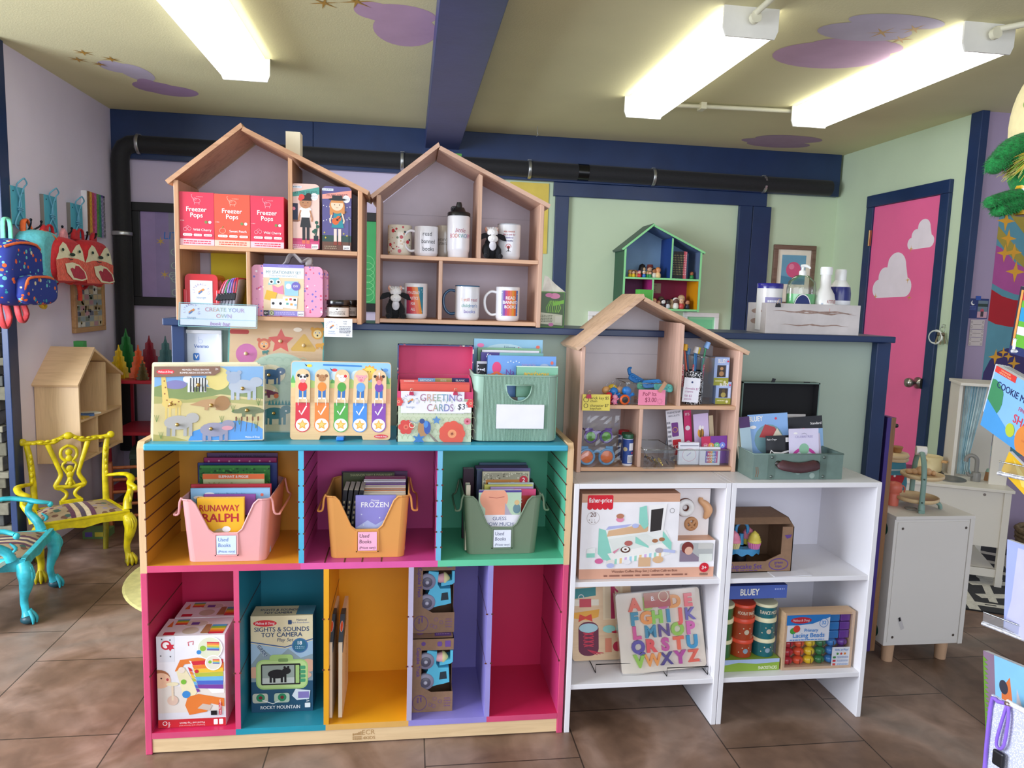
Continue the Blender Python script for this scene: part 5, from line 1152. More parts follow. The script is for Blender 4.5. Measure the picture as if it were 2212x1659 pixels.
# ---------------- things on top of the cubby ----------------
ZT=.9075
def lean(x0,y0,x1,y1,Y,d,zb,ang):
 "front face rectangle leaning back by ang; returns location, width, slanted height"
 xa,za,xb,zt=span(x0,y0,x1,y1,Y)
 for _ in range(5):zt=W((x0+x1)/2,y0,Y+(zt-zb)*math.tan(ang)).z
 return V(((xa+xb)/2,Y,zb)),xb-xa,(zt-zb)/math.cos(ang)
RDL=C('d02c38',.4); KN=C('c9a25c',.25,'metal')
def mdlogo(cv,u,v,w,t='Melissa & Doug'):
 cv.ell(u,v,w,RDL,rv=w*.30/cv.asp); cv.text(t,u,v-w*.10/cv.asp,w*.22/cv.asp,WT,bold=.01,w=w*1.6,shear=.15)
def critter(cv,u,v,s,body,kind='quad',flip=1,out=None):
 "small printed animal: body, head, legs; s = length as a fraction of the face width"
 m=C(body,.5); a=cv.asp; X=lambda x:u+flip*x*s; Yv=lambda y:v+y*s/a
 def E(x,y,r,rv,mm=m):cv.ell(X(x),Yv(y),r*s,mm,rv=rv*s/a,n=16)
 if out:E(0,0,.62,.42,C(out,.5))
 if kind=='quad':
  for x in(-.34,-.18,.16,.32):cv.rect(min(X(x),X(x+.1)),Yv(-.42),max(X(x),X(x+.1)),Yv(0),m)
  E(0,0,.42,.22); E(.42,.14,.20,.16)
 elif kind=='long':
  E(-.05,0,.46,.15); E(.40,-.03,.22,.08); cv.poly([(X(-.4),Yv(.08)),(X(-.75),Yv(-.05)),(X(-.4),Yv(-.1))],m)
  for x in(-.25,.12):cv.rect(min(X(x),X(x+.12)),Yv(-.24),max(X(x),X(x+.12)),Yv(0),m)
 elif kind=='tall':
  for x in(-.20,-.08,.10,.20):cv.rect(min(X(x),X(x+.06)),Yv(-.9),max(X(x),X(x+.06)),Yv(-.3),m)
  E(0,-.30,.30,.16); cv.poly([(X(-.28),Yv(-.3)),(X(-.08),Yv(-.22)),(X(-.22),Yv(.62)),(X(-.34),Yv(.62))],m); E(-.20,.66,.18,.10)
 elif kind=='face':E(0,0,.40,.36); E(-.32,.30,.13,.13); E(.32,.30,.13,.13)
 return X,Yv
def film(b,w,h,d,e=.0025):b.box(-w/2-e,-e*.6,-.0005,w/2+e,d+e*.6,h+e,clear('fbfcfc',base=.012,k=.4,rough=.10))
g='shrink wrapped animal puzzles on the cubby'
ang=.20
for i in(2,1,0):
 loc,w,h=lean(326-i*1.5,790-i*4,569+(0,-8,-14)[i],950,2.10+i*.017,0,ZT,ang)
 t=thing('peg_puzzle',('front animal peg puzzle with giraffe, crocodile and hippo pieces, in shiny plastic','middle puzzle of the wrapped animal stack, showing a sliver of its edge','rearmost puzzle of the wrapped animal stack, against the round dinosaur board')[i],'puzzle',loc,group=g,rot=(-ang,math.radians(-1.2),0))
 b=MB(); b.prism(rrp(-w/2,0,w/2,h,.006),(0,0,0),(1,0,0),(0,0,1),.010,C('e9dcb8',.5),side=C('d9cdb8',.6)); cv=b.front(-w/2,0,w/2,h,0)
 if i==0:
  cv.rect(.01,.01,.99,.99,C('dcc98e',.5)); cv.rect(.01,.72,.99,.99,C('86b4e0',.5)); cv.poly([(.01,.72),(.2,.80),(.5,.70),(.75,.78),(.99,.72),(.99,.55),(.6,.62),(.3,.52),(.01,.6)],C('8a9a5c',.5)); cv.poly([(.01,.6),(.3,.55),(.55,.60),(.99,.52),(.99,.46),(.6,.52),(.01,.50)],C('b5b06a',.5))
  cv.poly([(.32,.01),(.36,.13),(.5,.2),(.62,.25),(.78,.27),(.92,.22),(.99,.15),(.99,.01)],C('4f9be0',.5)); cv.poly([(.01,.01),(.01,.10),(.2,.06),(.32,.01)],C('b5a85c',.5))
  cv.ell(.58,.83,.11,C('ecd884',.5)); cv.ell(.20,.75,.10,C('8a84b8',.5),rv=.06)
  X,Yv=critter(cv,.17,.63,.30,'e8cb74','tall',1);
  for(x,y) in((-.24,.4),(-.2,.2),(-.22,0),(-.15,-.2),(0,-.25),(.1,-.33),(.2,-.25),(-.1,-.38),(-.25,.6)):cv.ell(X(x),Yv(y),.008,C('a8703c',.5),n=8)
  X,Yv=critter(cv,.40,.78,.22,'eceae6','quad',-1)
  for x in(-.3,-.18,-.06,.06,.18,.3):cv.rect(X(x)-.006,Yv(-.4),X(x)+.006,Yv(.18),C('3a3a3e',.5),same=x>-.3)
  critter(cv,.80,.72,.30,'b9c0cc','quad',1); critter(cv,.72,.84,.16,'a8b4c8','face'); critter(cv,.53,.50,.27,'c49a6c','long',1); cv.ell(.62,.50,.07,C('a8783f',.5)); critter(cv,.86,.40,.25,'6f7a4c','long',-1)
  critter(cv,.23,.25,.30,'a09c98','quad',1); critter(cv,.55,.15,.30,'8a8698','quad',1); cv.ell(.67,.17,.05,C('c88a94',.5),rv=.03)
  for q in((.08,.08),(.72,.42),(.95,.5),(.78,.25),(.62,.28),(.04,.30),(.93,.2)):
   for k in(-1,0,1):cv.line([(q[0],q[1]-.04),(q[0]+k*.02,q[1]+.05)],.004,C('5c7a3a',.5))
  for k in range(5):cv.line([(.74+.05*k,.12),(.75+.05*k,.30)],.004,C('5c4a2a',.5)); cv.rr(.743+.05*k,.26,.757+.05*k,.32,C('6a3c24',.5),r=.006)
  cv.poly([(.01,.99),(.01,.85),(.55,.87),(.60,.92),(.60,.99)],C('7b5a48',.45)); mdlogo(cv,.11,.92,.08)
  cv.text('PEG PUZZLE \u2022 PUZZLE \u00c0 BOUTONS',.38,.935,.022,WT,bold=.01,w=.24); cv.text('ROMPECABEZAS DE ENCASTRE',.38,.895,.022,WT,bold=.01,w=.28); cv.text('2+',.57,.94,.028,WT,bold=.01); cv.text('Melissa & Doug',.90,.035,.024,WT,bold=.005,w=.13)
  KP=((.17,.49),(.41,.74),(.81,.69),(.53,.47),(.85,.40),(.23,.22),(.53,.16))
 b.build('board',t)
 if i==0:
  for q in KP:b=MB(); b.lathe([(.003,0),(.003,-.006),(.0055,-.009),(.004,-.0125),(0,-.013)],KN,c=(-w/2+w*q[0],-.002,h*q[1]),axis='y',n=12); b.build('peg_knob',t)
  b=MB(); film(b,w,h,.010,.004); b.build('shrink_wrap',t,'glossy clear wrap')
loc,w,h=lean(487,690,696,940,2.285,0,ZT,.17); t=thing('shape_puzzle','tall wooden shape puzzle with a red star and pink circle leaning on the ledge','puzzle',loc,rot=(-.165,0,0))
b=MB(); b.prism(rrp(-w/2,0,w/2,h,.012),(0,0,0),(1,0,0),(0,0,1),.009,C('57b3a8',.45)); cv=b.front(-w/2,0,w/2,h,0); cv.rr(.012,.008,.988,.988,wood('e3c093','x',var=.08),r=.05)
PS=C('ce6aa6',.4); cv.ell(.19,.68,.112,PS); cv.star(.545,.80,.14,C('de5343',.4),r2=.068); cv.rr(.01,.86,.21,.90,C('c8504c'),r=.02)
cv.poly([(.66,.715),(.90,.71),(.92,.73),(.80,.87),(.78,.87),(.65,.735)],C('dcae34',.4)); cv.poly([(.78,.56),(.86,.63),(.97,.57),(.97,.48),(.78,.48)],C('4aa0bc',.4)); cv.ell(.15,.50,.12,C('2f7f86',.4),rv=.05); cv.ell(.26,.52,.08,C('2f7f86',.4),rv=.04)
for(u,v,c1,c2) in((.37,.77,'d96a44','f0b070'),(.60,.60,'9a6a4c','c99a78'),(.93,.88,'dba03c','f0d898')):
 cv.ell(u,v,.065,C(c1,.5)); cv.ell(u,v-.005,.045,C(c2,.5))
 for s in(-1,1):cv.ell(u+s*.055,v+.04,.02,C(c1,.5)); cv.ell(u+s*.02,v+.005,.010,WT,n=10); cv.ell(u+s*.02,v+.005,.006,BK,n=8)
 cv.ell(u,v-.02,.010,BK,n=8)
critter(cv,.95,.77,.10,'dba03c','quad'); critter(cv,.38,.70,.07,'3f7a74','quad')
cv.ell(.72,.91,.045,C('f0e4cc'),rv=.02); cv.ell(.45,.56,.04,C('f0e4cc'),rv=.015); cv.ell(.68,.62,.03,C('8a6a50'))
b.build('board',t)
for q in((.19,.68),(.545,.80),(.79,.765),(.86,.54)):b=MB(); b.lathe([(.003,0),(.003,-.006),(.006,-.009),(.0045,-.013),(0,-.0135)],C('d9bd8c',.3),c=(-w/2+w*q[0],-.002,h*q[1]),axis='y',n=12); b.build('peg_knob',t)
b=MB(); film(b,w,h,.009,.002); b.build('shrink_wrap',t,'glossy clear wrap')
loc,w,h=lean(513,763,690,940,2.235,0,ZT,.16); t=thing('dinosaur_puzzle','round topped dinosaur peg puzzle behind the animal puzzle and chore chart','puzzle',loc,rot=(-.14,0,0))
b=MB(); P=[(w/2,0),(w/2,h*.45)]+[(w/2*math.cos(a),h*.45+h*.55*math.sin(a)) for a in[PI*i/20 for i in range(1,20)]]+[(-w/2,h*.45),(-w/2,0)]
b.prism(P,(0,0,0),(1,0,0),(0,0,1),.009,C('b4cbb0',.5),side=C('dfd0a8',.5)); cv=b.front(-w/2,0,w/2,h,0)
for r in range(4):
 for i in range(6):cv.ring(.28+.10*i+.05*(r%2),.90-.10*r,.05,.006,C('9fbca0',.5),rv=.05,a0=0,a1=PI,n=10)
cv.rect(.02,.02,.98,.2,C('d8cfa4'))
for(u,v,s,c1,fl,kd) in((.38,.73,.30,'245a86',1,'quad'),(.80,.80,.24,'dc9a5c',-1,'quad'),(.32,.50,.27,'7d3050',1,'long'),(.44,.24,.34,'2f7c80',1,'quad'),(.80,.50,.26,'c0c8b4',-1,'quad'),(.82,.22,.24,'e0ddd0',-1,'quad')):
 critter(cv,u,v,s,c1,kd,fl,out='e0d3ac')
 cv.ell(u+fl*s*.42,v+.03,.012,WT,n=8)
for i in range(7):cv.poly([(.36+.04*i,.345),(.38+.04*i,.41),(.40+.04*i,.345)],C('3a8f90'))
cv.ell(.46,.46,.03,C('d8703c')); b.build('board',t)
for q in((.37,.72),(.44,.24),(.33,.50)):b=MB(); b.lathe([(.003,0),(.003,-.006),(.0055,-.009),(.004,-.013),(0,-.0135)],KN,c=(-w/2+w*q[0],-.002,h*q[1]),axis='y',n=12); b.build('peg_knob',t)
b=MB(); P2=[(p[0]*1.02,p[1]*1.012) for p in P]; b.prism(P2,(0,-.004,0),(1,0,0),(0,0,1),.0008,clear('fbfcfc',base=.012,k=.4,rough=.1)); b.build('shrink_wrap',t,'glossy clear wrap')
ang=.12; loc,w,h=lean(626,781,844,940,2.125,0,ZT,ang); t=thing('chore_chart','wooden chart with five hinged animal flaps over check marks and gold stars','activity board',loc,rot=(-ang,0,0))
b=MB(); cut=.012; u0=w*.30; u1=w*.71; P=rrp(-w/2,0,w/2,h,.010);
P=P[:5]+P[5:10]+P[10:15]+[(-w/2+u0-.004,0),(-w/2+u0,cut),(-w/2+u1,cut),(-w/2+u1+.004,0)]+P[15:]
b.prism(P,(0,0,0),(1,0,0),(0,0,1),.010,wood('e2bd8a','x',var=.1)); cv=b.front(-w/2,0,w/2,h,0)
cv.rr(.005,.68,.995,.99,C('94c6ec',.45),r=.03); cv.poly([(.005,.72),(.12,.78),(.3,.73),(.5,.80),(.8,.74),(.995,.80),(.995,.66),(.005,.66)],C('b7d67c',.5));
for q in(.02,.96,.42):cv.poly([(q-.03,.72),(q,.83),(q+.03,.72)],C('5fae5c'))
for q in(.1,.45,.65):cv.ell(q,.82,.055,C('c8e2f4'))
cv.star(.78,.86,.085,C('eda52c'),r2=.065,n=12); cv.ell(.78,.86,.06,C('f4cf5c')); cv.ell(.765,.875,.006,BK,n=6); cv.ell(.79,.875,.006,BK,n=6)
for(u,v,c1) in((.18,.94,'e4cf3c'),(.43,.89,'d83a44'),(.94,.90,'5a94d8')):cv.ell(u,v,.028,C(c1),rv=.02); cv.poly([(u-.02,v),(u-.05,v+.03),(u-.03,v-.01)],BK)
cv.poly([(.315,.945),(.315,.965),(.70,.955),(.70,.935)],C('2f7fc4')); mdlogo(cv,.905,.045,.07)
cc=('d8263a','ee7f2c','4aa23a','3a86d8','7f3fa8')
for i in range(5):
 u=.12+.19*i; m=C(cc[i],.4); cv.rect(u-.07,.19,u+.07,.47,m); cv.ell(u,.19,.075,m); cv.ell(u,.19,.066,WT); cv.star(u,.19,.055,C('e9a83c',.4),r2=.026); cv.star(u,.193,.034,C('f6ca6c',.4),r2=.015)
 cv.line([(u-.035,.37),(u-.012,.32),(u+.038,.43)],.014,WT)
b.build('board',t)
fc=(('f4f0ee','d8262e','1f1f24'),('b07a4a','ee8a34','8a5a34'),('f2efe8','4fa23c','f2efe8'),('f0a0a8','6aa4dc','f0a0a8'),('b5683c','7a3fa4','2a1a16'))
for i in range(5):
 b=MB(); x=-w/2+w*(.12+.19*i); fw=w*.145; z0=h*.475; fh=h*.425; b.T=Matrix.Translation((x,-.003,z0))@Matrix.Rotation(math.radians(2 if i in(2,3) else 0),4,'Y')
 P=[(fw/2,0),(fw/2,fh-fw/2)]+[(fw/2*math.cos(a),fh-fw/2+fw/2*math.sin(a)) for a in[PI*k/10 for k in range(1,10)]]+[(-fw/2,fh-fw/2),(-fw/2,0)]
 b.prism(P,(0,-.003,0),(1,0,0),(0,0,1),.004,wood('e4c496','z',var=.08)); cv=b.front(-fw/2,0,fw/2,fh,-.003); hd,sh_,ear=(C(q,.5) for q in fc[i])
 for k in(-1,1):cv.rect(.5+k*.15-.10,.12,.5+k*.15+.10,.38,C('2f6fb4')); cv.rect(.5+k*.15-.11,.10,.5+k*.15+.11,.15,C('e9e4dc')); cv.ell(.5+k*.28,.80,.11,ear)
 cv.ell(.5,.47,.30,sh_,rv=.14); cv.ell(.5,.73,.25,hd)
 if i==0:cv.ell(.37,.76,.09,BK); cv.ell(.63,.76,.09,BK); cv.ell(.5,.64,.17,C('f0a0a0'),rv=.06)
 if i==3:cv.ell(.5,.68,.10,C('e07884'),rv=.04)
 if i==2:cv.ell(.72,.80,.11,C('d8262e'))
 if i==4:cv.ell(.5,.62,.17,C('e88a8c'),rv=.08); cv.poly([(.44,.92),(.56,.92),(.5,.72)],WT)
 for k in(-1,1):cv.ell(.5+k*.09,.76,.025,BK,n=8)
 b.build('flap',t)
 b=MB();
 for k in(-1,1):b.tube([(x+k*fw*.28,-.0075,z0+.009),(x+k*fw*.28,-.009,z0+.001),(x+k*fw*.28,-.003,z0-.008)],.0009,WT,5)
 b.build('cord_loop',t)
b=MB(); b.box(-.011,-.02,.001,.011,.03,.012,C('2f80d8',.35),bev=.003); b.build('stand_foot',t,'blue plastic foot'); t.children[-1].rotation_euler=(ang,0,0)
xa,za,xb,zt=span(390,712,482,828,2.428); w=xb-xa; h=zt-za; t=thing('framed_sign','small white framed payment sign behind the puzzles','sign',((xa+xb)/2,2.4295,za))
b=MB(); fw=.012
for q in((-w/2,0,w/2,fw),(-w/2,h-fw,w/2,h),(-w/2,fw,-w/2+fw,h-fw),(w/2-fw,fw,w/2,h-fw)):b.box(q[0],-.014,q[1],q[2],0,q[3],WT,bev=.002)
b.build('frame',t)
b=MB(); b.box(-w/2+fw,-.006,fw,w/2-fw,-.001,h-fw,C('e6e9f4',.4,coat=.5)); cv=b.front(-w/2+fw,fw,w/2-fw,h-fw,-.006); VB=C('4a6ab0')
cv.text('Venmo',.5,.69,.075,VB,bold=.016,w=.42); cv.ring(.48,.83,.06,.008,C('a8b8d8')); cv.line([(.43,.86),(.42,.93)],.008,C('a8b8d8')); cv.rr(.26,.42,.44,.575,C('3a78c8'),r=.04); cv.text('V',.35,.455,.09,WT,bold=.03,shear=.1)
cv.text('Pay at Literacy Kids Lounge',.5,.36,.024,C('3a3a48'),bold=.01,w=.62); b.build('sign_paper',t)
x0,z0,x1,z1=span(857.5,846,1021,937,2.10); z0=ZT; w=x1-x0; hb=z1-z0; cx_=(x0+x1)/2; t=thing('card_box','decorated open box of greeting cards with a pink lined lid','card box',(cx_,2.10,ZT)); TH=.003; PKB=C('d2406f',.6); OUT=C('cdd6b8',.5)
b=MB(); D=.15
b.box(-w/2,0,0,w/2,TH,hb,OUT,mats=dict(b=PKB,t=PKB)); b.box(-w/2,D-TH,0,w/2,D,hb+.035,OUT,mats=dict(f=PKB)); b.box(-w/2,TH,0,w/2,D-TH,TH,PKB)
for s in(-1,1):b.prism([(0,0),(D,0),(D,hb+.035),(D*.55,hb+.03),(0,hb)],(s*w/2-(TH if s>0 else 0),0,0),(0,1,0),(0,0,1),-TH,PKB)
cv=b.front(-w/2,0,w/2,hb,0); cv.rect(0,.86,1,1,PKB)
for r in range(7):
 for i in range(14):cv.ring(.035+.072*i+.036*(r%2),.06+.12*r,.036,.0035,C('a9b88c',.5),rv=.085,a0=0,a1=PI,n=8)
def flower(u,v,r,c1,c2,n=7):
 for k in range(n):a=2*PI*k/n; cv.ell(u+r*.62*math.cos(a),v+r*.62*math.sin(a)/cv.asp,r*.42,C(c1),n=12)
 cv.ell(u,v,r*.6,C(c1)); cv.ell(u,v,r*.34,C(c2)); cv.star(u,v,r*.22,C('8a3a2a'),r2=r*.06,n=9)
flower(.73,.17,.17,'df5a48','f09a6a',9); flower(.12,.30,.10,'d84a44','e8705c',6); cv.ring(.2,.34,.04,.008,C('f3e6c8')); flower(.93,.42,.045,'d8788c','a82a3c',8); flower(.02,.80,.06,'dc4a4a','e8907c',6); flower(.97,.78,.06,'dc4a4a','e8907c',6)
cv.ell(.345,.27,.07,C('b5865c'),rv=.17); cv.ell(.40,.29,.045,C('3a5aa8'),rv=.13); cv.ell(.38,.36,.03,C('4f8ad0'),rv=.07); cv.poly([(.40,.2),(.50,.02),(.56,.0),(.44,.17)],C('8a7a72')); cv.ell(.33,.42,.035,C('34508c'),rv=.05)
cv.star(.29,.06,.09,C('3f7ab8'),r2=.04,n=6); cv.star(.52,.44,.06,C('5a8ac0'),r2=.03,n=5); cv.line([(.16,.42),(.26,.38),(.3,.44)],.01,C('8fa8b8')); b.build('box_body',t,'box printed with flowers and a bird')
b=MB(); la,lz,lb,lt=span(860,744,1020,840,2.25); lw_=(lb-la); l0=hb+.02; lh=lt-ZT-l0; off=(la+lb)/2-cx_; NV=C('3b4a78',.5,'speck',sc=70,th=.3,cols=['d8d0c0','a8506a','3b4a78'])
b.box(off-lw_/2,D+.01,l0,off+lw_/2,D+.014,l0+lh,PKB);
for s in(-1,1):b.box(off+s*lw_/2-.002,D-.025,l0,off+s*lw_/2+.002,D+.014,l0+lh,NV,mats=dict(l=PKB if s>0 else NV,r=PKB if s<0 else NV))
b.box(off-lw_/2,D-.025,l0+lh-.003,off+lw_/2,D+.014,l0+lh,NV,mats=dict(d=PKB)); b.build('lid',t,'raised lid lined in plain pink')
def cardg(name,x0,y0,x1,y1,dy,col,lab,label,txt=None):
 xa,za,xb,zt=span(x0,y0,x1,y1,2.10+dy); b=MB(); hh=zt-ZT-.004; ww=xb-xa; b.box(-ww/2,0,0,ww/2,.0025,hh,C(col,.55)); cv=b.front(-ww/2,0,ww/2,hh,0)
 if txt:txt(cv)
 return solo(b,name,label,'card',((xa+xb)/2,2.10+dy,ZT+.004),group='divider cards in the greeting card box')
for i,(a,c,col,tx,tc) in enumerate(((864,903,'dc5a50','OCCASIONS','f4e6dc'),(903,940,'6f9ac0','BIRTHDAY','e8eef4'),(940,976,'b89a5c','KIDS','efe6c8'),(976,1013,'2c2f6c','BLANK','e8e8f0'))):
 dy=.03+i*.026
 b=None; xa,za,xb,zt=span(a,816+(4 if i==0 else 1),c,828,2.10+dy); bx0=span(864,823,1013,937,2.10+dy); ww=bx0[2]-bx0[0]; cx2=(bx0[0]+bx0[2])/2; b=MB(); hh=W(940,825,2.10+dy).z-ZT-.004
 b.box(-ww/2,0,0,ww/2,.002,hh,C(col,.5)); b.box(xa-cx2,0,hh,xb-cx2,.002,zt-ZT-.004,C(col,.5)); cv=b.front(xa-cx2,hh-.004,xb-cx2,zt-ZT-.004,0); cv.text(tx,.5,.38,.38,C(tc),bold=.025,w=.84)
 solo(b,'divider_card','divider card with a %s tab reading %s in the greeting card box'%(('coral','blue','tan','navy')[i],tx),'card',(cx2,2.10+dy,ZT+.004),group='tabbed divider cards')
cardg('greeting_card',865,829,1014,900,.018,'de5a4a','','plain coral card at the front of the greeting card box')
xa,za,xb,zt=span(866,846,1003,893,2.094); w=xb-xa; h=zt-za; b=MB(); b.box(-w/2,0,0,w/2,.0008,h,C('eceaf4',.6)); cv=b.front(-w/2,0,w/2,h,0); logo(cv,.15,.55,.115)
cols=[C(q,.5) for q in('a8788c','c8a08a','8aa890','6f9ab0','7a7ab8','a078a0')]; cv.text('GREETING',.63,.56,.33,None,bold=.0,w=.66,cols=cols); cv.text('CARDS',.62,.10,.33,None,bold=.0,w=.42,cols=cols)
solo(b,'greeting_sign','white paper sign reading GREETING CARDS clipped to the card box','sign',((xa+xb)/2,2.0965,za))
b=MB(); xa,za,xb,zt=span(984,868,1018,892,2.092); w=xb-xa; h=zt-za; b.box(-w/2,0,0,w/2,.0006,h,C('f2f0f8',.6)); cv=b.front(-w/2,0,w/2,h,0); cv.text('$3',.36,.30,.5,C('2a2a38'),bold=0,w=.45,shear=.1); cv.text('ea',.8,.55,.26,C('2a2a38'),bold=0); cv.line([(.68,.48),(.96,.5)],.02,C('2a2a38'))
solo(b,'price_slip','small slip reading $3 ea on the corner of the greeting card sign','price tag',((xa+xb)/2,2.0945,za))
def clip(x,y,Y,col,label,s=1.0,grp='binder clips'):
 p=W(x,y,Y); b=MB(); m=C(col,.3); b.prism([(-.007,-.010),(.007,-.010),(.0055,.0),(-.0055,.0)],(0,-.003,0),(1,0,0),(0,0,1),.009,m)
 for k in(-1,1):b.tube([(k*.0045,-.004,-.001),(k*.003,-.006,.008),(k*.001,-.006,.011),(-k*.001,-.006,.009)],.0007,C('d8b49a',.3,'metal'),5)
 o=solo(b,'binder_clip',label,'clip',p,group=grp); o.scale=(s,s,s); return o
clip(889,846,2.0955,'b81f4c','left pink binder clip on the greeting card sign'); clip(984,846,2.0955,'b81f4c','right pink binder clip on the greeting card sign')
xa,za,xb,zt=span(1023,812,1204,951,2.10); w=xb-xa; h=zt-ZT; cxb=(xa+xb)/2; D=.235; SG=C('8faf9c',.45,sc=4,var=.04)
t=thing('ribbed_bin','sage green ribbed plastic bin of picture books with a blank white label','storage bin',(cxb,2.10,ZT))
def binring(z,e):return[(p[0],p[1],z) for p in rrp(-w/2+e,e,w/2-e,D-e,.028,n=6)]
b=MB(); hh0=.62; hh1=.90; hw=.165
def wall(u0,u1,z0,z1):
 n=max(2,int((u1-u0)*50)); vs=[]
 for i in range(2*n+1):
  u=u0+(u1-u0)*i/(2*n); x=-w/2+.028+(w-.056)*u; y=0.0 if i%2 else-.0022; vs+=[(x,y,z0(u) if callable(z0) else z0),(x,y,z1)]
 b.add(vs,[(2*i,2*i+2,2*i+3,2*i+1) for i in range(2*n)],SG)
 b.add([(v[0],.003,v[2]) for v in vs],[(2*i+1,2*i+3,2*i+2,2*i) for i in range(2*n)],SG)
hz=lambda u:h*(.635+.0) if True else 0
ua,ub=.335,.74
def lowc(u):k=(u-(ua+ub)/2)/((ub-ua)/2); return h*(.86-.24*math.sqrt(max(0,1-k*k)))
wall(0,ua,.004,h); wall(ub,1,.004,h); wall(ua,ub,h*.865,h)
n=24; vs=[]
for i in range(2*n+1):
 u=ua+(ub-ua)*i/(2*n); x=-w/2+.028+(w-.056)*u; y=0.0 if i%2 else-.0022; vs+=[(x,y,.004),(x,y,lowc(u))]
b.add(vs,[(2*i,2*i+2,2*i+3,2*i+1) for i in range(2*n)],SG); b.add([(v[0],.003,v[2]) for v in vs],[(2*i+1,2*i+3,2*i+2,2*i) for i in range(2*n)],SG)
R0=binring(.004,0); R1=binring(h,0); k=len(R0)
fs=[(i,(i+1)%k,k+(i+1)%k,k+i) for i in range(k) if not(R0[i][1]<1e-6 and R0[(i+1)%k][1]<1e-6)]
b.add(R0+R1,fs,SG,True); I0=binring(.004,.003); I1=binring(h,.003); b.add(I0+I1,[f[::-1] for f in fs],SG,True); b.add(I0,[tuple(range(k))],SG); b.box(-w/2+.02,.02,0,w/2-.02,D-.02,.004,SG)
b.tube([(p[0],p[1],h) for p in R1],.0032,SG,6,closed=True)
P=[(-w/2+.028+(w-.056)*(ua+(ub-ua)*i/20),-.003,lowc(ua+(ub-ua)*i/20)) for i in range(21)]; b.tube([(P[0][0],-.003,h*.865)]+P+[(P[-1][0],-.003,h*.865)],.0022,SG,6,closed=True)
b.build('bin_body',t)
xa2,za2,xb2,zt2=span(1072,874,1175,926,2.094); b=MB(); b.box(xa2-cxb,-.0065,za2-ZT,xb2-cxb,-.0045,zt2-ZT,C('edebf2',.5)); b.build('label',t,'blank white label')
def bk(px,Y,zb,col,label,deco=None,d=.006,lean_=0.0,tilt=0.0,group='picture books in the ribbed bin',spine=None):
 x0,y0,x1=px; xa=W(x0,y0+20,Y).x; xb=W(x1,y0+20,Y).x; zt=W((x0+x1)/2,y0,Y).z
 return book(xb-xa,(zt-zb)/math.cos(lean_),d,((xa+xb)/2,Y,zb),label,col,rot=(-lean_,tilt,0),group=group,deco=deco,spine=spine)
z=ZT+.005
def d1(c):c.ell(.45,.88,.28,C('b8d4e0'),rv=.07); c.text('Usborne',.52,.895,.035,C('3a6a78'),bold=.012,w=.16); c.ell(.1,.93,.05,C('ee7ab0'),rv=.022); c.ell(.93,.92,.028,C('e8705c'),rv=.018); [c.star(.3+.07*i,.87+.02*(i%3),.014,C('c85a6c'),r2=.006) for i in range(8) if abs(i-3)>1]
bk((1023,733,1172),2.285,z,'8cbcd8','pale blue book with small red stars, tallest at the back of the ribbed bin',d1)
bk((1031,752,1168),2.26,z,'7fb08a','green book behind the white pages in the ribbed bin')
bk((1040,757,1164),2.24,z,'e9e6ee','white topped book in the middle of the ribbed bin')
bk((1038,762,1173),2.215,z,'463a80','dark purple and teal book in the ribbed bin',lambda c:(c.poly([(.3,1),(1,1),(1,0),(.2,0)],C('7fb8b4')),c.text('12',.12,.93,.05,WT,bold=.02,rot=-.4)))
bk((1029,781,1080),2.195,z,'c8c4cc','black and white patterned book at the left of the ribbed bin',lambda c:(c.rect(.05,.02,.55,.97,C('201f26',.5,'speck',sc=120,th=.32,cols=['e9e6ee','e9e6ee'])),c.rect(.55,0,1,1,C('6a2a70'))))
def d2(c):
 c.ell(.14,.85,.065,C('e2477c'),rv=.075); [c.line([(.14,.80),(.14+q,.76),(.14+q*1.4,.72+abs(q)*.5)],.022,C('e8703c')) for q in(-.09,-.04,.04,.09)]; c.text('Na',.335,.76,.075,C('7a4aa8'),bold=.008,w=.12); c.text('Under the Sea',.60,.88,.03,C('c8a8d8'),bold=0,w=.2)
 c.ell(.83,.87,.07,C('a8b8d8'),rv=.04); c.ell(.94,.92,.022,C('e8705c'),rv=.022); [c.ell(.30+.04*i,.92+.015*(i%2),.010,C('dce8f4'),n=8) for i in range(5)]
bk((1052,769,1201),2.165,z,'6f9fe0','blue sea book with a pink octopus in the ribbed bin',d2)
def d3(c):
 c.rect(0,.985,1,1,C('d0e4d8'))
 c.text('POK\u00c9MON',.48,.835,.075,C('f0c63c'),bold=.05,w=.58); c.text('POK\u00c9MON',.48,.835,.075,C('3a5a94'),bold=.02,w=.56); c.text('POK\u00c9MON',.48,.837,.073,C('f4cc40'),bold=.006,w=.55)
bk((1115,791,1205),2.135,z,'84bfa0','pale green book with yellow lettering at the front right of the ribbed bin',d3)
def d4(c):c.rect(.38,0,1,1,C('8fc4c4')); c.text('LET',.82,.93,.05,C('2a3a6a'),bold=.02); c.text('MAKE',.80,.80,.10,C('c02c34'),bold=.03,w=.36); c.star(.60,.62,.10,C('b8c43c'),r2=.05,n=8); c.rect(0,0,.30,.72,C('e9e6e0'))
xa,za,xb,zt=span(1092,828,1162,870,2.112); b_=book(.10,.128,.004,((xa+xb)/2,2.112,z),'booklet reading MAKE seen through the hole of the ribbed bin','4a3c38',group='picture books in the ribbed bin',deco=d4)
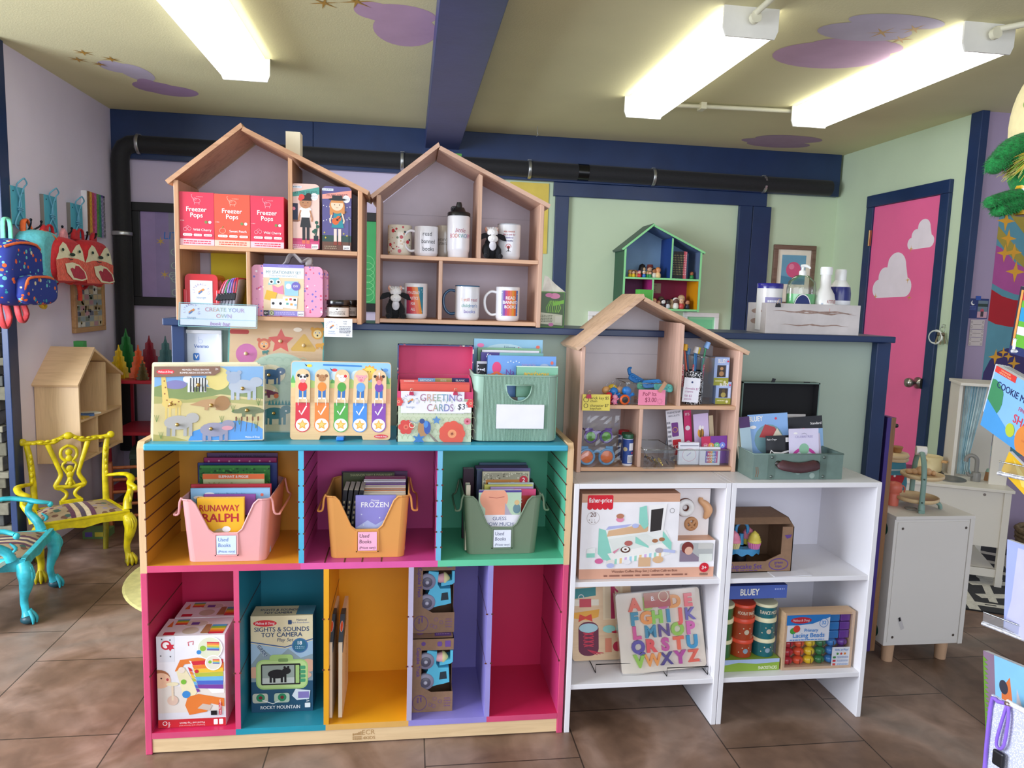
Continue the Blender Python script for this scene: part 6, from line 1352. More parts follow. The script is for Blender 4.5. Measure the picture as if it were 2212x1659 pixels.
# ---------------- used book baskets in the upper cells ----------------
ZU=.5625
def basket(name,x0,x1,yr,yb,xb0,xb1,Y,D,col,label,tagc,inkc,words=('Used','Books','(Prices vary)')):
 m=C(col,.45,sc=4,var=.03); ym=(yr+yb)/2
 xa=W(x0,yr,Y).x; xb=W(x1,yr,Y).x; h=W((x0+x1)/2,yr,Y).z-ZU; ba=W(xb0,yb-6,Y).x; bb=W(xb1,yb-6,Y).x; cx=(ba+bb)/2; wt=xb-xa; wb=bb-ba
 t=thing(name,label,'basket',(cx,Y,ZU),group='plastic baskets of used books'); T=.003
 def ring(z,e):k=z/h; w=wb+(wt-wb)*k; return[(p[0],p[1],z) for p in rrp(-w/2+e,-.008*k+e,w/2-e,D-.012*(1-k)-e,.02,n=5)]
 b=MB(); O0,O1=ring(0.0,0),ring(h,0); I0,I1=ring(T,T),ring(h,T); n=len(O0)
 F=[(i,(i+1)%n,n+(i+1)%n,n+i) for i in range(n) if not(O0[i][1]<.003 and O0[(i+1)%n][1]<.003 and abs(O0[i][1]-O0[(i+1)%n][1])<1e-6)]
 b.add(O0+O1,F,m,True); b.add(I0+I1,[f[::-1] for f in F],m,True); b.add(I0,[tuple(range(n))],m); b.add(O0,[tuple(range(n))[::-1]],m)
 L,Rr=-wb/2+.02,wb/2-.02; lt,rt=-wt/2+.02,wt/2-.02; zc=h*.46; c0,c1=-wt*.34,wt*.32; e0,e1=-wt*.185,wt*.165
 top=[(lt,h),(c0-.012,h),(c0,h-.012),(e0-.004,zc+.012),(e0+.01,zc),(e1-.01,zc),(e1+.004,zc+.012),(c1,h-.012),(c1+.012,h),(rt,h)]
 yy=lambda z:-.008*z/h
 for off in(0,T):b.add([(L,yy(0)+off,0)]+[(p[0],yy(p[1])+off,p[1]) for p in top]+[(Rr,yy(0)+off,0)],[tuple(range(len(top)+2))[::(-1 if off==0 else 1)]],m)
 b.tube([(p[0],yy(p[1]),p[1]) for p in top],.0028,m,6,cr=False)
 for(P_) in([(wt/2,.012,h),(wt/2,D-.02,h),(wt/2-.02,D,h),(-wt/2+.02,D,h),(-wt/2,D-.02,h),(-wt/2,.012,h)],):b.tube(P_,.0028,m,6,cr=False)
 for s in(-1,1):b.tube([(s*(wt/2-.02),-.008,h),(s*(wt/2-.004),-.002,h),(s*wt/2,.012,h)],.0028,m,6)
 b.build('basket_body',t)
 for s in(-1,1):
  b=MB(); x=s*wt/2; b.tube([(x,.004,h+.004),(x+s*.006,.004,h-.01),(x+s*.010,.006,h-.042),(x+s*.022,.012,h-.048),(x+s*.024,.03,h-.046),(x+s*.024,D-.05,h-.046),(x+s*.012,D-.03,h-.04),(x+s*.002,D-.02,h)],.0032,m,8); b.build('handle',t)
 b=MB(); lw2,lh,lz=wb*.32,h*.40,h*.05; lw2=wb*.30; lz=h*.10; lh=h*.34
 for q in((-lw2/2,lz,lw2/2,lz+.003),(-lw2/2,lz+lh,lw2/2,lz+lh+.003),(-lw2/2,lz,-lw2/2+.003,lz+lh),(lw2/2-.003,lz,lw2/2,lz+lh)):b.box(q[0],-.006,q[1],q[2],0,q[3],m)
 b.build('label_holder',t)
 b=MB(); b.box(-lw2/2+.005,-.0055,lz+.004,lw2/2-.005,-.0045,lz+lh-.003,C(tagc,.6)); cv=b.front(-lw2/2+.005,lz+.004,lw2/2-.005,lz+lh-.003,-.0055); ik=C(inkc,.6)
 for i,s_ in enumerate(words):cv.text(s_,.08,.70-.30*i,(.20,.20,.13)[i],ik,al='l',bold=-.004,w=(.5,.62,.84)[i],shear=.08)
 b.build('label',t,'handwritten paper label'); return t
basket('book_basket',391,583,1078,1214,406,574,2.085,.255,'e8a6a6','pink plastic basket of used books in the orange cell of the cubby','cfe0f4','5a7ab8')
basket('book_basket',702,882,1071,1206,713,873,2.095,.23,'dd9a50','orange plastic basket of used books in the magenta cell of the cubby','f4b4d0','5a3a4a')
basket('book_basket',1001,1169,1071,1200,1009,1157,2.105,.22,'6f8068','olive green plastic basket of used books in the green cell of the cubby','e6e8f4','5a5a80')
g1,g2,g3='books in the pink basket','books in the orange basket','books in the olive green basket'; z=ZU+.004
bk((447,979,600),2.325,z,'6a4a78','rearmost purple book in the pink basket',lambda c:c.text('JANE YOLEN & MARK TEAGUE',.5,.95,.028,C('3a2a48'),bold=.012,w=.86),group=g1)
bk((440,989,597),2.30,z,'a82a70','magenta book with dots in the pink basket',lambda c:[c.ell(.07+.14*i,.955+.01*(i%2),.014,C('dca0b0'),n=8) for i in range(7)],group=g1)
bk((427,1000,598),2.275,z,'2f3f80','dark blue book in the pink basket',group=g1)
def dg(c):c.rect(0,.70,1,.97,C('2f7a34',.6,'speck',sc=110,th=.42,cols=['1c4a24','4aa03c','1c4a24'])); c.rect(0,.5,1,.72,C('58b43c'))
bk((431,1006,583),2.25,z,'3f8f3c','bright green leafy book in the pink basket',dg,group=g1)
bk((438,1024,571),2.215,z,'c4cc9c','pale green book with an orange top banner in the pink basket',lambda c:(c.rect(0,.93,1,1,C('ea7038')),c.text('ELEPHANT & PIGGIE',.5,.948,.035,WT,bold=.02,w=.48),c.text('We Are in',.47,.79,.10,C('a8b078'),bold=.02,w=.80)),group=g1)
bk((412,1046,586),2.175,z,'c03844','red edged book in the pink basket',group=g1)
bk((411,1055,583),2.145,z,'90c0e4','light blue phonics reader in the pink basket',lambda c:(c.text('Usborne Phonics Readers',.5,.90,.035,C('4a7ab0'),bold=.008,w=.38),c.ell(.24,.92,.06,WT,rv=.02),c.ell(.12,.86,.08,WT,rv=.03),c.ell(.9,.90,.02,C('e8705c'))),d=.008,group=g1)
bk((440,1068,552),2.125,z,'8a4a94','small purple and black book behind the yellow book in the pink basket',lambda c:(c.rect(0,.0,1,.66,BK),c.text('E',.92,.58,.05,WT,bold=.02)),group=g1)
def dr(c):c.text('RUNAWAY',.48,.785,.105,C('b8282c'),bold=.03,w=.84); c.text('RALPH',.50,.61,.135,C('b8282c'),bold=.035,w=.76); c.ell(.52,.44,.15,C('b8a88c'),rv=.06); c.ell(.62,.485,.09,WT,rv=.05); c.ell(.42,.42,.16,C('c9b48a'),rv=.04); c.line([(.2,.42),(.35,.37),(.6,.38)],.01,C('4a3a2a'))
bk((425,1076,527),2.100,z,'f2b62c','yellow book with big dark red lettering at the front of the pink basket',dr,d=.014,group=g1)
bk((738,1018,880),2.30,z,'5a3a5c','dark purple book at the back of the orange basket',group=g2)
bk((740,1021,852),2.28,z,'4a5034','olive green book with tan lettering at the back of the orange basket',lambda c:c.text('SHANNON HALE & DEAN HALE',.55,.945,.035,C('a8a878'),bold=.01,w=.8),group=g2)
for i,(y0,x0,x1,col,nm) in enumerate(((1031,787,876,'7a1f4c','maroon'),(1038,785,876,'e4e0e4','white'),(1045,782,876,'6a3f8c','purple'),(1051,781,876,'d9c8b4','cream'),(1058,778,876,'c87a4c','orange brown'),(1064,775,876,'dccfb8','beige'))):
 bk((x0,y0,x1),2.255-i*.022,z,col,'%s paperback in the row behind the lilac book in the orange basket'%nm,d=.018,group=g2)
for i in range(4):
 p=W(736+i*11.5,1046,2.20); b=MB(); hh=p.z-z; b.box(-.006,0,0,.006,.10,hh,C('ded4c0',.8),mats=dict(f=C('1c1a20',.4),l=C('1c1a20',.4),r=C('1c1a20',.4))); cv=b.front(-.006,0,.006,hh,0); cv.scrib(.3,.35,.7,.85,6,C('b8a884'))
 solo(b,'book','thin black spined book, %s from left in the orange basket'%('first','second','third','fourth')[i],'book',(p.x,2.135,z),group='black spined books in the orange basket',rot=(0,math.radians(6),0))
def df(c):c.rect(0,.45,1,1,C('8f88d0')); c.text('Disney',.48,.90,.035,WT,bold=.005,shear=.2); c.text('FROZEN',.48,.80,.085,WT,bold=.01,w=.70); c.poly([(0,.45),(.3,.58),(.5,.50),(.75,.60),(1,.5),(1,.3),(0,.3)],C('b4bce8')); [c.star(q[0],q[1],.03,C('e4e8fa'),r2=.008,n=6) for q in((.15,.68),(.85,.70),(.2,.5),(.6,.62),(.8,.48))]
bk((768,1070,855),2.112,z,'8f9ad8','lilac book with white lettering at the front of the orange basket',df,d=.006,group=g2)
for i,(y0,x0,x1,col,nm) in enumerate(((1000,1034,1137,'4a6078','slate blue'),(1006,1025,1140,'3c2f48','dark plum'),(1012,1028,1145,'8a7ab0','lavender'))):bk((x0,y0,x1),2.30-i*.02,z,col,'%s book at the back of the olive green basket'%nm,d=.008,group=g3)
bk((1000,1012,1024),2.24,z,'3a2030','narrow dark book at the left of the olive green basket',d=.02,group=g3); bk((1006,1048,1016),2.13,z,'d9cdb4','narrow cream book at the left of the olive green basket',d=.03,group=g3); bk((1029,1016,1043),2.22,z,'4a5470','narrow grey blue book in the olive green basket',d=.02,group=g3)
def dt(c):c.rect(.03,.83,.97,.985,C('a8a088',.5,'speck',sc=150,th=.4,cols=['6a6450','d8d0b8'])); c.rect(.08,.74,.90,.89,C('c8843c')); c.text('Frog and Toad',.5,.79,.065,WT,bold=.025,w=.74); c.ell(.88,.885,.09,C('c8283c')); c.text('2',.88,.855,.06,WT,bold=.02)
bk((1041,1019,1143),2.195,z,'cfc4a4','tan framed book with a red number 2 badge in the olive green basket',dt,group=g3)
for i,(y0,x0,x1,col,nm) in enumerate(((1043,1053,1152,'c9d4d8','pale grey'),(1047,1045,1150,'d8d06c','yellow'),(1052,1058,1150,'b89ac8','lilac'))):bk((x0,y0,x1),2.18-i*.016,z,col,'%s thin book in the middle of the olive green basket'%nm,d=.006,group=g3)
bk((1110,1057,1157),2.13,z,'d8507c','pink and red book at the right front of the olive green basket',lambda c:(c.rect(0,0,1,.9,C('b83a2c')),c.text('0:',.25,.78,.10,WT,bold=.01)),group=g3)
def dgm(c):c.rect(0,.965,1,1,C('4a3a8c')); c.rect(0,.53,1,.965,C('b8d0b4')); c.ell(.36,.86,.33,C('efa486'),rv=.20); c.rect(.16,.53,.62,.80,C('efa486')); c.line([(.24,.89),(.42,.875),(.60,.895)],.012,C('a84a44')); c.poly([(.62,.80),(.76,.62),(.98,.50),(.98,.46),(.62,.46)],C('b0a8b8')); c.ell(.9,.70,.09,C('6a8a94'),rv=.08); c.ell(.90,.80,.06,C('d8b884')); c.rect(0,0,1,.60,C('eceaf2')); c.text('GUESS',.5,.515,.055,C('3a4a80'),bold=.008,w=.44); c.text('HOW MUCH',.5,.425,.055,C('3a4a80'),bold=.008,w=.76)
bk((1034,1059,1126),2.115,z,'eceaf2','white and green book showing a smiling chin at the front of the olive green basket',dgm,d=.008,group=g3)
# ---------------- boxes in the lower cells ----------------
ZL=.0665
def xylo(cv,u,v,s,rot=0):
 for i,c_ in enumerate(('c8283c','e8702c','eab83c','a8b83c','4aa0d0','5a4aa0')):cv.poly([(u+s*(.0+.1*rot),v-s*.13*i/cv.asp),(u+s,v-s*(.13*i+.05)/cv.asp),(u+s,v-s*(.13*i+.17)/cv.asp),(u,v-s*(.13*i+.11)/cv.asp)],C(c_,.4))
def hape(Y,x0,x1,y0,y1,label,D):
 b,cv,loc,w,h=pbox(x0,y0,x1,y1,Y,D,C('e9e6ea',.4,coat=.3),zb=ZL)
 OR=C('df7a34',.4); CRM=C('e9dcb4',.5)
 cv.rect(0,.10,1,.45,C('dfd6cc')); cv.rect(0,.72,.26,1,C('dcdce2')); cv.rect(.0,.10,1,.16,C('d9d9de'))
 for q in((.08,.97),(.2,.96),(.06,.79),(.2,.78)):cv.ell(q[0],q[1],.012,C('4a4a50'),n=8)
 cv.ell(.14,.905,.075,C('c8283c')); cv.ell(.14,.905,.05,WT); cv.star(.2,.885,.07,C('c8283c'),r2=.04,n=6); cv.line([(.47,.89),(.46,.93),(.54,.94),(.53,.90)],.012,C('c8283c'))
 cv.ell(.02,.54,.17,C('a86a44'),rv=.10); cv.ell(.05,.52,.15,C('eebf9c'),rv=.085); cv.ell(.06,.545,.015,C('4a2a22'),n=8); cv.ell(.15,.53,.018,C('b8404a'),rv=.016)
 cv.poly([(.26,.62),(.34,.74),(.60,.76),(.98,.70),(.98,.60),(.55,.70),(.40,.69),(.32,.60)],OR); cv.poly([(.28,.62),(.40,.66),(.60,.40),(.50,.30),(.38,.33)],CRM)
 cv.poly([(.47,.73),(.62,.70),(.98,.48),(.98,.36),(.80,.36),(.62,.52)],C('f1ece6'))
 for i,c_ in enumerate(('d02c3c','ea8034','e9c13c','b4bc44','6ab0d8','4a6ac0','7a3f98')):
  a=i/7.; cv.poly([(.50+.10*a,.72-.30*a),(.97,.735-.33*a),(.97,.735-.33*(a+.14)),(.51+.10*(a+.14),.72-.30*(a+.14))],C(c_,.4),same=False)
  cv.poly([(.45+.13*a,.66-.28*a),(.50+.12*a,.64-.26*a),(.52+.12*a,.61-.26*a),(.47+.13*a,.62-.28*a)],C(c_,.35))
 cv.poly([(.40,.24),(.44,.33),(.60,.36),(.98,.30),(.98,.21),(.78,.25),(.72,.16),(.46,.13)],OR); cv.poly([(.58,.20),(.66,.25),(.80,.23),(.76,.17)],C('c9b8a8'))
 for(u,v,r,c_) in((.36,.63,.05,'e8d8c8'),(.385,.50,.04,'7ab83c'),(.42,.36,.06,'3a86c8'),(.58,.61,.03,'c8283c')):cv.ell(u,v,r,C(c_,.4))
 cv.ell(.22,.30,.08,C('d8b8a4')); cv.line([(.22,.30),(.22,.48)],.03,C('e4cdb0')); cv.ell(.22,.48,.09,CRM,rv=.022)
 cv.ell(.78,.86,.19,WT); cv.ell(.78,.86,.175,C('d9dcc0')); xylo(cv,.74,.93,.18); cv.ell(.68,.86,.045,C('8ab83c')); cv.ell(.62,.82,.035,C('3a86c8')); cv.ell(.83,.70,.125,WT); cv.ell(.83,.70,.11,C('ddd8c8')); xylo(cv,.82,.74,.10); cv.ell(.78,.71,.025,C('8ab83c'))
 cv.rect(0,0,1,.09,C('c4222e')); cv.rect(.04,.005,.17,.085,C('c4222e')); cv.ring(.10,.05,.035,.01,WT); cv.text('hape',.17,.035,.022,WT,bold=.01,rot=PI/2)
 cv.text('Pound and Tap Bench',.50,.055,.020,WT,bold=.01,w=.46,rot=PI); cv.text('Xylophon und Hammerspiel',.50,.025,.016,C('f0b0b0'),bold=0,w=.42,rot=PI); cv.rr(.82,.015,.88,.075,WT,r=.01); cv.rr(.90,.015,.96,.075,WT,r=.01)
 cv.rect(.78,.12,.87,.17,BK); cv.rr(.90,.12,.94,.26,C('c8283c'),r=.01); cv.text('Love Play Learn',.93,.13,.018,WT,bold=.01,rot=PI/2,al='l')
 ct=Canvas(b,(-w/2,0,h),(w,0,0),(0,D,0),.00005); ct.rect(.08,.06,.24,.22,C('c8283c')); ct.ell(.45,.28,.12,C('c8bca8')); ct.ell(.47,.68,.20,WT,rv=.2); ct.ell(.47,.68,.18,C('d8d0c4'),rv=.18); ct.rect(.40,.6,.52,.75,C('6a4aa0'))
 for i,c_ in enumerate(('c8283c','e8702c','eab83c','8ab83c','4aa0d0')):ct.rect(.74,.08+.1*i,.96,.18+.1*i,C(c_)); ct.rect(.16,.62+.06*i,.34,.68+.06*i,C(c_))
 ct.poly([(.06,.5),(.10,.85),(.14,.5)],OR); ct.ell(.68,.35,.03,C('8ab83c'),rv=.05); ct.ell(.66,.2,.03,C('3a86c8'),rv=.05); ct.poly([(.62,.1),(.74,.1),(.72,.6),(.64,.6)],C('a87a50'))
 return solo(b,'toy_box',label,'toy box',loc,.0,group='xylophone bench boxes in the pink cell')
Dh=.115
o1=hape(2.085,340,487,1373,1582,'front white xylophone bench toy box in the lower left pink cell',Dh)
o2=dup(o1,o1.location+V((.014,Dh+.006,0)),0,'rear xylophone bench toy box, only its printed top visible in the pink cell')
b,cv,loc,w,h=pbox(542,1330,676,1541,2.14,.07,C('24445e',.4,coat=.3),zb=ZL,mats=dict(t=C('d9c8a0',.5)))
NB=C('2a4468'); cv.poly([(0,.72),(0,1),(1,1),(1,.74),(.55,.66)],C('dccba4')); cv.line([(0,.735),(.55,.675),(1,.755)],.02,C('3a5a8c')); cv.poly([(0,.72),(.55,.66),(1,.74),(1,.60),(.85,.50),(0,.45)],C('9fb8cc')); cv.poly([(0,.5),(.2,.66),(.4,.55),(.6,.66),(.8,.56),(1,.6),(1,.3),(0,.3)],C('8a9aa0')); cv.rect(0,0,1,.32,C('24506c'))
mdlogo(cv,.23,.925,.19); cv.text('National',.82,.945,.020,NB,bold=.016,w=.2); cv.text('Park Foundation',.80,.92,.018,C('6a7aa0'),bold=.0,w=.28); cv.rr(.60,.91,.66,.955,NB,r=.01); cv.text('SIGHTS & SOUNDS',.5,.84,.045,NB,bold=.02,w=.88); cv.text('TOY CAMERA',.5,.785,.045,NB,bold=.02,w=.66); cv.text('Play Set',.55,.735,.036,NB,bold=.0,shear=.2,w=.26)
cv.ell(.79,.69,.13,C('3f6a9c')); cv.ell(.79,.69,.11,C('2c6a84')); cv.text('18',.79,.70,.036,WT,bold=.025); cv.scrib(.72,.655,.86,.685,2,C('c8dcec')); cv.poly([(.08,.70),(.13,.72),(.26,.60),(.21,.58)],C('a8b4bc')); cv.text('GRRR!',.10,.69,.034,NB,bold=.015,al='l',rot=-1.0)
cv.ell(.05,.42,.10,C('d8a488'),rv=.06); cv.ell(.92,.48,.14,C('d8a488'),rv=.07); cv.ell(.88,.38,.10,C('dba88c'),rv=.035); LG=C('a8c878',.4); cv.rr(.30,.50,.68,.60,LG,r=.06); cv.rr(.08,.24,.92,.55,LG,r=.12); cv.rr(.10,.255,.90,.535,C('bcd68c',.4),r=.11); cv.rr(.16,.285,.80,.505,BK,r=.02); cv.rect(.18,.30,.70,.49,C('9aa49a')); cv.rect(.18,.30,.70,.36,C('c4c8c0')); cv.rr(.44,.525,.60,.56,C('7a9a5a'),r=.02)
X,Yv=critter(cv,.42,.40,.36,'17171a','quad'); cv.ell(X(.34),Yv(.32),.02,BK); cv.ell(X(.5),Yv(.32),.02,BK); cv.rect(.72,.30,.78,.49,C('a8c878')); [cv.rr(.79,.31+.045*i,.88,.345+.045*i,C('4a9a6c'),r=.015) for i in range(4)]
for(u,c_) in((.13,'c8c4b0'),(.48,'b8c8b0')):cv.rr(u-.11,.10,u+.14,.20,C(c_),r=.04); cv.ell(u+.02,.155,.07,C('2f8a5c')); cv.ell(u+.02,.155,.03,C('7a2a2a'))
cv.poly([(.66,.17),(.72,.24),(.96,.22),(.94,.13),(.74,.12)],C('dfe4ea')); cv.rect(.76,.14,.94,.21,C('8a7ab8')); cv.line([(.18,.13),(.35,.09),(.46,.12)],.014,WT); cv.text('ROCKY MOUNTAIN',.47,.035,.035,WT,bold=.02,w=.64); cv.text('3+',.92,.10,.022,WT,bold=.02); cv.rr(.87,.04,.96,.09,WT,r=.01)
ct=Canvas(b,(-w/2,0,h),(w,0,0),(0,.07,0),.00005); ct.text('SIGHTS & SOUNDS',.42,.5,.2,NB,bold=.02,w=.62); ct.text('TOY CAMERA',.42,.2,.2,NB,bold=.02,w=.46); ct.rect(.72,.1,1,1,C('4a7a8c'))
solo(b,'toy_camera_box','navy and tan toy camera box with a bear picture in the teal cell','toy box',loc,-.02)
for i,(x0,x1) in enumerate(((706,721),(726,744))):
 a=W(x0+1,1480,2.085).x; c=W(x1-1,1480,2.085).x; h=W((x0+x1)/2,1390,2.085).z-ZL; t=thing('puzzle_board',('left','right')[i]+' wooden puzzle board standing on edge in the orange cell','puzzle',((a+c)/2,2.085,ZL),group='puzzle boards standing on edge',rot=(0,0,0)); th=.011
 b=MB(); P=[(0.0,.006),(.006,0),(.215,0),(.215,h+.055),(.075,h+.055),(.0,h)]; b.prism(P,(-th/2,0,0),(0,1,0),(0,0,1),-th,wood('d9ba94','z',var=.15),side=wood('e8d8c0','z',var=.05))
 cv=Canvas(b,(th/2,0,0),(0,.215,0),(0,0,h+.055),.00005)
 for k in range(6):cv.ring(.55,.22+.1*k,.10+.02*(k%2),.008,C('a88258',.5),a0=-1.5,a1=1.5)
 b.build('board',t)
 b=MB(); e=.0015; b.prism([(.004,h*.96+.006),(.075,h+.0565),(.12,h+.0565),(.12,h+.02),(.004,h-.03)],(-th/2-e,-.001,0),(0,1,0),(0,0,1),-(th+2*e),C('3c4a58',.45));
 ed=V((0,.071,.0575-h*.0)); A=V((-th/2-.0005,.002,h+.003)); U_=V((th+.001,0,0)); V_=V((0,.071,.055)); cv=Canvas(b,A,U_,V_,.00005); cv.rect(0,0,1,1,C('3c4a58',.45)); cv.ell(.5,.55,.38,C('d8502c'),rv=.20); cv.ring(.5,.55,.38,.06,WT,rv=.20); b.build('card_sleeve',t,'dark cardboard corner sleeve with an orange oval')
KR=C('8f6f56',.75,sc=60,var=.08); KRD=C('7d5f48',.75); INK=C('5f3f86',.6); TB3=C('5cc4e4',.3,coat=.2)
def truck(zb,label,Y):
 xa,xb=W(886,1440,Y).x,W(979,1440,Y).x; w=xb-xa; h=.2365; D=.115; t=thing('truck_box',label,'toy box',((xa+xb)/2,Y,zb),group='brown cupcake truck boxes'); T=.002; x0=-w/2
 b=MB(); fu=.26; v0,v1=.27,.84
 b.box(x0,0,0,x0+w*fu,T,h,KR); b.box(x0+w*fu,0,0,w/2,T,h*v0-.0,KR); b.box(x0+w*fu,0,h*v1,w/2,T,h,KR); b.add([(x0+w*fu,0,h*v0),(x0+w*.50,0,h*v0),(x0+w*fu,0,h*(v0+.08))],[(0,1,2)],KR)
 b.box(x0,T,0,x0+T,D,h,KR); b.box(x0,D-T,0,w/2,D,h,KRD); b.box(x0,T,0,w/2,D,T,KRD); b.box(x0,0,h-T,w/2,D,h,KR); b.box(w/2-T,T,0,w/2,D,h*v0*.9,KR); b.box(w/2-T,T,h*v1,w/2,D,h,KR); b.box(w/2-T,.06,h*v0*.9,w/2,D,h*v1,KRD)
 cv=b.front(x0,0,w/2,h,0); cv.text('Cupcake Truck',.15,.88,.045,INK,al='l',bold=.03,rot=-PI/2); cv.ring(.23,.13,.17,.012,INK,rv=.105); cv.text('green',.24,.19,.030,INK,bold=.03,rot=-PI/2,w=.4); cv.text('toys',.17,.165,.030,INK,bold=.03,rot=-PI/2,w=.3); cv.ell(.30,.93,.05,INK); cv.rr(.80,.88,.93,.965,C('6a4a94'),r=.02); cv.rr(.62,.89,.73,.955,C('6a4a94'),r=.04)
 for q in((.58,.18),(.70,.14),(.56,.08),(.48,.10)):cv.ring(*q,.045,.01,C('84608c'))
 cv.scrib(.80,.06,.95,.2,4,C('84608c')); ct=Canvas(b,(x0,0,h),(w,0,0),(0,D,0),.00005); ct.rect(.56,.12,.95,.88,INK); ct.scrib(.60,.18,.92,.82,6,C('a88ac0')); ct.ell(.22,.3,.08,C('84608c')); ct.scrib(.4,.2,.5,.8,3,C('84608c'))
 b.build('box_body',t,'brown card box printed in purple')
 b=MB(); cz=h*.56; yy=.004; X=lambda u:x0+w*u; Z=lambda v:h*v
 b.prism([(X(.28),Z(.34)),(X(.40),Z(.31)),(X(.62),Z(.345)),(X(.78),Z(.36)),(X(.92),Z(.38)),(X(.90),Z(.58)),(X(.66),Z(.58)),(X(.60),Z(.64)),(X(.62),Z(.80)),(X(.40),Z(.82)),(X(.34),Z(.70)),(X(.42),Z(.56)),(X(.34),Z(.46))],(0,yy+.004,0),(1,0,0),(0,0,1),.06,TB3)
 b.prism([(X(.68),Z(.66)),(X(.93),Z(.70)),(X(.93),Z(.82)),(X(.99),Z(.82)),(X(.99),Z(.665)),(X(.93),Z(.64)),(X(.68),Z(.62))],(0,yy,0),(1,0,0),(0,0,1),.05,TB3); b.prism([(X(.68),Z(.42)),(X(.86),Z(.43)),(X(.84),Z(.53)),(X(.70),Z(.52))],(0,yy+.003,0),(1,0,0),(0,0,1),.002,C('2a3a44',.3))
 b.build('toy_truck',t,'light blue toy truck')
 for v in(.68,.40):b=MB(); b.lathe([(.0,0),(.024,0),(.026,.004),(.026,.016),(.0,.018)],C('8f8ca0',.5),c=(X(.36),yy-.002,Z(v)),axis='y',n=24); b.lathe([(.016,-.001),(.014,-.003),(0,-.003)],C('5a5868',.4),c=(X(.36),yy-.002,Z(v)),axis='y',n=18); b.lathe([(.006,-.003),(.004,-.006),(0,-.006)],C('b8b6c4',.4),c=(X(.36),yy-.002,Z(v)),axis='y',n=12); b.build('wheel',t)
 b=MB(); b.T=Matrix.Translation((X(.70),.02,Z(.70)))@Matrix.Rotation(PI/2,4,'Y'); b.lathe([(.012,-.012),(.017,.006)],C('e9b0b8',.5),n=16); b.lathe([(.019,.006),(.018,.012),(.012,.018),(.004,.024)],C('e9e0a0',.5),n=16); b.build('toy_cupcake',t,'toy cupcake')
 return t
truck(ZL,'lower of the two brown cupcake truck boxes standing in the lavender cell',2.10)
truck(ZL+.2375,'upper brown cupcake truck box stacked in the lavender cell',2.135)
# ---------------- white bookcases ----------------
ZM,ZB=.4835,.1545
FE=wood('d3a285','x',var=.12)
xa,za,xb,zt=span(1254,1066,1546,1249,2.085); w=xb-xa; h=zt-ZM; D=.13; t=thing('coffee_set_box','large toy box picturing a wooden coffee shop set, on the white bookcase','toy box',((xa+xb)/2,2.085,ZM)); x0=-w/2; LB=C('efecee',.4,coat=.3); us=.715; vs_=.44
b=MB(); b.box(x0,0,0,w/2,D,h*vs_,LB,mats=dict(t=FE,l=FE)); b.box(x0,0,h*vs_,x0+w*us,D,h,LB,mats=dict(t=FE,l=FE)); b.box(x0+w*us,.05,h*vs_,w/2-.004,D,h,LB,mats=dict(t=FE,f=C('e9e2e0')))
cv=b.front(x0,0,w/2,h,0); cv.rect(0,0,1,.12,C('d9a389',.5)); cv.rect(0,.90,us,1,FE); cv.rr(.04,.84,.225,.985,C('d8162c',.4),r=.01); [cv.ell(.058+.037*i,.845,.019,C('d8162c',.4)) for i in range(5)]; cv.text('fisher-price',.1325,.90,.055,WT,bold=.02,w=.165)
cv.ring(.085,.72,.046,.002,C('a89890')); cv.text('20',.085,.735,.05,C('6a4438'),bold=.012); cv.scrib(.055,.66,.115,.71,2,C('8a7a72'))
MT=C('8fd2c0',.45); TN=C('d8b088',.5); cv.poly([(.18,.575),(.50,.62),(.62,.57),(.67,.42),(.66,.28),(.24,.17)],C('e9ebe6')); cv.poly([(.20,.47),(.48,.53),(.60,.42),(.63,.36),(.25,.30)],C('dfe3dc')); cv.poly([(.13,.60),(.18,.575),(.24,.26),(.24,.20),(.17,.23),(.13,.30)],MT); cv.poly([(.19,.50),(.48,.55),(.52,.60),(.52,.66),(.2,.57)],TN); cv.poly([(.18,.58),(.33,.61),(.37,.645),(.20,.62)],C('b0b4e0')); cv.poly([(.20,.30),(.63,.42),(.63,.30),(.24,.20)],C('f0eee8'))
cv.poly([(.24,.24),(.62,.33),(.62,.26),(.24,.17)],C('f4f2ee')); [cv.poly([(.255+.036*i,.235+.0085*i),(.272+.036*i,.239+.0085*i),(.272+.036*i,.175+.0085*i),(.255+.036*i,.172+.0085*i)],C(('9fd8c4','f0c890','d8b0e0','a8d4e8')[i%4])) for i in range(10)]
cv.poly([(.42,.84),(.47,.86),(.49,.62),(.46,.58),(.42,.66)],MT); cv.poly([(.49,.86),(.62,.88),(.60,.56),(.49,.54)],C('f2efec')); cv.poly([(.505,.81),(.595,.83),(.585,.57),(.505,.55)],C('2a2422')); cv.poly([(.60,.56),(.67,.42),(.67,.32),(.60,.42)],MT); cv.poly([(.40,.50),(.50,.38),(.50,.36),(.40,.42)],MT)
for(u,v,r,c1) in((.28,.70,.028,'e48aa8'),(.28,.74,.028,'b87a5c'),(.395,.625,.025,'b4bce4'),(.35,.42,.03,'b5645c'),(.33,.345,.036,'5a3020'),(.33,.35,.026,'f2efe9'),(.33,.35,.010,'5a3020'),(.545,.445,.022,'a8704a'),(.595,.46,.022,'a8704a'),(.14,.215,.03,'d8689a'),(.225,.20,.03,'e9e2da'),(.225,.16,.028,'b4bce4'),(.345,.20,.028,'eceaec'),(.58,.33,.03,'b0a8b0'),(.575,.22,.04,'dcb48a')):cv.ell(u,v,r,C(c1),rv=r*1.05)
cv.rect(.43,.14,.52,.25,TN); cv.line([(.61,.33),(.70,.31)],.022,C('b8c0e4')); cv.poly([(.05,.36),(.11,.38),(.11,.26),(.045,.26)],C('e9ebe8')); cv.rect(.048,.26,.108,.31,MT); cv.poly([(.235,.32),(.29,.37),(.25,.30)],C('d888a0'))
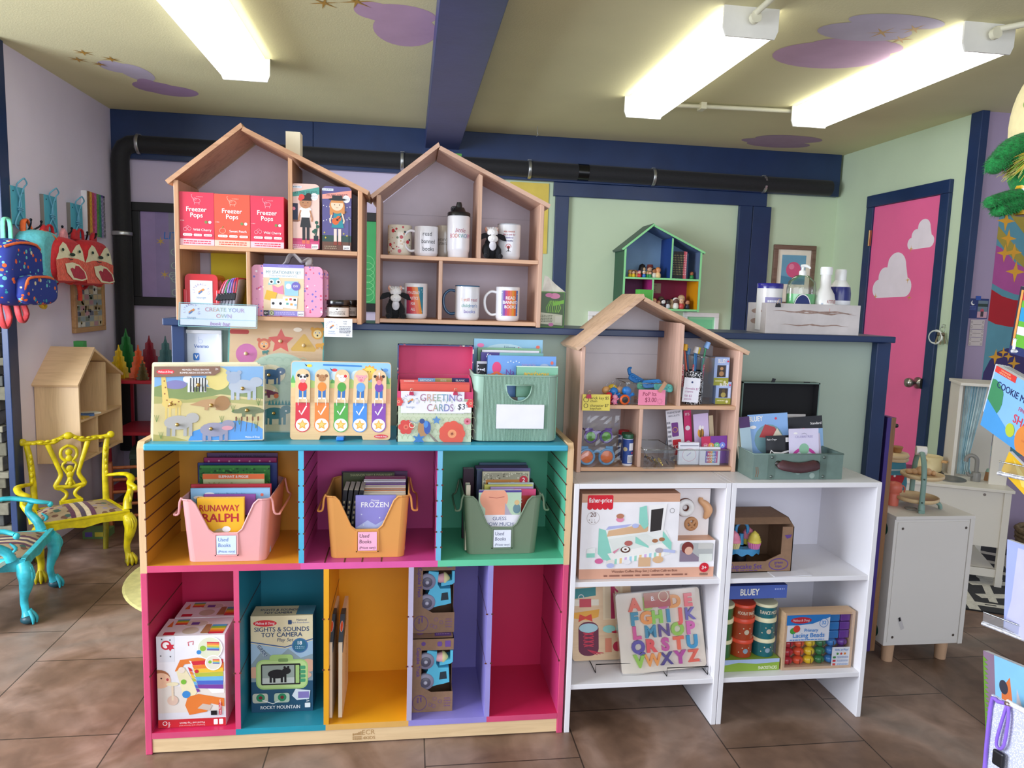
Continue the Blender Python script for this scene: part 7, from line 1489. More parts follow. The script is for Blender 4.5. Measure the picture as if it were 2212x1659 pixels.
cv.text('Wooden Coffee Shop Set | Coffret Caf\u00e9 en Bois',.48,.075,.028,C('7a4a3c'),bold=.012,w=.52); cv.scrib(.18,.02,.80,.055,1,C('8a5a4a')); cv.ell(.925,.115,.036,C('c8142c')); cv.text('3+',.925,.095,.04,WT,bold=.03); [cv.rect(.895+.007*i,.02,.898+.007*i,.05,BK) for i in range(9)]; cv.ring(.66,.80,.018,.003,C('7a7a7a'));
cv.rr(.735,.19,.985,.41,C('b0b2b0'),r=.012); cv.poly([(.735,.19),(.735,.33),(.80,.33),(.88,.24),(.90,.19)],C('8a7a8c')); cv.ell(.79,.355,.045,C('7a2c24')); cv.ell(.80,.32,.03,C('e2b49c')); cv.rect(.88,.19,.98,.28,C('d8dcd4')); cv.rect(.87,.34,.98,.41,C('c8c6c0'))
b.build('box_body',t,'printed card box')
def food(name,lab,u,v,fn):b=MB(); b.T=Matrix.Translation((x0+w*u,.048,h*v)); fn(b); b.build(name,t,lab)
def torus(b,R,r,m,sx=1,n=28,y=0,arc=2*PI,a0=0):b.tube([(R*math.cos(a0+arc*i/n)*sx,y,R*math.sin(a0+arc*i/n)) for i in range(n if arc>6.2 else n+1)],r,m,10,closed=arc>6.2)
food('toy_doughnut','toy doughnut with white icing',.80,.78,lambda b:(torus(b,.019,.0115,C('6a3420',.4)),torus(b,.0195,.0095,C('eeece8',.35),y=-.005)))
food('toy_pretzel','toy pretzel',.855,.58,lambda b:(torus(b,.017,.006,C('c08a5c',.5)),b.tube([(-.012,-.002,.012),(0,-.003,-.004),(.012,-.002,-.014)],.005,C('c08a5c',.5),8),b.tube([(.012,-.002,.012),(0,-.003,-.004),(-.012,-.002,-.014)],.005,C('c08a5c',.5),8)))
food('toy_croissant','toy croissant',.945,.76,lambda b:b.tube([(-.012,0,.036),(-.012,-.004,.026),(.002,-.006,.016),(.012,-.007,0),(.010,-.006,-.016),(.004,-.002,-.030)],[.007,.009,.012,.014,.011,.006],C('cf9c70',.45),12))
loc,w,h=lean(1238,1262,1366,1434,2.20,0,ZB,.22); t=thing('dressing_board','wooden practice board with sewn on laced shoe, buckle and zip in the white bookcase','activity board',loc+V((.004,.0,.004)),rot=(-.22,0,0)); b=MB(); b.prism(rrp(-w/2,0,w/2,h,.01),(0,0,0),(1,0,0),(0,0,1),.009,wood('e4c39c','x',var=.08)); cv=b.front(-w/2,0,w/2,h,0)
cv.rect(.52,.52,.86,.99,C('e9d4b0')); cv.rect(.56,.54,.82,.99,C('dcc6a4')); cv.rect(.655,.53,.725,.99,C('b02a54',.6)); cv.line([(.69,.95),(.75,.9),(.78,.88)],.03,C('b8305c'))
cv.poly([(.02,.93),(.40,.95),(.40,.84),(.02,.80)],C('3f8a8a',.6)); cv.ring(.15,.82,.05,.014,C('c8c4c0',.3)); cv.rect(.02,.71,.45,.79,C('ece2cc')); cv.rect(.12,.69,.32,.80,C('c84450')); cv.poly([(.02,.62),(.46,.66),(.44,.56),(.25,.52),(.02,.55)],C('eaa83c')); cv.poly([(.10,.50),(.12,.60),(.22,.57),(.32,.60),(.34,.50),(.22,.54)],C('d8402c'))
cv.put(rrp(.10,.06,.44,.50,.15,.09),C('6a2440',.6)); cv.ell(.27,.42,.16,C('a8ccd4'),rv=.06); [cv.line([(.18,.36-.05*i),(.35,.33-.05*i)],.018,C('c82c48')) for i in range(4)]; [cv.line([(.36,.36-.05*i),(.19,.33-.05*i)],.018,C('c82c48')) for i in range(4)]; [cv.line([(.25,.14),(.33+.05*i,.10),(.42+.05*i,.07+.01*i)],.012,C('c82c48')) for i in range(3)]
cv.ell(.62,.40,.11,C('9cd8cc'),rv=.05); cv.ell(.86,.40,.11,C('9cd8cc'),rv=.05); cv.ell(.76,.36,.10,C('c02c40'),rv=.018); cv.rect(.55,.10,.66,.28,C('e08a6c')); cv.rect(.86,.10,.97,.28,C('d85a4c')); cv.ell(.76,.17,.08,C('c02848'))
b.build('board',t)
ang=.26; loc,w,h=lean(1349,1270,1532,1457,2.115,0,ZB,ang); t=thing('letter_puzzle','alphabet puzzle with chunky coloured letters under a clear plastic shell','puzzle',loc+V((0,.0,.0045)),rot=(-ang,math.radians(-4),0))
h*=.96; b=MB(); b.prism(rrp(-w/2,0,w/2,h,.012),(0,0,0),(1,0,0),(0,0,1),.010,C('e9dcc8',.5),side=C('e4d8c8',.5)); cv=b.front(-w/2,0,w/2,h,0); cv.text('B.',.93,.06,.04,C('b08a9a'),bold=.01); b.build('board',t)
cols=dict(zip('ABCDEFGHIJKLMNOPQRSTUVWXYZ',('e8623c','a8c83c','c8508c','e8983c','ec6a6c','2a8aa4','ee9434','8fc83c','2a8ab0','ee5a4c','6a5aa8','d84a8c','2f8aa8','5a3a80','96c43c','d860a8','57439a','e84a44','c84a94','f0643c','2a94c0','96c83c','f09a3c','4a3480','b83a94','e85a3c')))
rows=('ABCDE','FGHIJK','LMNOP','QRSTU','VWXYZ'); lh=h*.15
for r,row in enumerate(rows):
 for i,ch in enumerate(row):
  x=-w*.5+w*(.13+(i+.5)*.80/len(row)); z=h*(.855-.174*r)-lh*.5; vs,fs=glyphs(ch,.028 if ch in 'MWNKXZ' else.055); sc=lh/.72; xm=(min(p[0] for p in vs)+max(p[0] for p in vs))/2; dep=.008; m=C(cols[ch],.3,coat=.3)
  b=MB(); F=[((p[0]-xm)*sc,p[1]*sc) for p in vs]; n=len(F); b.add([(p[0],-dep,p[1]) for p in F],fs,m); cnt={}
  for f in fs:
   for k in range(len(f)):e=(f[k],f[(k+1)%len(f)]); cnt[e]=1
  E=[e for e in cnt if(e[1],e[0]) not in cnt]; b.add([(p[0],-dep,p[1]) for p in F]+[(p[0],0,p[1]) for p in F],[(e[1],e[0],n+e[0],n+e[1]) for e in E],m)
  b.build('letter_piece',t,None,loc=(x,0,z))
b=MB(); a=span(1385,1268,1440,1315,2.15); b.box(-w*.18,-.0115,h*.80,w*.13,-.0105,h*.985,C('b8785c',.4)); cv=b.front(-w*.18,h*.80,w*.13,h*.985,-.0115); cv.rect(0,0,1,.5,C('b85c54')); cv.text('B.',.35,.45,.3,WT,bold=.0); cv.ring(.75,.7,.2,.03,C('e8d8b8')); b.build('brand_card',t,'printed header card')
b=MB(); e=.004; S=clear('fbfbfc',base=.02,k=.4,rough=.08); b.box(-w/2-e,-.0135,-.001,w/2+e,-.0130,h+e,S)
for q in((-w/2-e,w/2+e,-.001,.003),(-w/2-e,w/2+e,h,h+e)):b.box(q[0],-.0130,q[2],q[1],.012,q[2]+.0006,S)
for s in(-1,1):b.box(s*(w/2+e)-.0003,-.013,0,s*(w/2+e)+.0003,.012,h+e,S)
b.build('clear_shell',t,'clear plastic shell')
def easel(x0,x1,y0,y1,Y,label):
 a=W(x0,y0,Y); c=W(x1,y0,Y); w=(c.x-a.x)/2; t=thing('wire_easel',label,'display stand',((a.x+c.x)/2,Y,ZB),group='black wire easels'); b=MB(); m=C('17171a',.35,'metal'); hh=.030
 b.tube([(-w,.012,.0025),(-w,0,.0025),(-w,0,hh),(w,0,hh),(w,0,.0025),(w,.012,.0025)],.0014,m,6,cr=False); b.tube([(-w,.012,.0025),(-w,.10,.0025),(-w*.5,.135,.16),(w*.5,.135,.16),(w,.10,.0025),(w,.012,.0025)],.0014,m,6,cr=False); b.build('wire_frame',t)
easel(1288,1362,1418,1440,2.125,'black wire easel holding the dressing practice board'); easel(1442,1530,1433,1460,2.085,'black wire easel holding the letter puzzle')
xa,za,xb,zt=span(1572,1139,1712,1238,2.11); xa=1.004; w=xb-xa; D=.16; t=thing('cupcake_box','brown window box holding a toy cupcake set, upper right white bookcase','toy box',((xa+xb)/2,2.11,ZM)); hf=zt-ZM; T=.003; x0=-w/2; ht=hf+.02
b=MB(); lo=hf*.24; b.box(x0,0,0,w/2,T,lo,KR); b.box(w/2-w*.17,0,lo,w/2,T,hf,KR); b.prism([(w*.10,lo),(w*.33,lo),(w*.33,lo+hf*.16)],(0,0,0),(1,0,0),(0,0,1),T,KR); b.prism([(0,0),(D,0),(D,ht),(.04,ht),(0,hf)],(w/2-T,0,0),(0,1,0),(0,0,1),-T,KR); b.prism([(0,0),(D,0),(D,ht),(.04,ht),(0,hf)],(x0,0,0),(0,1,0),(0,0,1),-T,KR)
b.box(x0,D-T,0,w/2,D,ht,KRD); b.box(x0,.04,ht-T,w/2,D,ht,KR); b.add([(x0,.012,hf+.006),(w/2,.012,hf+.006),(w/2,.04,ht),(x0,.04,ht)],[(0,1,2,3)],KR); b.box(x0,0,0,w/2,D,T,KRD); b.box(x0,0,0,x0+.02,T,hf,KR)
cv=b.front(x0,0,w/2,hf,0); cv.text('Cupcake Set',.30,.085,.105,INK,bold=.03,w=.56); cv.scrib(.04,.03,.5,.055,1,INK); cv.ring(.80,.17,.15,.014,INK,rv=.135); cv.text('green',.80,.185,.06,INK,bold=.02,w=.22); cv.text('toys',.80,.105,.06,INK,bold=.02,w=.17); cv.poly([(.86,.82),(.97,.83),(.95,.76),(.90,.74)],INK); b.build('box_body',t,'brown card box printed in purple')
b=MB(); PB=C('4f9fd4',.3,coat=.2); P=[]; R=.062
for i in range(72):a=2*PI*i/72; r=R; P.append((r*math.cos(a),r*.8*math.sin(a)))
b.T=Matrix.Translation((-.028,.075,lo+.003)); n=72; b.add([(p[0],p[1],.028) for p in P]+[(p[0]*1.02,p[1]*1.02,.008+.004*math.sin(i*2*PI*11/72)) for i,p in enumerate(P)],[tuple(range(n))]+[(i,n+i,n+(i+1)%n,(i+1)%n) for i in range(n)],PB); b.lathe([(.02,-.03),(.02,.028)],C('1c1a22',.5),n=16); b.tube([(-.02,0,.06),(-.02,0,.085),(-.012,0,.098),(0,0,.102),(.012,0,.098),(.02,0,.085),(.02,0,.06)],.0055,PB,8); b.lathe([(.009,.028),(.007,.065)],PB,n=12); b.build('cake_stand',t,'blue toy cake stand')
for(x,y,c1,c2) in((-.055,.045,'ef8fa8','e9dca0'),(.012,.04,'ead860','e88ac0'),(.012,.085,'ef8fa8','ead860')):
 b=MB(); b.T=Matrix.Translation((x-.012,y,lo+.031)); b.lathe([(.015,0),(.0195,.020)],C(c2,.45),n=24,sx=1); [b.cyl((.0155*math.cos(a),.0155*math.sin(a),0),(.0198*math.cos(a),.0198*math.sin(a),.02),.0018,C(c2,.45),n=5) for a in[2*PI*k/20 for k in range(20)]]; b.lathe([(.021,.020),(.022,.025),(.019,.029),(.0205,.031),(.017,.037),(.018,.039),(.013,.045),(.0135,.047),(.006,.053),(0,.058)],C(c1,.4),n=24); b.build('toy_cupcake',t)
b=MB(); b.box(0,0,0,.13,.10,.0015,C('e6e4ea',.4)); solo(b,'flat_card','blank white card lying on the shelf in front of the cupcake box','card',(1.15,2.065,ZM),.06)
xa,za,xb,zt=span(1574,1275,1690,1419,2.10); xa=1.007; w=xb-xa; h=zt-ZB; t=thing('snack_cup_box','tall open box of stacked red and teal snack cups with a blue top','toy box',((xa+xb)/2,2.10,ZB)); x0=-w/2; D=.10; PBL=C('4a60a8',.4); b=MB()
b.box(x0-.004,-.002,h*.90,w/2+.006,D,h*1.06,PBL,mats=dict(t=C('2f3f80'))); b.box(x0,0,0,w/2,D,h*.145,C('8aa83c',.4)); b.box(x0,D-.003,0,w/2,D,h,C('9fb4d8',.5)); b.box(w/2-.002,D*.6,0,w/2,D,h,C('c8d4e8',.5))
cv=b.front(x0-.004,h*.90,w/2+.006,h*1.06,-.002); cv.text('BLUEY',.40,.28,.48,C('e9e6d8'),bold=.03,w=.30); cv.scrib(.8,.6,.97,.8,1,C('a8b4e0')); cv=b.front(x0,0,w/2,h*.145,0); cv.rect(0,.55,1,1,C('a8bce0')); cv.poly([(0,.5),(.3,.75),(.6,.6),(1,.7),(1,0),(0,0)],C('8cac3c')); cv.text('SNACKSTACKS',.80,.12,.26,C('e9e8d0'),bold=.03,w=.32)
ct=Canvas(b,(x0,0,h*1.06),(w,0,0),(0,D,0),.00005); ct.text('whiskware',.45,.2,.4,C('7a90c8'),bold=.02,w=.7); b.build('box_body',t,'blue and green display box')
for(u,bc,lc,tx) in((.06,'3a6a3c','e4dcb0',''),(.42,'a8401e','e04a2c','HOORAY SNACKS'),(.80,'17646c','e2dcb4','DANCE MODE')):
 r=w*.185; x=x0+w*u; z=h*.15
 for k in range(3):
  hh=h*(.22,.26,.17)[k]; b=MB(); b.lathe([(r*.94,0),(r*.97,hh*.82)],C(bc,.3,coat=.3),n=28); b.lathe([(r*1.03,hh*.80),(r*1.03,hh*.98),(r*.98,hh)],C(lc,.35),n=28); q=CylCanvas(b,(0,0),r*.96,0,hh,-1,1)
  if k==2 and tx:q.text(tx,.5,.3,.24,C('e9dcc0'),bold=.02,w=.9)
  elif tx:[q.ell(.2+.15*j,.3+.25*(j%2),.03,C('d8c8a8'),n=6) for j in range(5)]; q.ell(.5,.38,.12,C('c8b8a0' if k else '8aa0b0'),n=10)
  b.build('snack_cup',t,None,loc=(x,r*1.05+.004,z)); z+=hh
xa,za,xb,zt=span(1692,1323,1842,1439,2.095); w=xb-xa; h=zt-ZB; D=.045; t=thing('bead_set','wooden tray of rainbow lacing beads with a blue and white label','toy box',((xa+xb)/2+.002,2.095,ZB)); FW=wood('dcb892','x',var=.1); f=.009; b=MB()
b.box(-w/2,0,0,w/2,D,f,FW); b.box(-w/2,0,h-f,w/2,D,h,FW); b.box(-w/2,0,f,-w/2+f,D,h-f,FW); b.box(w/2-f,0,f,w/2,D,h-f,FW); b.box(-w/2+f,D-.004,f,w/2-f,D,h-f,FW); b.build('tray',t)
bc=('c41c30','e8542c','f0cc1c','1f7a44','2a7fc4','6a3498'); cw=(w-2*f)/6; rh=(h-2*f)/6
for i in range(6):
 for j in range(6):
  if j>=3 and i<3:continue
  if j==0 and i>4:continue
  b=MB(); m=C(bc[i],.25,coat=.4);
  if j<3:b.ball((0,0,0),(cw*.50,.016,rh*.48),m,18,12); b.tube([(0,-.0163,-rh*.3),(0,-.0168,0),(0,-.0163,rh*.3)],.0008,C('3a1a1a'),4)
  else:b.box(-cw*.47,-.013,-rh*.46,cw*.47,.013,rh*.46,m,bev=.003)
  b.build('bead',t,None,loc=(-w/2+f+cw*(i+.5),.022,f+rh*(j+.5)))
b=MB(); b.box(-w/2+f*.6,.0005,h*.50,w*.14,.0015,h-f*.8,C('f2f4f8',.4)); cv=b.front(-w/2+f*.6,h*.50,w*.14,h-f*.8,.00005); BLb=C('2a86d0'); cv.poly([(0,.62),(0,1),(1,1),(1,.9),(.6,.66),(.3,.62)],BLb); mdlogo(cv,.33,.80,.24); cv.ell(.86,.68,.09,C('e8eef8')); cv.ring(.86,.68,.10,.01,BLb); cv.text('32',.86,.63,.13,BLb,bold=.03); cv.ell(.16,.40,.07,C('4aa23c')); cv.ell(.24,.48,.08,C('d8402c')); cv.text('Primary',.58,.36,.12,BLb,bold=.02,w=.36); cv.text('Lacing Beads',.53,.15,.17,BLb,bold=.02,w=.82); cv.scrib(.1,.03,.9,.09,1,BLb); b.build('label',t,'blue and white label')
b=MB(); b.box(w*.21,.0005,.006,w/2-.006,.0015,h*.37,C('f2f4f8',.4)); cv=b.front(w*.21,.006,w/2-.006,h*.37,.00005); cv.text('Skills at Play!',.5,.82,.10,BLb,bold=.01,w=.8); [cv.ell(.3+.2*i,.66,.06,C(('4aa23c','d8402c','e8902c')[i])) for i in range(3)]; [(cv.rr(.06,.42-.18*i,.22,.53-.18*i,C(('3a9a4c','c8303c','d84a3c')[i]),r=.03),cv.scrib(.3,.42-.18*i,.9,.53-.18*i,2,C('8aa0c8'))) for i in range(3)]; b.build('label',t,'white skills label')
b=MB(); b.box(-w/2,-.001,0,w/2,-.0005,h,clear('fbfbfc',base=.03,k=.45)); b.build('clear_wrap',t,'clear plastic wrap')
# ---------------- pale house shelf on the bookcase ----------------
ya=H3.y; z3=H3.z+.0135; z4=H3.z+.2135
def note(name,label,x0,y0,x1,y1,Y,col,lines,ink,rot=0.0,cat='sign',ex=None,group='handwritten notes on the pale house shelf'):
 def dr(cv):
  for(s_,u,v,hh,ww) in lines:cv.text(s_,u,v,hh,C(ink,.6),al='l',bold=.0,w=ww,shear=.05)
  if ex:ex(cv)
 return paper(name,label,x0,y0,x1,y1,Y,col,dr,tilt=rot,cat=cat,group=group)
note('price_note','yellow handwritten note pricing brick and character keychains',1258,852,1318,887,2.188,'ecd85c',(('brick key $5',.28,.70,.17,.66),('chain',.28,.52,.15,.28),('character $7',.28,.24,.17,.66),('keychain',.28,.06,.15,.4)),'4a3a1c',ex=lambda cv:(cv.ring(.13,.68,.10,.02,C('6a5a24')),cv.ring(.13,.30,.08,.02,C('6a5a24'))))
clip(1272,852,2.186,'b81f4c','pink clip on the yellow keychain note',1.2)
note('price_note','pink handwritten note priced $3.00',1379,842,1437,875,2.192,'f08aa8',(('PoP Its',.16,.60,.26,.5),('$3.00',.25,.20,.30,.42)),'8a2a4c',ex=lambda cv:(cv.star(.80,.25,.12,C('c86080'),r2=.06,n=8),cv.star(.80,.25,.10,C('f08aa8'),r2=.05,n=8)))
p=W(1430,836,2.19); b=MB(); b.T=Matrix.Translation((0,0,0))@Matrix.Rotation(math.radians(32),4,'Y'); b.box(-.005,-.004,-.018,.005,.004,.018,wood('b98a68','z')); solo(b,'clothes_peg','small wooden peg on the pink $3.00 note','peg',p+V((0,-.005,0)))
rnd=random.Random(9)
def fig(x,y,Y,cols_,label,s=1.0,eyes=True,zb=z4):
 p=W(x,y,Y); b=MB(); c1,c2=(C(q,.35) for q in cols_); b.ball((0,0,.013),(.011,.009,.013),c1,12,8); b.ball((0,-.001,.032),(.012,.010,.011),c2,12,8)
 for k in(-1,1):b.tube([(k*.008,0,.020),(k*.018,-.004,.026 if k>0 else.012)],.0042,c1,6); b.ball((k*.006,-.003,.003),(.005,.008,.003),c1,8,6)
 b.tube([(0,0,.042),(0,0,.047),(.004,0,.051)],.0012,C('b8b8bc',.3,'metal'),5); o=solo(b,'keychain_figure',label,'keychain',(p.x,Y,zb+.0005),group='keychain figures piled on the pale house shelf',rz=rnd.uniform(-.5,.5)); o.scale=(s,s,s); return o
for a in((1309,850,2.26,('c98a6c','e8b070'),'tan and peach keychain figure at the back left of the keychain pile',1.2),(1322,850,2.27,('d8a03c','e8c83c'),'yellow keychain figure topmost at the back of the keychain pile',1.35),(1338,850,2.26,('d8d0c8','e0b08a'),'pale keychain figure at the back right of the keychain pile',1.2),(1325,855,2.235,('2a86d8','2a80d0'),'blue keychain figure in the middle of the keychain pile',1.2),(1353,860,2.23,('2a86d8','2f8ae0'),'blue keychain figure at the right of the keychain pile',1.3),(1315,860,2.215,('c82434','d02c38'),'red keychain figure in the keychain pile',.9),(1328,865,2.207,('e88aa8','ee9ab4'),'pink keychain figure at the front of the keychain pile',.75)):fig(a[0],a[1],a[2],a[3],a[4],a[5])
p=W(1347,862,2.205); b=MB(); b.T=Matrix.Rotation(.2,4,'Y'); b.lathe([(0,0),(.016,.001),(.016,.007),(0,.008)],C('e8642c',.35),n=24,axis='y',c=(0,-.008,.016)); b.lathe([(0,-.001),(.010,0)],BK,n=20,axis='y',c=(0,-.008,.016)); solo(b,'keychain_disc','round orange and black keychain at the front of the keychain pile','keychain',(p.x,2.207,z4+.001))
for i,(x,c1) in enumerate(((1264,'a04a5c'),(1276,'b8a89a'),(1292,'6a3a94'))):
 p=W(x,860,2.225); b=MB(); b.box(-.012,-.008,0,.012,.008,.026+.004*(i%2),C(c1,.35),bev=.002); [b.lathe([(.003,0),(.003,.0025)],C(c1,.35),c=(q,0,.026+.004*(i%2)),n=10) for q in(-.006,.006)]; b.front(-.012,0,.012,.026,-.008).ring(.5,.5,.25,.08,WT); solo(b,'brick_keychain',('maroon','grey','purple')[i]+' building brick keychain behind the yellow note','keychain',(p.x,2.225,z4+.0005),group='brick keychains')
AC=clear('f4f8f8',base=.07,k=.6,rough=.05)
def acrylic(name,label,x0,y0,x1,y1,Y,D,zb,rz=0.0,th=.0022):
 xa,za,xb,zt=span(x0,y0,x1,y1,Y); w=xb-xa; h=zt-zb; b=MB()
 P=[(-w/2,0),(w/2,0),(w/2,D),(-w/2,D)]
 for i in range(4):q,r=P[i],P[(i+1)%4]; b.add([(q[0],q[1],0),(r[0],r[1],0),(r[0],r[1],h),(q[0],q[1],h)],[(0,1,2,3)],AC)
 b.add([(q[0],q[1],.001) for q in P],[(0,1,2,3)],AC)
 b.tube([(-w/2,0,h),(w/2,0,h),(w/2,D,h),(-w/2,D,h)],.0016,clear('d0d8d8',base=.3,k=.7),6,closed=True); return solo(b,name,label,'clear bin',((xa+xb)/2,Y,zb),rz,'clear plastic bins in the pale house shelf')
acrylic('clear_bin','clear bin of silicone popper toys behind the pink note',1352,828,1442,872,2.215,.12,z4+.0005)
for i,(x,y,c1,Y,tl) in enumerate(((1375,822,'2a78c0',2.29,.5),(1408,830,'2f80c8',2.25,-.1),(1432,838,'6ac8c0',2.24,.1),(1395,838,'5ab894',2.26,.2))):
 p=W(x,y,Y); b=MB(); m=C(c1,.5); b.T=Matrix.Rotation(tl,4,'Y')@Matrix.Rotation(-.5,4,'X'); b.puff(rrp(-.032,-.014,.032,.014,.010),(0,0,0),(1,0,0),(0,0,1),.008,m); [b.ball((-.02+.0135*k,-.009,0),.005,m,10,6) for k in range(4)]
 if i==0:b.tube([(-.03,-.004,.005),(-.04,-.004,.02),(-.034,-.004,.03)],[.006,.006,.003],m,8)
 solo(b,'popper_toy',('blue curved','bright blue','aqua','green')[i]+' silicone popper toy heaped in the clear bin','toy',(p.x,Y,p.z),group='silicone popper toys')
p=W(1495,872,2.25); r=.031; hh=W(1495,800,2.25).z-z4; b=MB(); SPK=C('17171b',.4,'speck',sc=210,th=.42,cols=['e9e9ec','f4f4f6','d9d9dc']); b.lathe([(r*.95,0),(r,.003),(r,hh)],SPK,n=32,capt=False); b.lathe([(r,hh),(r-.002,hh),(r-.002,.004),(0,.004)],BK,n=32,capb=False); q=CylCanvas(b,(0,0),r,0,hh,-1.2,1.2); q.rect(.8,.35,1,.68,C('d8d8dc')); q.scrib(.82,.4,.98,.62,2,C('6a6a70')); solo(b,'pencil_cup','round cup in black and white composition book pattern holding pencils','cup',(p.x,2.25,z4+.0005)); cupx=p.x
for i,(x,y,c1,c2,kd) in enumerate(((1476,752,'c85a44','e8b02c','yellow'),(1487,762,'3a6a94','5a8ab8','dark blue'),(1499,758,'4a90c8','e6e6e8','white'),(1508,760,'3a7ac0','e8c82c','pale yellow'),(1523,748,'3f9a6c','8ab4e8','light blue'))):
 q=W(x,y,2.25); b=MB(); bot=V((cupx+(i-2)*.006,2.25+(.008 if i%2 else-.004),z4+.02)); top=V((q.x,2.25+(.012 if i%2 else-.008),q.z)); d=(top-bot).normalized(); b.cyl((0,0,0),top-bot,.0032,C(c1,.4),n=6); b.tube([top-bot-d*.004,top-bot+d*.004],.0075,C(c2,.5),10,flat=.6); b.tube([top-bot-d*.006,top-bot+d*.014+V((.006,0,0))],[.015,.012],C(c2,.5),10,flat=.6); solo(b,'pencil','pencil with a %s shaped eraser topper in the speckled cup'%kd,'pencil',bot,group='topped pencils in the speckled cup')
for i in range(3):q=W((1472,1492,1512)[i],800,2.25); b=MB(); b.cyl((0,0,0),(.004*(i-1),-.002,.075),.003,C('c8404c',.4,'speck',sc=300,th=.4,cols=['f0e8e8']*2),n=8); solo(b,'striped_crayon','red and white speckled crayon at the %s rim of the speckled cup'%('left','middle','right')[i],'crayon',(q.x,2.232,z4+.055),group='speckled crayons')
note('hang_tag','white handwritten price tag hanging on the speckled pencil cup',1474,816,1509,869,2.212,'ebe9f0',(('chewable $3',.12,.52,.09,.8),('crayons',.12,.40,.08,.5),('fab $2',.12,.22,.09,.5),('pencils',.12,.10,.08,.5)),'b86a9c',math.radians(4),'tag',ex=lambda cv:cv.ell(.5,.82,.06,C('2a3a6a')))
for i,(y0,y1,x0,x1,nm) in enumerate(((772,822,1543,1575,'upper'),(825,871,1546,1579,'lower'))):
 b,cv,loc,w,h=pbox(x0,y0,x1,y1,2.232-.004*0,.045,C('9fb4e0',.4),zb=z4+.0015+(0 if i else.0615)); cv.rect(0,0,1,.27,C('9a9c34')); cv.rect(.2,.30,.78,.72,C('2c2420')); cv.rr(.22,.30,.76,.71,C('3a302c'),r=.03); cv.ell(.5,.42,.16,C('a87c50' if not i else 'a89a50')); cv.ell(.5,.60,.11,C('b88a5c' if not i else '5a4a2c')); cv.text('BLUEY',.52,.80,.14,WT,bold=.03,w=.56); cv.ell(.9,.86,.06,C('d8304c')); cv.rect(.82,.30,.95,.74,C('c8d4f0')); cv.scrib(.1,.12,.6,.2,1,C('e8e4b0')); cv.star(.75,.12,.12,C('e8e4c0'),r2=.06,n=6)
 solo(b,'figure_box','%s small blue and olive window box stacked right of the pencil cup'%nm,'toy box',loc,group='figure boxes in the pale house shelf')
acrylic('clear_bin','empty looking clear bin beside the small figure boxes',1512,772,1541,872,2.225,.10,z4+.0005)
def shades(x0,x1,y0,y1,Y,zb,lens,fr,label):
 xa,za,xb,zt=span(x0,y0,x1,y1,Y); w=xb-xa; h=zt-za; t=thing('kids_sunglasses',label,'sunglasses',((xa+xb)/2,Y,zb),group='bagged kids sunglasses'); r=w*.19; zc=h*.38; b=MB(); fm=C(fr,.3)
 for s in(-1,1):b.tube([(s*w*.29+r*1.12*math.cos(a),0,zc+r*1.12*math.sin(a)) for a in[2*PI*k/20 for k in range(20)]],.0042,fm,8,closed=True); b.box(s*w*.36-.012,.0,zc+r*.4,s*w*.36+.012,.003,zc+r*1.6,fm,bev=.001); b.tube([(s*w*.46,0,zc+r*.9),(s*w*.44,.05,zc+r)],.003,fm,6)
 b.tube([(-w*.14,0,zc+r*.5),(0,0,zc+r*.9),(w*.14,0,zc+r*.5)],.005,fm,8); b.build('frame',t)
 for s in(-1,1):b=MB(); b.lathe([(0,-.003),(r*.6,-.002),(r,.001)],C(lens,.25,coat=.4),n=24,axis='y',c=(s*w*.29,-.002,zc)); b.build('lens',t,'round coloured lens')
 b=MB(); e=.006; n=8; vs=[]; rn=random.Random(int(x0+y0))
 for j in range(n+1):
  for i in range(n+1):u,v=i/n,j/n; vs.append(((-.5+u)*w*1.24+(v*.01),-.010-.004*math.sin(u*7+v*5)-.006*math.sin(u*PI)+rn.uniform(-.003,.003)*1.4,-zb+zb-.0+v*h*1.30))
 b.add(vs,[(j*(n+1)+i,j*(n+1)+i+1,(j+1)*(n+1)+i+1,(j+1)*(n+1)+i) for j in range(n) for i in range(n)],clear('f6f8f8',base=.05,k=.8,rough=.08)); b.build('bag',t,'crinkled clear bag')
shades(1264,1322,912,962,2.26,z3+.058,'6ab83c','7a5ab0','purple toddler sunglasses with green lenses in a clear bag, upper one'); shades(1252,1326,956,1007,2.215,z3+.001,'e8702c','6aa0cc','blue toddler sunglasses with orange lenses in a clear bag, lower one')
for i,(x0,x1,y0,Y,lid,nm) in enumerate(((1338,1360,931,2.29,'c02430','red'),(1345,1366,936,2.255,'1c5a3c','dark green, farther'),(1348,1370,939,2.215,'1c5a3c','dark green, nearest'))):
 xa,za,xb,zt=span(x0,y0,x1,1005,Y); r=(xb-xa)/2; h=zt-z3; b=MB(); b.lathe([(r*.96,0),(r,.003),(r,h*.86)],C('e9e9f0',.3),n=22); b.lathe([(r*1.02,h*.86),(r*1.02,h*.98),(r*.96,h)],C(lid,.35),n=22); q=CylCanvas(b,(0,0),r,h*.06,h*.84,-1.5,1.5); q.rect(0,.0,1,1,C('2c4a94')); q.rect(.5,.55,.9,.85,C('e4e6ee')); q.rect(.42,.04,.92,.36,C('e9e9ee')); [q.rect(.46+.05*k,.06,.48+.05*k,.32,BK) for k in range(9)]; q.ell(.25,.6,.14,C('c8b890')); q.ell(.72,.45,.06,C('d83c4c')); solo(b,'bubble_tube','small printed blue tube with a %s lid in the pale house shelf'%nm,'bottle',((xa+xb)/2,Y+r,z3),group='printed blue tubes')
acrylic('clear_bin','clear handled bin of little gold stars overhanging the pale house shelf',1391,972,1458,1018,2.165,.16,z3+.002)
p=W(1424,1010,2.2)
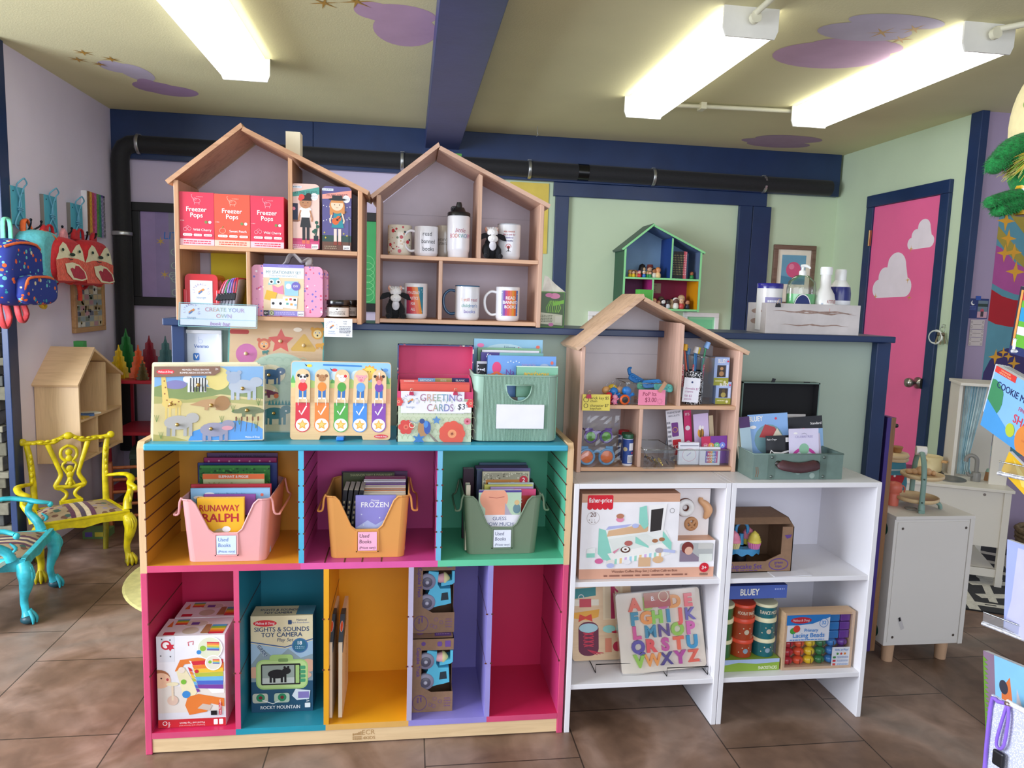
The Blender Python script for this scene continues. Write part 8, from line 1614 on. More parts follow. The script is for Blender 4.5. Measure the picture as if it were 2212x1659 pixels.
for i in range(16):
 b=MB(); rr_=rnd.uniform(.006,.010); b.prism([(q[0],q[1]) for q in starpts(0,0,rr_)],(0,0,0),(1,0,0),(0,.6,.8),.002,C(('c9a23c','d8b858','8a7430','3a3430')[i%4],.3,'metal')); solo(b,'star_charm','little metal star charm lying in the clear handled bin','charm',(p.x+rnd.uniform(-.028,.028),2.18+rnd.uniform(0,.12),z3+.012+(i%3)*.006),rnd.uniform(0,3),group='star charms in the clear bin')
def bk3(px,Y,zb,col,label,deco=None,lean_=.0,tilt=.0,y1=None,grp='cards and booklets in the pale house shelf',nm='booklet',th=.002):
 o=bk(px,Y,zb,col,label,deco,d=th,lean_=lean_,tilt=tilt,group=grp); o.name=nm; o['category']='card' if 'card' in nm else 'booklet'; return o
bk3((1437,884,1470),2.31,z3,'c8d0e0','pale booklet at the back left of the card stack',tilt=.12)
def e1(c):c.text('FRIENDSHIP',.5,.93,.035,C('3a3a4a'),bold=0,w=.8); c.text('BRACELETS',.5,.87,.03,C('3a3a4a'),bold=0,w=.7); c.rr(.3,.48,.7,.75,C('7a3a8c'),r=.05); c.ring(.5,.61,.16,.03,C('d8a04c')); c.scrib(.05,.1,.25,.8,8,C('4a4a5a')); c.rr(.3,.12,.8,.42,C('d8303c'),r=.06); c.text('YOU',.55,.24,.08,WT,bold=.02)
bk3((1451,884,1487),2.285,z3,'ece8ee','white friendship booklet with a purple watch picture',e1,tilt=-.14)
bk3((1485,886,1502),2.295,z3,'d8246c','magenta and white booklet beside the friendship booklet',lambda c:(c.ell(.5,.65,.3,C('f4e4ec')),c.ell(.5,.35,.3,C('f4e4ec')),c.text('ITS',.5,.9,.05,WT)),tilt=-.1)
def e2(c):c.rect(0,.25,1,1,C('d8c4e8')); c.ell(.45,.60,.22,C('e8a83c'),rv=.10); [c.rect(.38+.1*k,.52,.43+.1*k,.68,BK) for k in range(3)]; c.ell(.42,.71,.09,WT,rv=.05); c.ell(.60,.71,.07,WT,rv=.04)
bk3((1508,893,1540),2.28,z3,'c9b4dc','lilac card with a striped bee',e2,tilt=-.12,nm='bee_card'); bk3((1540,897,1550),2.292,z3,'d8c8a4','cream and tan cards behind the bee card',tilt=-.12,nm='card')
def e3(c):c.rect(0,0,.45,1,C('c8305c')); c.rect(.35,0,1,1,C('7a3a9c')); [(c.ell(.16+.22*k,.66,.115,C(('e06a8c','e8a04c','6ac080','7a90e8')[k])),c.text('MAMA'[k],.16+.22*k,.61,.10,WT,bold=.01)) for k in range(4)]
bk3((1517,942,1572),2.245,z3,'8a3a8c','purple booklet reading MAMA',e3,tilt=-.05,nm='mama_booklet')
for i,(x0,x1,y0,Y) in enumerate(((1466,1510,956,2.23),(1512,1556,966,2.222))):
 b,cv,loc,w,h=pbox(x0,y0,x1,1006,Y,.012,C('eceaf2',.3),zb=z3,bev=.002)
 if i:cv.rect(.25,.12,.88,.80,C('e8e8ee')); [cv.rect(.27+.085*k,.14,.355+.085*k,.78,C(('7a5ab0','c84a6c','e06a3c','e8a83c','6aa8c0','7a6ac0','c85a8c')[k])) for k in range(7)]; [cv.text(s_,.56,.56-.17*k,.12,WT,bold=.02,w=.5) for k,s_ in enumerate(('READ','BANNED','BOOKS'))]
 else:cv.rect(.2,.15,.85,.75,C('f4f2f6')); cv.ring(.52,.45,.34,.02,C('e0a8c0'),rv=.3); cv.line([(.4,.4),(.6,.55)],.04,C('c8b8d8')); cv.rect(.05,.84,.95,.88,C('8a8a98'))
 solo(b,'magnet_case',('white square case with a pencil logo','white square case reading READ BANNED BOOKS on rainbow stripes')[i]+' at the shelf front','case',loc,group='white square cases')
acrylic('clear_bin','low clear bin holding the booklets and white square cases',1462,972,1574,1009,2.215,.11,z3+.0005)
# ---------------- green metal suitcase of stickers ----------------
xa,za,xb,zt=span(1600,978,1822,1030,2.115); a=Wz(1600,1015,.79); za=.7905; t=thing('suitcase','open weathered green metal suitcase full of sticker packs on the right white bookcase','suitcase',(0,0,0));
xl=W(1627,1010,2.10).x; xr=W(1820,1010,2.10).x; w=xr-xl; hb=W(1720,981,2.10).z-.7905; t.location=((xl+xr)/2,2.10,.7905); t.rotation_euler=(0,0,0); D=.20; T=.004; GM_=C('71877e',.5,'metal',metal=.25); x0=-w/2; LN=C('141417',.8)
b=MB(); b.box(x0,0,0,w/2,T,hb,GM_); b.box(x0,D-T,0,w/2,D,hb,GM_); b.box(x0,T,0,x0+T,D-T,hb,GM_); b.box(w/2-T,T,0,w/2,D-T,hb,GM_); b.box(x0+T,T,0,w/2-T,D-T,T,LN); b.tube([(x0,0,hb),(w/2,0,hb),(w/2,D,hb),(x0,D,hb)],.0022,GM_,6,closed=True,cr=False)
for u in(.16,.74):b.box(x0+w*u,-.0015,0,x0+w*(u+.075),0,hb,C('64786f',.5,'metal',metal=.35)); [b.ball((x0+w*(u+.04),-.002,hb*v),(.005,.003,.005),C('6f7a74',.4,'metal'),10,6) for v in(.12,.88)]
cv=b.front(x0,0,w/2,hb,0); [cv.line([(u,.1),(u+.01,.25),(u,.5)],.006,C('8a5a3c',.7)) for u in(.03,.05)]; cv.ell(.5,.3,.03,C('8fa49a',.5)); cv.ell(.66,.15,.03,C('9aaca2',.5)); b.build('case_body',t)
b=MB(); la,lz,lb,lt=span(1598,824,1757,900,2.315); cxs=(xl+xr)/2; l0,l1=la-cxs-.01,lb-cxs; b.box(l0,D+.012,hb+.004,l1,D+.016,lt-.79,GM_,mats=dict(f=LN)); b.box(l0,D-.02,lt-.79-.004,l1,D+.016,lt-.79,GM_,mats=dict(d=LN)); b.box(l1-.004,D-.02,hb+.004,l1,D+.016,lt-.79,GM_,mats=dict(l=LN)); b.box(l0,D-.02,hb+.004,l0+.004,D+.016,lt-.79,GM_)
zl_=lt-.79; q=W(1663,815,2.31); b.prism([(0,0),(.012,0),(.016,.012),(.004,.014)],(q.x-cxs-.008,D-.018,zl_+.0),(1,0,0),(0,0,1),.002,BK); b.box(l1-.055,D-.015,zl_,l1-.035,D-.01,zl_+.003,BK); b.build('lid',t,'raised lid lined in black')
b=MB(); LE=C('47262a',.5,sc=30,var=.15,bump=.2); u0,u1=x0+w*.27,x0+w*.70; hz_=hb*.55; b.tube([(u0,-.006,hz_+.008),(u0+.01,-.012,hz_+.004),((u0+u1)/2,-.015,hz_-.004),(u1-.01,-.012,hz_+.004),(u1,-.006,hz_+.008)],[.010,.017,.017,.017,.010],LE,10,flat=.35,up=(0,1,0)); b.build('handle',t,'dark red leather handle')
for u in(u0,u1):b=MB(); b.lathe([(.010,0),(.009,-.004),(0,-.006)],C('4a4644',.4,'metal'),c=(u,0,hz_+.006),axis='y',n=16); b.build('handle_mount',t)
def stick(x0_,y0_,x1_,Y,col,label,deco,tl=0.0,le=.12):p0=W(x0_,y0_+30,Y).x; p1=W(x1_,y0_+30,Y).x; zt=W((x0_+x1_)/2,y0_,Y).z; zb=.796; b=MB(); w_=p1-p0; h_=zt-zb; b.box(-w_/2,0,0,w_/2,.002,h_,C(col,.35,coat=.3)); deco(b.front(-w_/2,0,w_/2,h_,0)); solo(b,'sticker_pack',label,'sticker pack',((p0+p1)/2,Y,zb),group='sticker packs in the suitcase',rot=(-le,tl,0))
stick(1604,902,1622,2.20,'e4dcc8','cream pack at the far left of the suitcase',lambda c:c.rect(.6,0,1,1,C('5a3a6c')),-.14); stick(1613,901,1636,2.185,'b8c8b0','pack with a purple top next to the light blue red roofed house pack',lambda c:(c.rect(0,.8,1,1,C('4a2a60')),c.rect(0,.0,1,.8,C('a8c0cc'))),-.12)
stick(1700,896,1745,2.265,'e2dcdc','pale sheet at the back of the suitcase stickers',lambda c:c.ell(.2,.9,.05,C('c84a5c')))
def s1(c):c.text('BLUEY',.20,.88,.09,WT,bold=.04,w=.34); c.ell(.70,.91,.03,C('e04a64')); c.ell(.5,.55,.36,C('7aa0a8')); c.poly([(.26,.60),(.42,.82),(.66,.76),(.82,.58),(.5,.58)],C('b8484c')); c.rect(.44,.44,.80,.60,C('ece4d8')); c.poly([(.60,.60),(.72,.74),(.86,.58)],C('e9dcc4')); c.ell(.12,.78,.08,WT,rv=.03); c.rect(.5,.45,.56,.52,C('5a5a64'))
stick(1628,895,1714,2.19,'8fb8ec','light blue sticker pack with a red roofed house',s1,-.07)
def s2(c):c.rect(0,0,1,.76,C('8ab0d8')); c.text('Standard',.82,.84,.045,WT,bold=.02,w=.3); c.ell(.42,.66,.28,C('e4dcc4'),rv=.12); c.ell(.38,.70,.07,C('d8303c')); c.ell(.55,.70,.08,C('e8843c')); c.ell(.48,.74,.06,C('d8303c'))
stick(1708,901,1788,2.215,'17171b','black topped sticker pack at the right of the suitcase',s2,-.07)
def s3(c):c.text('Made in Oregon',.24,.88,.05,WT,bold=.01,w=.4); c.rect(.80,.82,.98,.94,WT); c.poly([(.12,.0),(.12,.52),(.2,.64),(.3,.58),(.6,.56),(.98,.62),(.98,0)],WT); c.poly([(.16,.0),(.16,.50),(.22,.60),(.32,.53),(.6,.51),(.98,.57),(.98,0)],BK); c.poly([(.2,.0),(.2,.44),(.26,.50),(.6,.46),(.98,.50),(.98,0)],WT); c.ell(.52,.24,.12,C('1c8a5c')); c.ell(.72,.24,.12,C('1c8a5c'))
stick(1660,942,1713,2.15,'17171b','black sticker pack with a white state outline and green heart',s3,-.04)
def s4(c):c.text('CELEBRITREE',.5,.80,.05,C('9a90c0'),bold=.0,w=.6); c.ell(.22,.90,.07,WT,rv=.02); c.ring(.5,.30,.46,.10,C('c8409c'),rv=.30); c.ell(.5,.56,.17,C('8fc0a0'),rv=.12); c.ell(.5,.28,.26,C('c8d08a'),rv=.16); c.ell(.5,.30,.18,C('e8905c'),rv=.09); c.line([(.42,.88),(.52,.90),(.60,.87)],.012,C('6a6a80'))
stick(1776-2,937,1782,2.165,'d8c8dc','lilac card edge behind the front sticker pack',lambda c:c.rect(0,0,1,.2,C('c8409c')),-.1); stick(1711,927,1775,2.135,'dcd4ec','lilac sticker pack with a magenta ring at the front right',s4,-.03)
# ---------------- right end of the ledge, back wall and the green house shelf ----------------
zL=LEDGE+.0005
CR=C('cfc8c6',.8,sc=14,var=.10); x0,x1=1.209,1.558; t=thing('planter_crate','distressed whitewashed wooden crate of bottles on the right end of the ledge','crate',((x0+x1)/2,2.362,zL)); w=x1-x0; h=1.343-zL; D=.14; T=.010; b=MB()
for q in((-w/2,0,0,w/2,T,h),(-w/2,D-T,0,w/2,D,h),(-w/2,T,0,-w/2+T,D-T,h),(w/2-T,T,0,w/2,D-T,h),(-w/2+T,T,0,w/2-T,D-T,T)):b.box(*q,CR,bev=.001)
cv=b.front(-w/2,0,w/2,h,0); SM=C('9c8378',.85,sc=60,var=.2)
for(v,u0,u1,tk) in((.74,.06,.92,.05),(.70,.25,.97,.04),(.30,.15,.90,.035)):
 n=26; rn=random.Random(int(v*99)); P=[(u0+(u1-u0)*i/n,v+.02*math.sin(i*.7)+tk*(math.sin(PI*i/n))*rn.uniform(.5,1)) for i in range(n+1)]; Q=[(u0+(u1-u0)*i/n,v+.02*math.sin(i*.7)-tk*(math.sin(PI*i/n))*rn.uniform(.3,1)) for i in range(n+1)]; cv.put(P+Q,SM,[(i,i+1,n+2+i,n+1+i) for i in range(n)])
cl_=Canvas(b,(-w/2,D,0),(0,-D,0),(0,0,h),.00005); cl_.ell(.5,.72,.28,SM,rv=.08); cl_.ell(.45,.38,.25,SM,rv=.09); b.build('crate_body',t)
clip(1681,655,2.360,'17171b','black binder clip on the front edge of the whitewashed crate',1.3); zc_=zL+.0105
def bspan(x0,x1,y0,Y):return W(x0,640,Y).x,W(x1,640,Y).x,W((x0+x1)/2,y0,Y).z
a,c,zt=bspan(1642,1694,612,2.40); r=(c-a)/2; h=zt-zc_; t=thing('wipes_tub','round tub of cleaning wipes with a blue lid, leftmost in the crate','tub',((a+c)/2,2.375+r,zc_)); b=MB(); b.lathe([(r*.95,0),(r*.97,h*.9)],C('e9e7e4',.25,coat=.3),n=32); q=CylCanvas(b,(0,0),r*.97,0,h,-1,1); q.rect(.1,.45,.95,.70,C('8f8ab8')); q.scrib(.2,.48,.8,.66,2,C('e9e9f0')); b.build('tub_body',t); b=MB(); b.lathe([(r*1.0,h*.89),(r*1.0,h*.985),(r*.96,h)],C('23208a',.25,coat=.4),n=32); b.build('lid',t,'dark blue lid')
a,c,zt=bspan(1694,1756,594,2.42); r=(c-a)/2; h=zt-zc_; zp=W(1725,573,2.42).z-zc_; t=thing('sanitizer_bottle','clear pump bottle of green hand sanitizer in the whitewashed crate','bottle',((a+c)/2,2.405,zc_)); b=MB(); SY=.55
b.lathe([(r*.9,0),(r*.97,.004),(r,h*.75),(r*.9,h*.88),(r*.5,h*.98),(r*.28,h)],clear('f2f6f2',base=.08,k=.7),n=32,sy=SY); b.build('bottle_body',t,'clear plastic bottle'); b=MB(); b.lathe([(r*.88,.003),(r*.93,.006),(r*.95,h*.66)],C('7fd88a',.15,coat=.5),n=32,sy=SY); b.build('gel',t,'green gel')
b=MB(); cv=Canvas(b,(-r*.78,-r*SY-.0035,h*.15),(r*1.15,0,0),(0,0,h*.50)); cv.ell(.5,.5,.52,WT,rv=.52); cv.ell(.5,.5,.48,C('1f2f6c'),rv=.48); cv.rect(.04,.0,.96,.45,C('1f2f6c')); cv.text('germ-x',.48,.46,.24,WT,bold=.02,w=.9,shear=.15); cv.rect(.04,.14,.96,.28,C('e4ecf4')); cv.text('ADVANCED',.5,.16,.10,C('1f2f6c'),bold=.02,w=.8); b.build('label',t,'navy germ-x label')
b=MB(); PW=C('f2f3f0',.3); b.lathe([(.012,h-.002),(.012,h+.012),(.010,h+.014),(.005,h+.016),(.0045,zp-.006)],PW,n=16); b.tube([(-.006,0,zp-.004),(.006,-.002,zp-.002),(.018,-.008,zp-.006),(.022,-.010,zp-.012)],[.006,.006,.0045,.003],PW,8); b.build('pump',t,'white pump')
a,c,zt=bspan(1755,1798,577,2.41); r=(c-a)/2; h=zt-zc_; t=thing('spray_bottle','white bottle with a wide cap and pink print in the whitewashed crate','bottle',((a+c)/2+.002,2.40,zc_)); b=MB(); b.lathe([(r*.95,0),(r,.004),(r,h*.46),(r*.85,h*.58),(r*.5,h*.68),(r*.44,h*.9)],C('eeebe6',.3,coat=.2),n=28); b.lathe([(r*.52,h*.88),(r*.56,h*.97),(r*.5,h)],PW,n=22); q=CylCanvas(b,(0,0),r,0,h,-1,1); q.text('ATTITUDE',.6,.44,.05,C('a83c44'),bold=.01,w=.5); q.rect(.35,.30,.85,.36,C('dc9a94')); q.rect(.1,.2,.2,.44,C('b8c0d0')); b.build('bottle_body',t)
a,c,zt=bspan(1791,1834,582,2.42); r=(c-a)/2; h=zt-zc_; t=thing('disinfectant_bottle','navy and white bottle reading 24 HOUR, rightmost in the crate','bottle',((a+c)/2,2.42,zc_)); NVb=C('1c2472',.25,coat=.4); b=MB(); b.lathe([(r*.98,0),(r,.003),(r,h*.50)],C('e9eaee',.3),n=28,capt=False); b.lathe([(r,h*.50),(r,h*.62),(r*.9,h*.72)],NVb,n=28,capb=False,capt=False); b.lathe([(r*.9,h*.72),(r*.62,h*.79),(r*.48,h*.83)],PW,n=28,capb=False); q=CylCanvas(b,(0,0),r,0,h,-1.2,1.2); q.text('MICROBAN',.42,.37,.055,NVb,bold=.02,w=.8); q.rect(0,.12,1,.31,NVb); q.text('24 HOUR',.48,.20,.06,WT,bold=.02,w=.6); b.build('bottle_body',t); b=MB(); b.lathe([(r*.5,h*.82),(r*.5,h*.97),(r*.45,h)],PW,n=22); b.build('cap',t,'white cap')
def frame(label,x0,z0,x1,z1,fw,fm,draw,name='framed_picture',Y=None,mat_='efe6d4'):
 Y=Y or YB; t=thing(name,label,'picture frame',((x0+x1)/2,Y,z0)); w=x1-x0; h=z1-z0; b=MB()
 for q in((-w/2,0,w/2,fw),(-w/2,h-fw,w/2,h),(-w/2,fw,-w/2+fw,h-fw),(w/2-fw,fw,w/2,h-fw)):b.box(q[0],-.022,q[1],q[2],0,q[3],fm,bev=.003)
 b.build('frame',t); b=MB(); b.box(-w/2+fw,-.010,fw,w/2-fw,-.002,h-fw,C(mat_,.6)); draw(b.front(-w/2+fw,fw,w/2-fw,h-fw,-.010)); b.build('picture',t)
frame('weathered brown frame with a pink and blue picture on the back wall above the crate',2.515,1.33,2.83,1.758,.032,wood('7a5f50','x',var=.4),lambda c:(c.rect(.14,.34,.86,.90,C('6fa4c0')),c.poly([(.14,.34),(.14,.5),(.86,.44),(.86,.34)],C('4f88a8')),c.ell(.5,.62,.22,C('dc5a84')),c.ell(.44,.68,.08,C('ee8aa8'))))
frame('white frame on the back wall, its left part showing beside the pale house roof',1.203,.96,1.50,1.256,.03,WT,lambda c:c.rect(.08,.1,.92,.86,C('3a3f44')))
frame('white frame with a green picture on the back wall right of the pale house roof',1.88,.92,2.14,1.268,.03,WT,lambda c:c.rect(.06,.06,.94,.94,C('7ccf98')),mat_='9ad8a8')
def doll(px,Yo,zb,s,body,head,hair,label,hat=False):
 p=W(px,600,GH.y+Yo); b=MB(); b.lathe([(.008,0),(.0125,.003),(.0125,.014),(.008,.024)],C(body,.4),n=14); b.ball((0,0,.033),(.0115,.0115,.0115),C(head,.45),12,8); b.ball((0,.003,.037),(.0125,.0115,.0105),C(hair,.6),12,8)
 for k in(-1,1):b.ball((k*.004,-.0112,.034),.0014,BK,6,4)
 if hat:b.lathe([(.018,.042),(.012,.044),(.011,.052),(0,.053)],C(hair,.6),n=14)
 o=solo(b,'peg_doll',label+' in the green edged house shelf','toy figure',(p.x,GH.y+Yo,zb),group='little figures in the green edged house shelf'); o.scale=(s,s,s)
zg,zh=GH.z+.2135,GH.z+.0135; SK='e8b894'
for a in((1360,.05,.95,'e8c020',SK,'e0b020','leftmost yellow peg doll'),(1368,.045,.95,'e8c420',SK,'2a1a14','yellow peg doll with black hair'),(1375,.06,.9,'d8b070',SK,'c8703c','tan peg doll beside the yellow ones'),(1381,.045,1.0,'d8303c',SK,'8a4a7c','red peg doll with big purple hair'),(1391,.04,.95,'2f6fc4',SK,'e8e4d8','blue peg doll with white hair'),(1398,.05,.9,'2f9a4c',SK,'d8b040','green peg doll with blond hair'),(1404,.04,.9,'2a8a54',SK,'a0582c','green peg doll with brown hair')):doll(a[0],a[1],zg,a[2],a[3],a[4],a[5],a[6])
doll(1413,.045,zg,1.35,'d8cfc0','a8683c','17120f','small doll with long black hair'); doll(1421,.04,zg,1.5,'f0c890','e8a070','d8843c','small doll with orange hair'); doll(1403,.10,zg,1.7,'e8e2da','d8a888','7a3a34','white doll with a red brown hat',True)
p=W(1386,600,GH.y+.12); b=MB(); b.lathe([(.026,0),(.028,.02),(.024,.06),(.018,.085),(.0,.095)],C('1c1712',.5),n=20); b.ball((.008,-.022,.055),(.010,.006,.014),C('d8b48c',.5),10,7); solo(b,'peg_doll','tallest black haired figure at the back in the green edged house shelf','toy figure',(p.x,p.y,zg),group='little figures in the green edged house shelf')
p=W(1362,600,GH.y+.10); b=MB(); b.box(-.025,-.01,0,.025,.02,.05,C('c08a5c',.5),bev=.004); solo(b,'wooden_block','tan block behind the leftmost peg dolls in the green edged house shelf','toy',(p.x+.012,p.y,zg))
x=GH.x+.334
for i,(col,th,hh) in enumerate((('2a86d0',.010,.205),)+(('1b1a1c',.0105,.178),)*7+(('c84a54',.010,.180),('d8707c',.012,.178))):
 b=MB(); b.box(0,0,0,th-.001,.14,hh,C('e4dccb',.8),mats=dict(f=C(col,.4),l=C(col,.4),r=C(col,.4))); cv=b.front(0,0,th-.001,hh,0); cv.scrib(.3,.12,.7,.9,9,C('b8a86c' if 0<i<8 else 'e8e0e0')); solo(b,'book',('blue spined book at the left' if i==0 else 'slim black spined book, %s in the row'%('first','second','third','fourth','fifth','sixth','seventh')[i-1] if i<8 else('red spined book','pink spined book')[i-8])+' in the green edged house shelf','book',(x,GH.y+.03,zg),group='books in the green edged house shelf'); x+=th
doll(1494,.05,zg,1.1,'2f8a44','a8643c','5a2c24','green peg doll right of the books')
for a in((1416,.05,1.4,'e8a8a0','e8b894','e0c060','blond doll with a pink top'),(1426,.06,1.1,'d87a74','e8b894','c8786c','small pink and red doll'),(1436,.045,1.35,'1c1a1e','e8e4e0','17151a','black and white doll with a pale face'),(1446,.045,1.3,'c8c8cc','3a2c28','17151a','grey and black doll'),(1454,.06,1.35,'a88a68','b89a78','a07c54','tan figure'),(1463,.045,1.6,'ece6dc','6a4a40','ece6dc','cream figure with a dark face'),(1475,.045,1.5,'c84444','eab894','e8c8b0','doll with a red and peach outfit'),(1488,.05,1.35,'2a2a3a','c88a68','6a3428','dark doll at the right end')):doll(a[0],a[1],zh,a[2],a[3],a[4],a[5],a[6])
for(px,s,hd,hr,lb) in((1431,1.7,'8a7a68','6a5c4c','grey brown eared figure at the back left'),(1475,2.0,'dcc09c','d0b088','tall beige eared figure at the back right'),(1459,1.6,'1c1a1e','17151a','black eared figure in the back middle')):doll(px,.11,zh,s,hd,hd,hr,lb)
b=MB(); b.box(0,0,0,.115,.001,.068,C('b8a48c',.7)); cv=b.front(0,0,.115,.068,0); IK=C('6a5440'); cv.text('PLEASE Return',.08,.74,.13,IK,al='l',bold=0,w=.8); cv.text('toys',.3,.52,.12,IK,al='l',bold=0); cv.text('to their shelf',.08,.30,.13,IK,al='l',bold=0,w=.75); cv.text('thanks',.45,.08,.13,IK,al='l',bold=0); solo(b,'handwritten_note','tan handwritten note on the back of the green edged house shelf','note',(GH.x+.216,GH.y+.2045,GH.z+.115))
p=Wx(2043,706,XR); b=MB(); b.tube([(-.002,0,.01),(-.02,0,.012),(-.024,0,0),(-.018,0,-.006)],.002,ZN,6); b.tube([(-.018+.0,.018*math.cos(a),-.018+.018*math.sin(a)) for a in[2*PI*i/16 for i in range(16)]],.0014,ZN,5,closed=True); b.tube([(-.02,.045+.05*math.cos(a),-.06+.036*math.sin(a)) for a in[2*PI*i/24 for i in range(24)]],.007,C('d8dcd4',.4),8,closed=True)
for k in range(3):b.T=Matrix.Rotation((k-1)*.35,4,'X'); b.box(-.022-k*.003,-.006,-.10,-.020-k*.003,.006,-.05,C('b8a48a',.35,'metal')); b.lathe([(.011,-.001),(.011,.001)],C('a89484',.35,'metal'),c=(-.021-k*.003,0,-.045),axis='x',n=14)
solo(b,'key_ring','bunch of keys on a pale coil hanging from a hook beside the pink door','keys',p)
def wcard(name,label,x0,y0,x1,y1,col,draw,grp=None):
 xa,za,xb,zt=span(x0,y0,x1,y1,3.598); b=MB(); b.box(0,0,0,xb-xa,.0012,zt-za,C(col,.5)); draw(b.front(0,0,xb-xa,zt-za,0)); return solo(b,name,label,'card',(xa,3.597,za),group=grp)
wcard('postcard','dark blue postcard with a moon and a photo taped on the lilac wall',2089,645,2134,688,'20306c',lambda c:(c.ell(.25,.78,.10,WT),c.ell(.30,.82,.09,C('20306c')),c.scrib(.08,.4,.42,.62,3,C('5a6ab0')),c.rect(.5,.04,.97,.9,C('6a7a88')),c.rect(.5,.04,.97,.35,C('c89aa8')),c.rect(.5,.6,.97,.75,C('24382c')),c.ell(.72,.4,.09,C('b84a5c')),c.rect(.66,.1,.8,.36,C('3a2c34'))))
for i,(y0,y1,dx) in enumerate(((691,711,2),(712,728,0),(729,747,-2))):wcard('small_card','%s of three cream cards with scroll corners under the blue postcard'%('top','middle','bottom')[i],2094+dx,y0,2124+dx,y1,'cdc0bc',lambda c:(c.rect(.2,.48,.8,.52,C('6a5a5c')),[c.ring(u,v,.06,.02,C('8a7a7c'),rv=.14) for u in(.1,.9) for v in(.25,.75)]),'cream scroll cards on the lilac wall')
b=MB(); q=W(2112,640,3.597); b.box(0,0,0,.03,.001,.022,C('2a50a8',.5)); solo(b,'tape_piece','piece of blue tape above the postcard','tape',(q.x-.01,3.596,q.z-.02))
wcard('door_hanger','pale door hanger with a rainbow on the lilac wall behind the play kitchen',2062,932,2084,984,'b8a8b4',lambda c:(c.ring(.5,.72,.3,.06,C('c87a7c'),a0=0,a1=PI),c.ring(.5,.72,.22,.06,C('c8a87c'),a0=0,a1=PI),c.ell(.6,.3,.22,C('3a4468')),c.scrib(.2,.05,.9,.15,1,C('5a5a6a'))))
# ---------------- gate, toy cabinet and play kitchen ----------------
b=MB(); xg=W(1921,950,2.41).x; PG=C('42307c',.4,sc=8,var=.1); b.box(xg,2.41,.04,xg+.02,2.9,.94,PG,mats=dict(f=wood('8a6444','z',var=.3),r=wood('8a6444','z',var=.3))); b.box(xg-.016,2.408,.04,xg,2.414,.94,PG); t=thing('gate_board','purple painted board with a bare wood edge behind the end of the half wall','board',(0,0,0)); b.build('board',t); b=MB(); q=W(1940,919,2.43); b.lathe([(.003,.019),(.003,.028),(.008,.032),(.007,.038),(0,.04)],BK,c=(xg,2.425,q.z),axis='x',n=12); b.build('knob',t,'small black knob')
WC=C('e4e0da',.45,sc=3,var=.02); xa,xb=1.787,2.112; t=thing('toy_cabinet','small white cabinet on wooden legs with its plain back to the shop','cabinet',((xa+xb)/2,2.385,0)); w=(xb-xa)/2; D=.34; b=MB()
b.box(-w,.003,.07,w,D,.562,WC,bev=.001); b.box(-w+.012,.0,.085,w-.02,.004,.552,WC); b.box(w-.018,-.003,.07,w,.006,.562,WC,bev=.001); b.box(-w,-.003,.562,w,D,.575,WC,bev=.001); cv=b.front(-w,.07,w,.562,0); [cv.ell(u,v,.016,C('8a8078',.4,'metal')) for(u,v) in((.10,.93),(.90,.93),(.10,.07),(.88,.07))]; [cv.ell(u,v,.008,C('4a443e')) for(u,v) in((.10,.93),(.90,.93),(.10,.07),(.88,.07))]
cv.poly([(.14,.22),(.18,.235),(.24,.14),(.20,.125)],C('c8c4c4')); cv.poly([(.15,.225),(.175,.23),(.19,.20),(.165,.195)],BK); cl_=Canvas(b,(-w,D,.07),(0,-D,0),(0,0,.49),.00005); cl_.ell(.80,.90,.09,C('1f5a4c'),rv=.06); cl_.ell(.80,.08,.09,C('1f5a4c'),rv=.06); b.build('cabinet_body',t)
for x in(-w+.04,w-.06):
 for y in(.03,D-.03):b=MB(); b.cyl((x,y,0),(x,y,.07),.020,wood('c9a484','z'),r1=.023,n=18); b.build('leg',t)
zk=.5755; SGE=C('7f9f94',.4); TWD=wood('dcc094','x',var=.12); t=thing('tiered_stand','three tier toy cake stand with sage green arches on the white cabinet','toy',(1.952,2.50,zk),math.radians(-25))
for(z,r,dx) in((.035,.078,0),(.125,.076,.012)):
 b=MB(); b.lathe([(r*.9,z-.006),(r,z),(r,z+.010),(r*.93,z+.010),(r*.9,z+.004),(0,z+.004)],TWD,n=36,c=(dx,0,0)); b.build('tray',t,'round wooden tray')
for s in(-1,1):
 y=s*.082; b=MB(); b.tube([(-.075*0-.0,y-s*0,0),(0,y*1.05,.02),(0,y*1.03,.06),(0,y,.12),(0,y*.8,.175),(0,y*.35,.212),(0,0,.222)],.010,SGE,8,flat=.45,up=(0,1,0)); b.tube([(0,y*1.18,.005),(0,y*1.1,.008),(0,y*1.04,.03)],.012,SGE,8,flat=.6); [b.ball((.0,y*1.12,z),.0035,C('4a6058',.4),8,6) for z in(.04,.13)]; b.build('arch',t,'sage green arch')
for s in(-1,1):b=MB(); b.tube([(s*.05,0,.03),(s*.078,0,.022),(s*.085,0,.004)],[.008,.013,.012],SGE,8,flat=.6); b.build('foot',t,'sage green foot')
b=MB(); b.tube([(-.018,0,.222),(.018,0,.222)],.018,C('ebe6e2',.35),16); b.build('top_cap',t,'white top cap')
b=MB(); [b.ball((dx,0,rz_*.9),(rx,.013,rz_),C('d0a478',.5),12,8) for(dx,rx,rz_) in((-.045,.014,.009),(-.028,.015,.011),(-.004,.022,.017),(.02,.013,.014),(.038,.010,.010))]; solo(b,'toy_croissant','wooden toy croissant on the middle tray of the cake stand','toy food',(1.962,2.495,zk+.130),math.radians(-25))
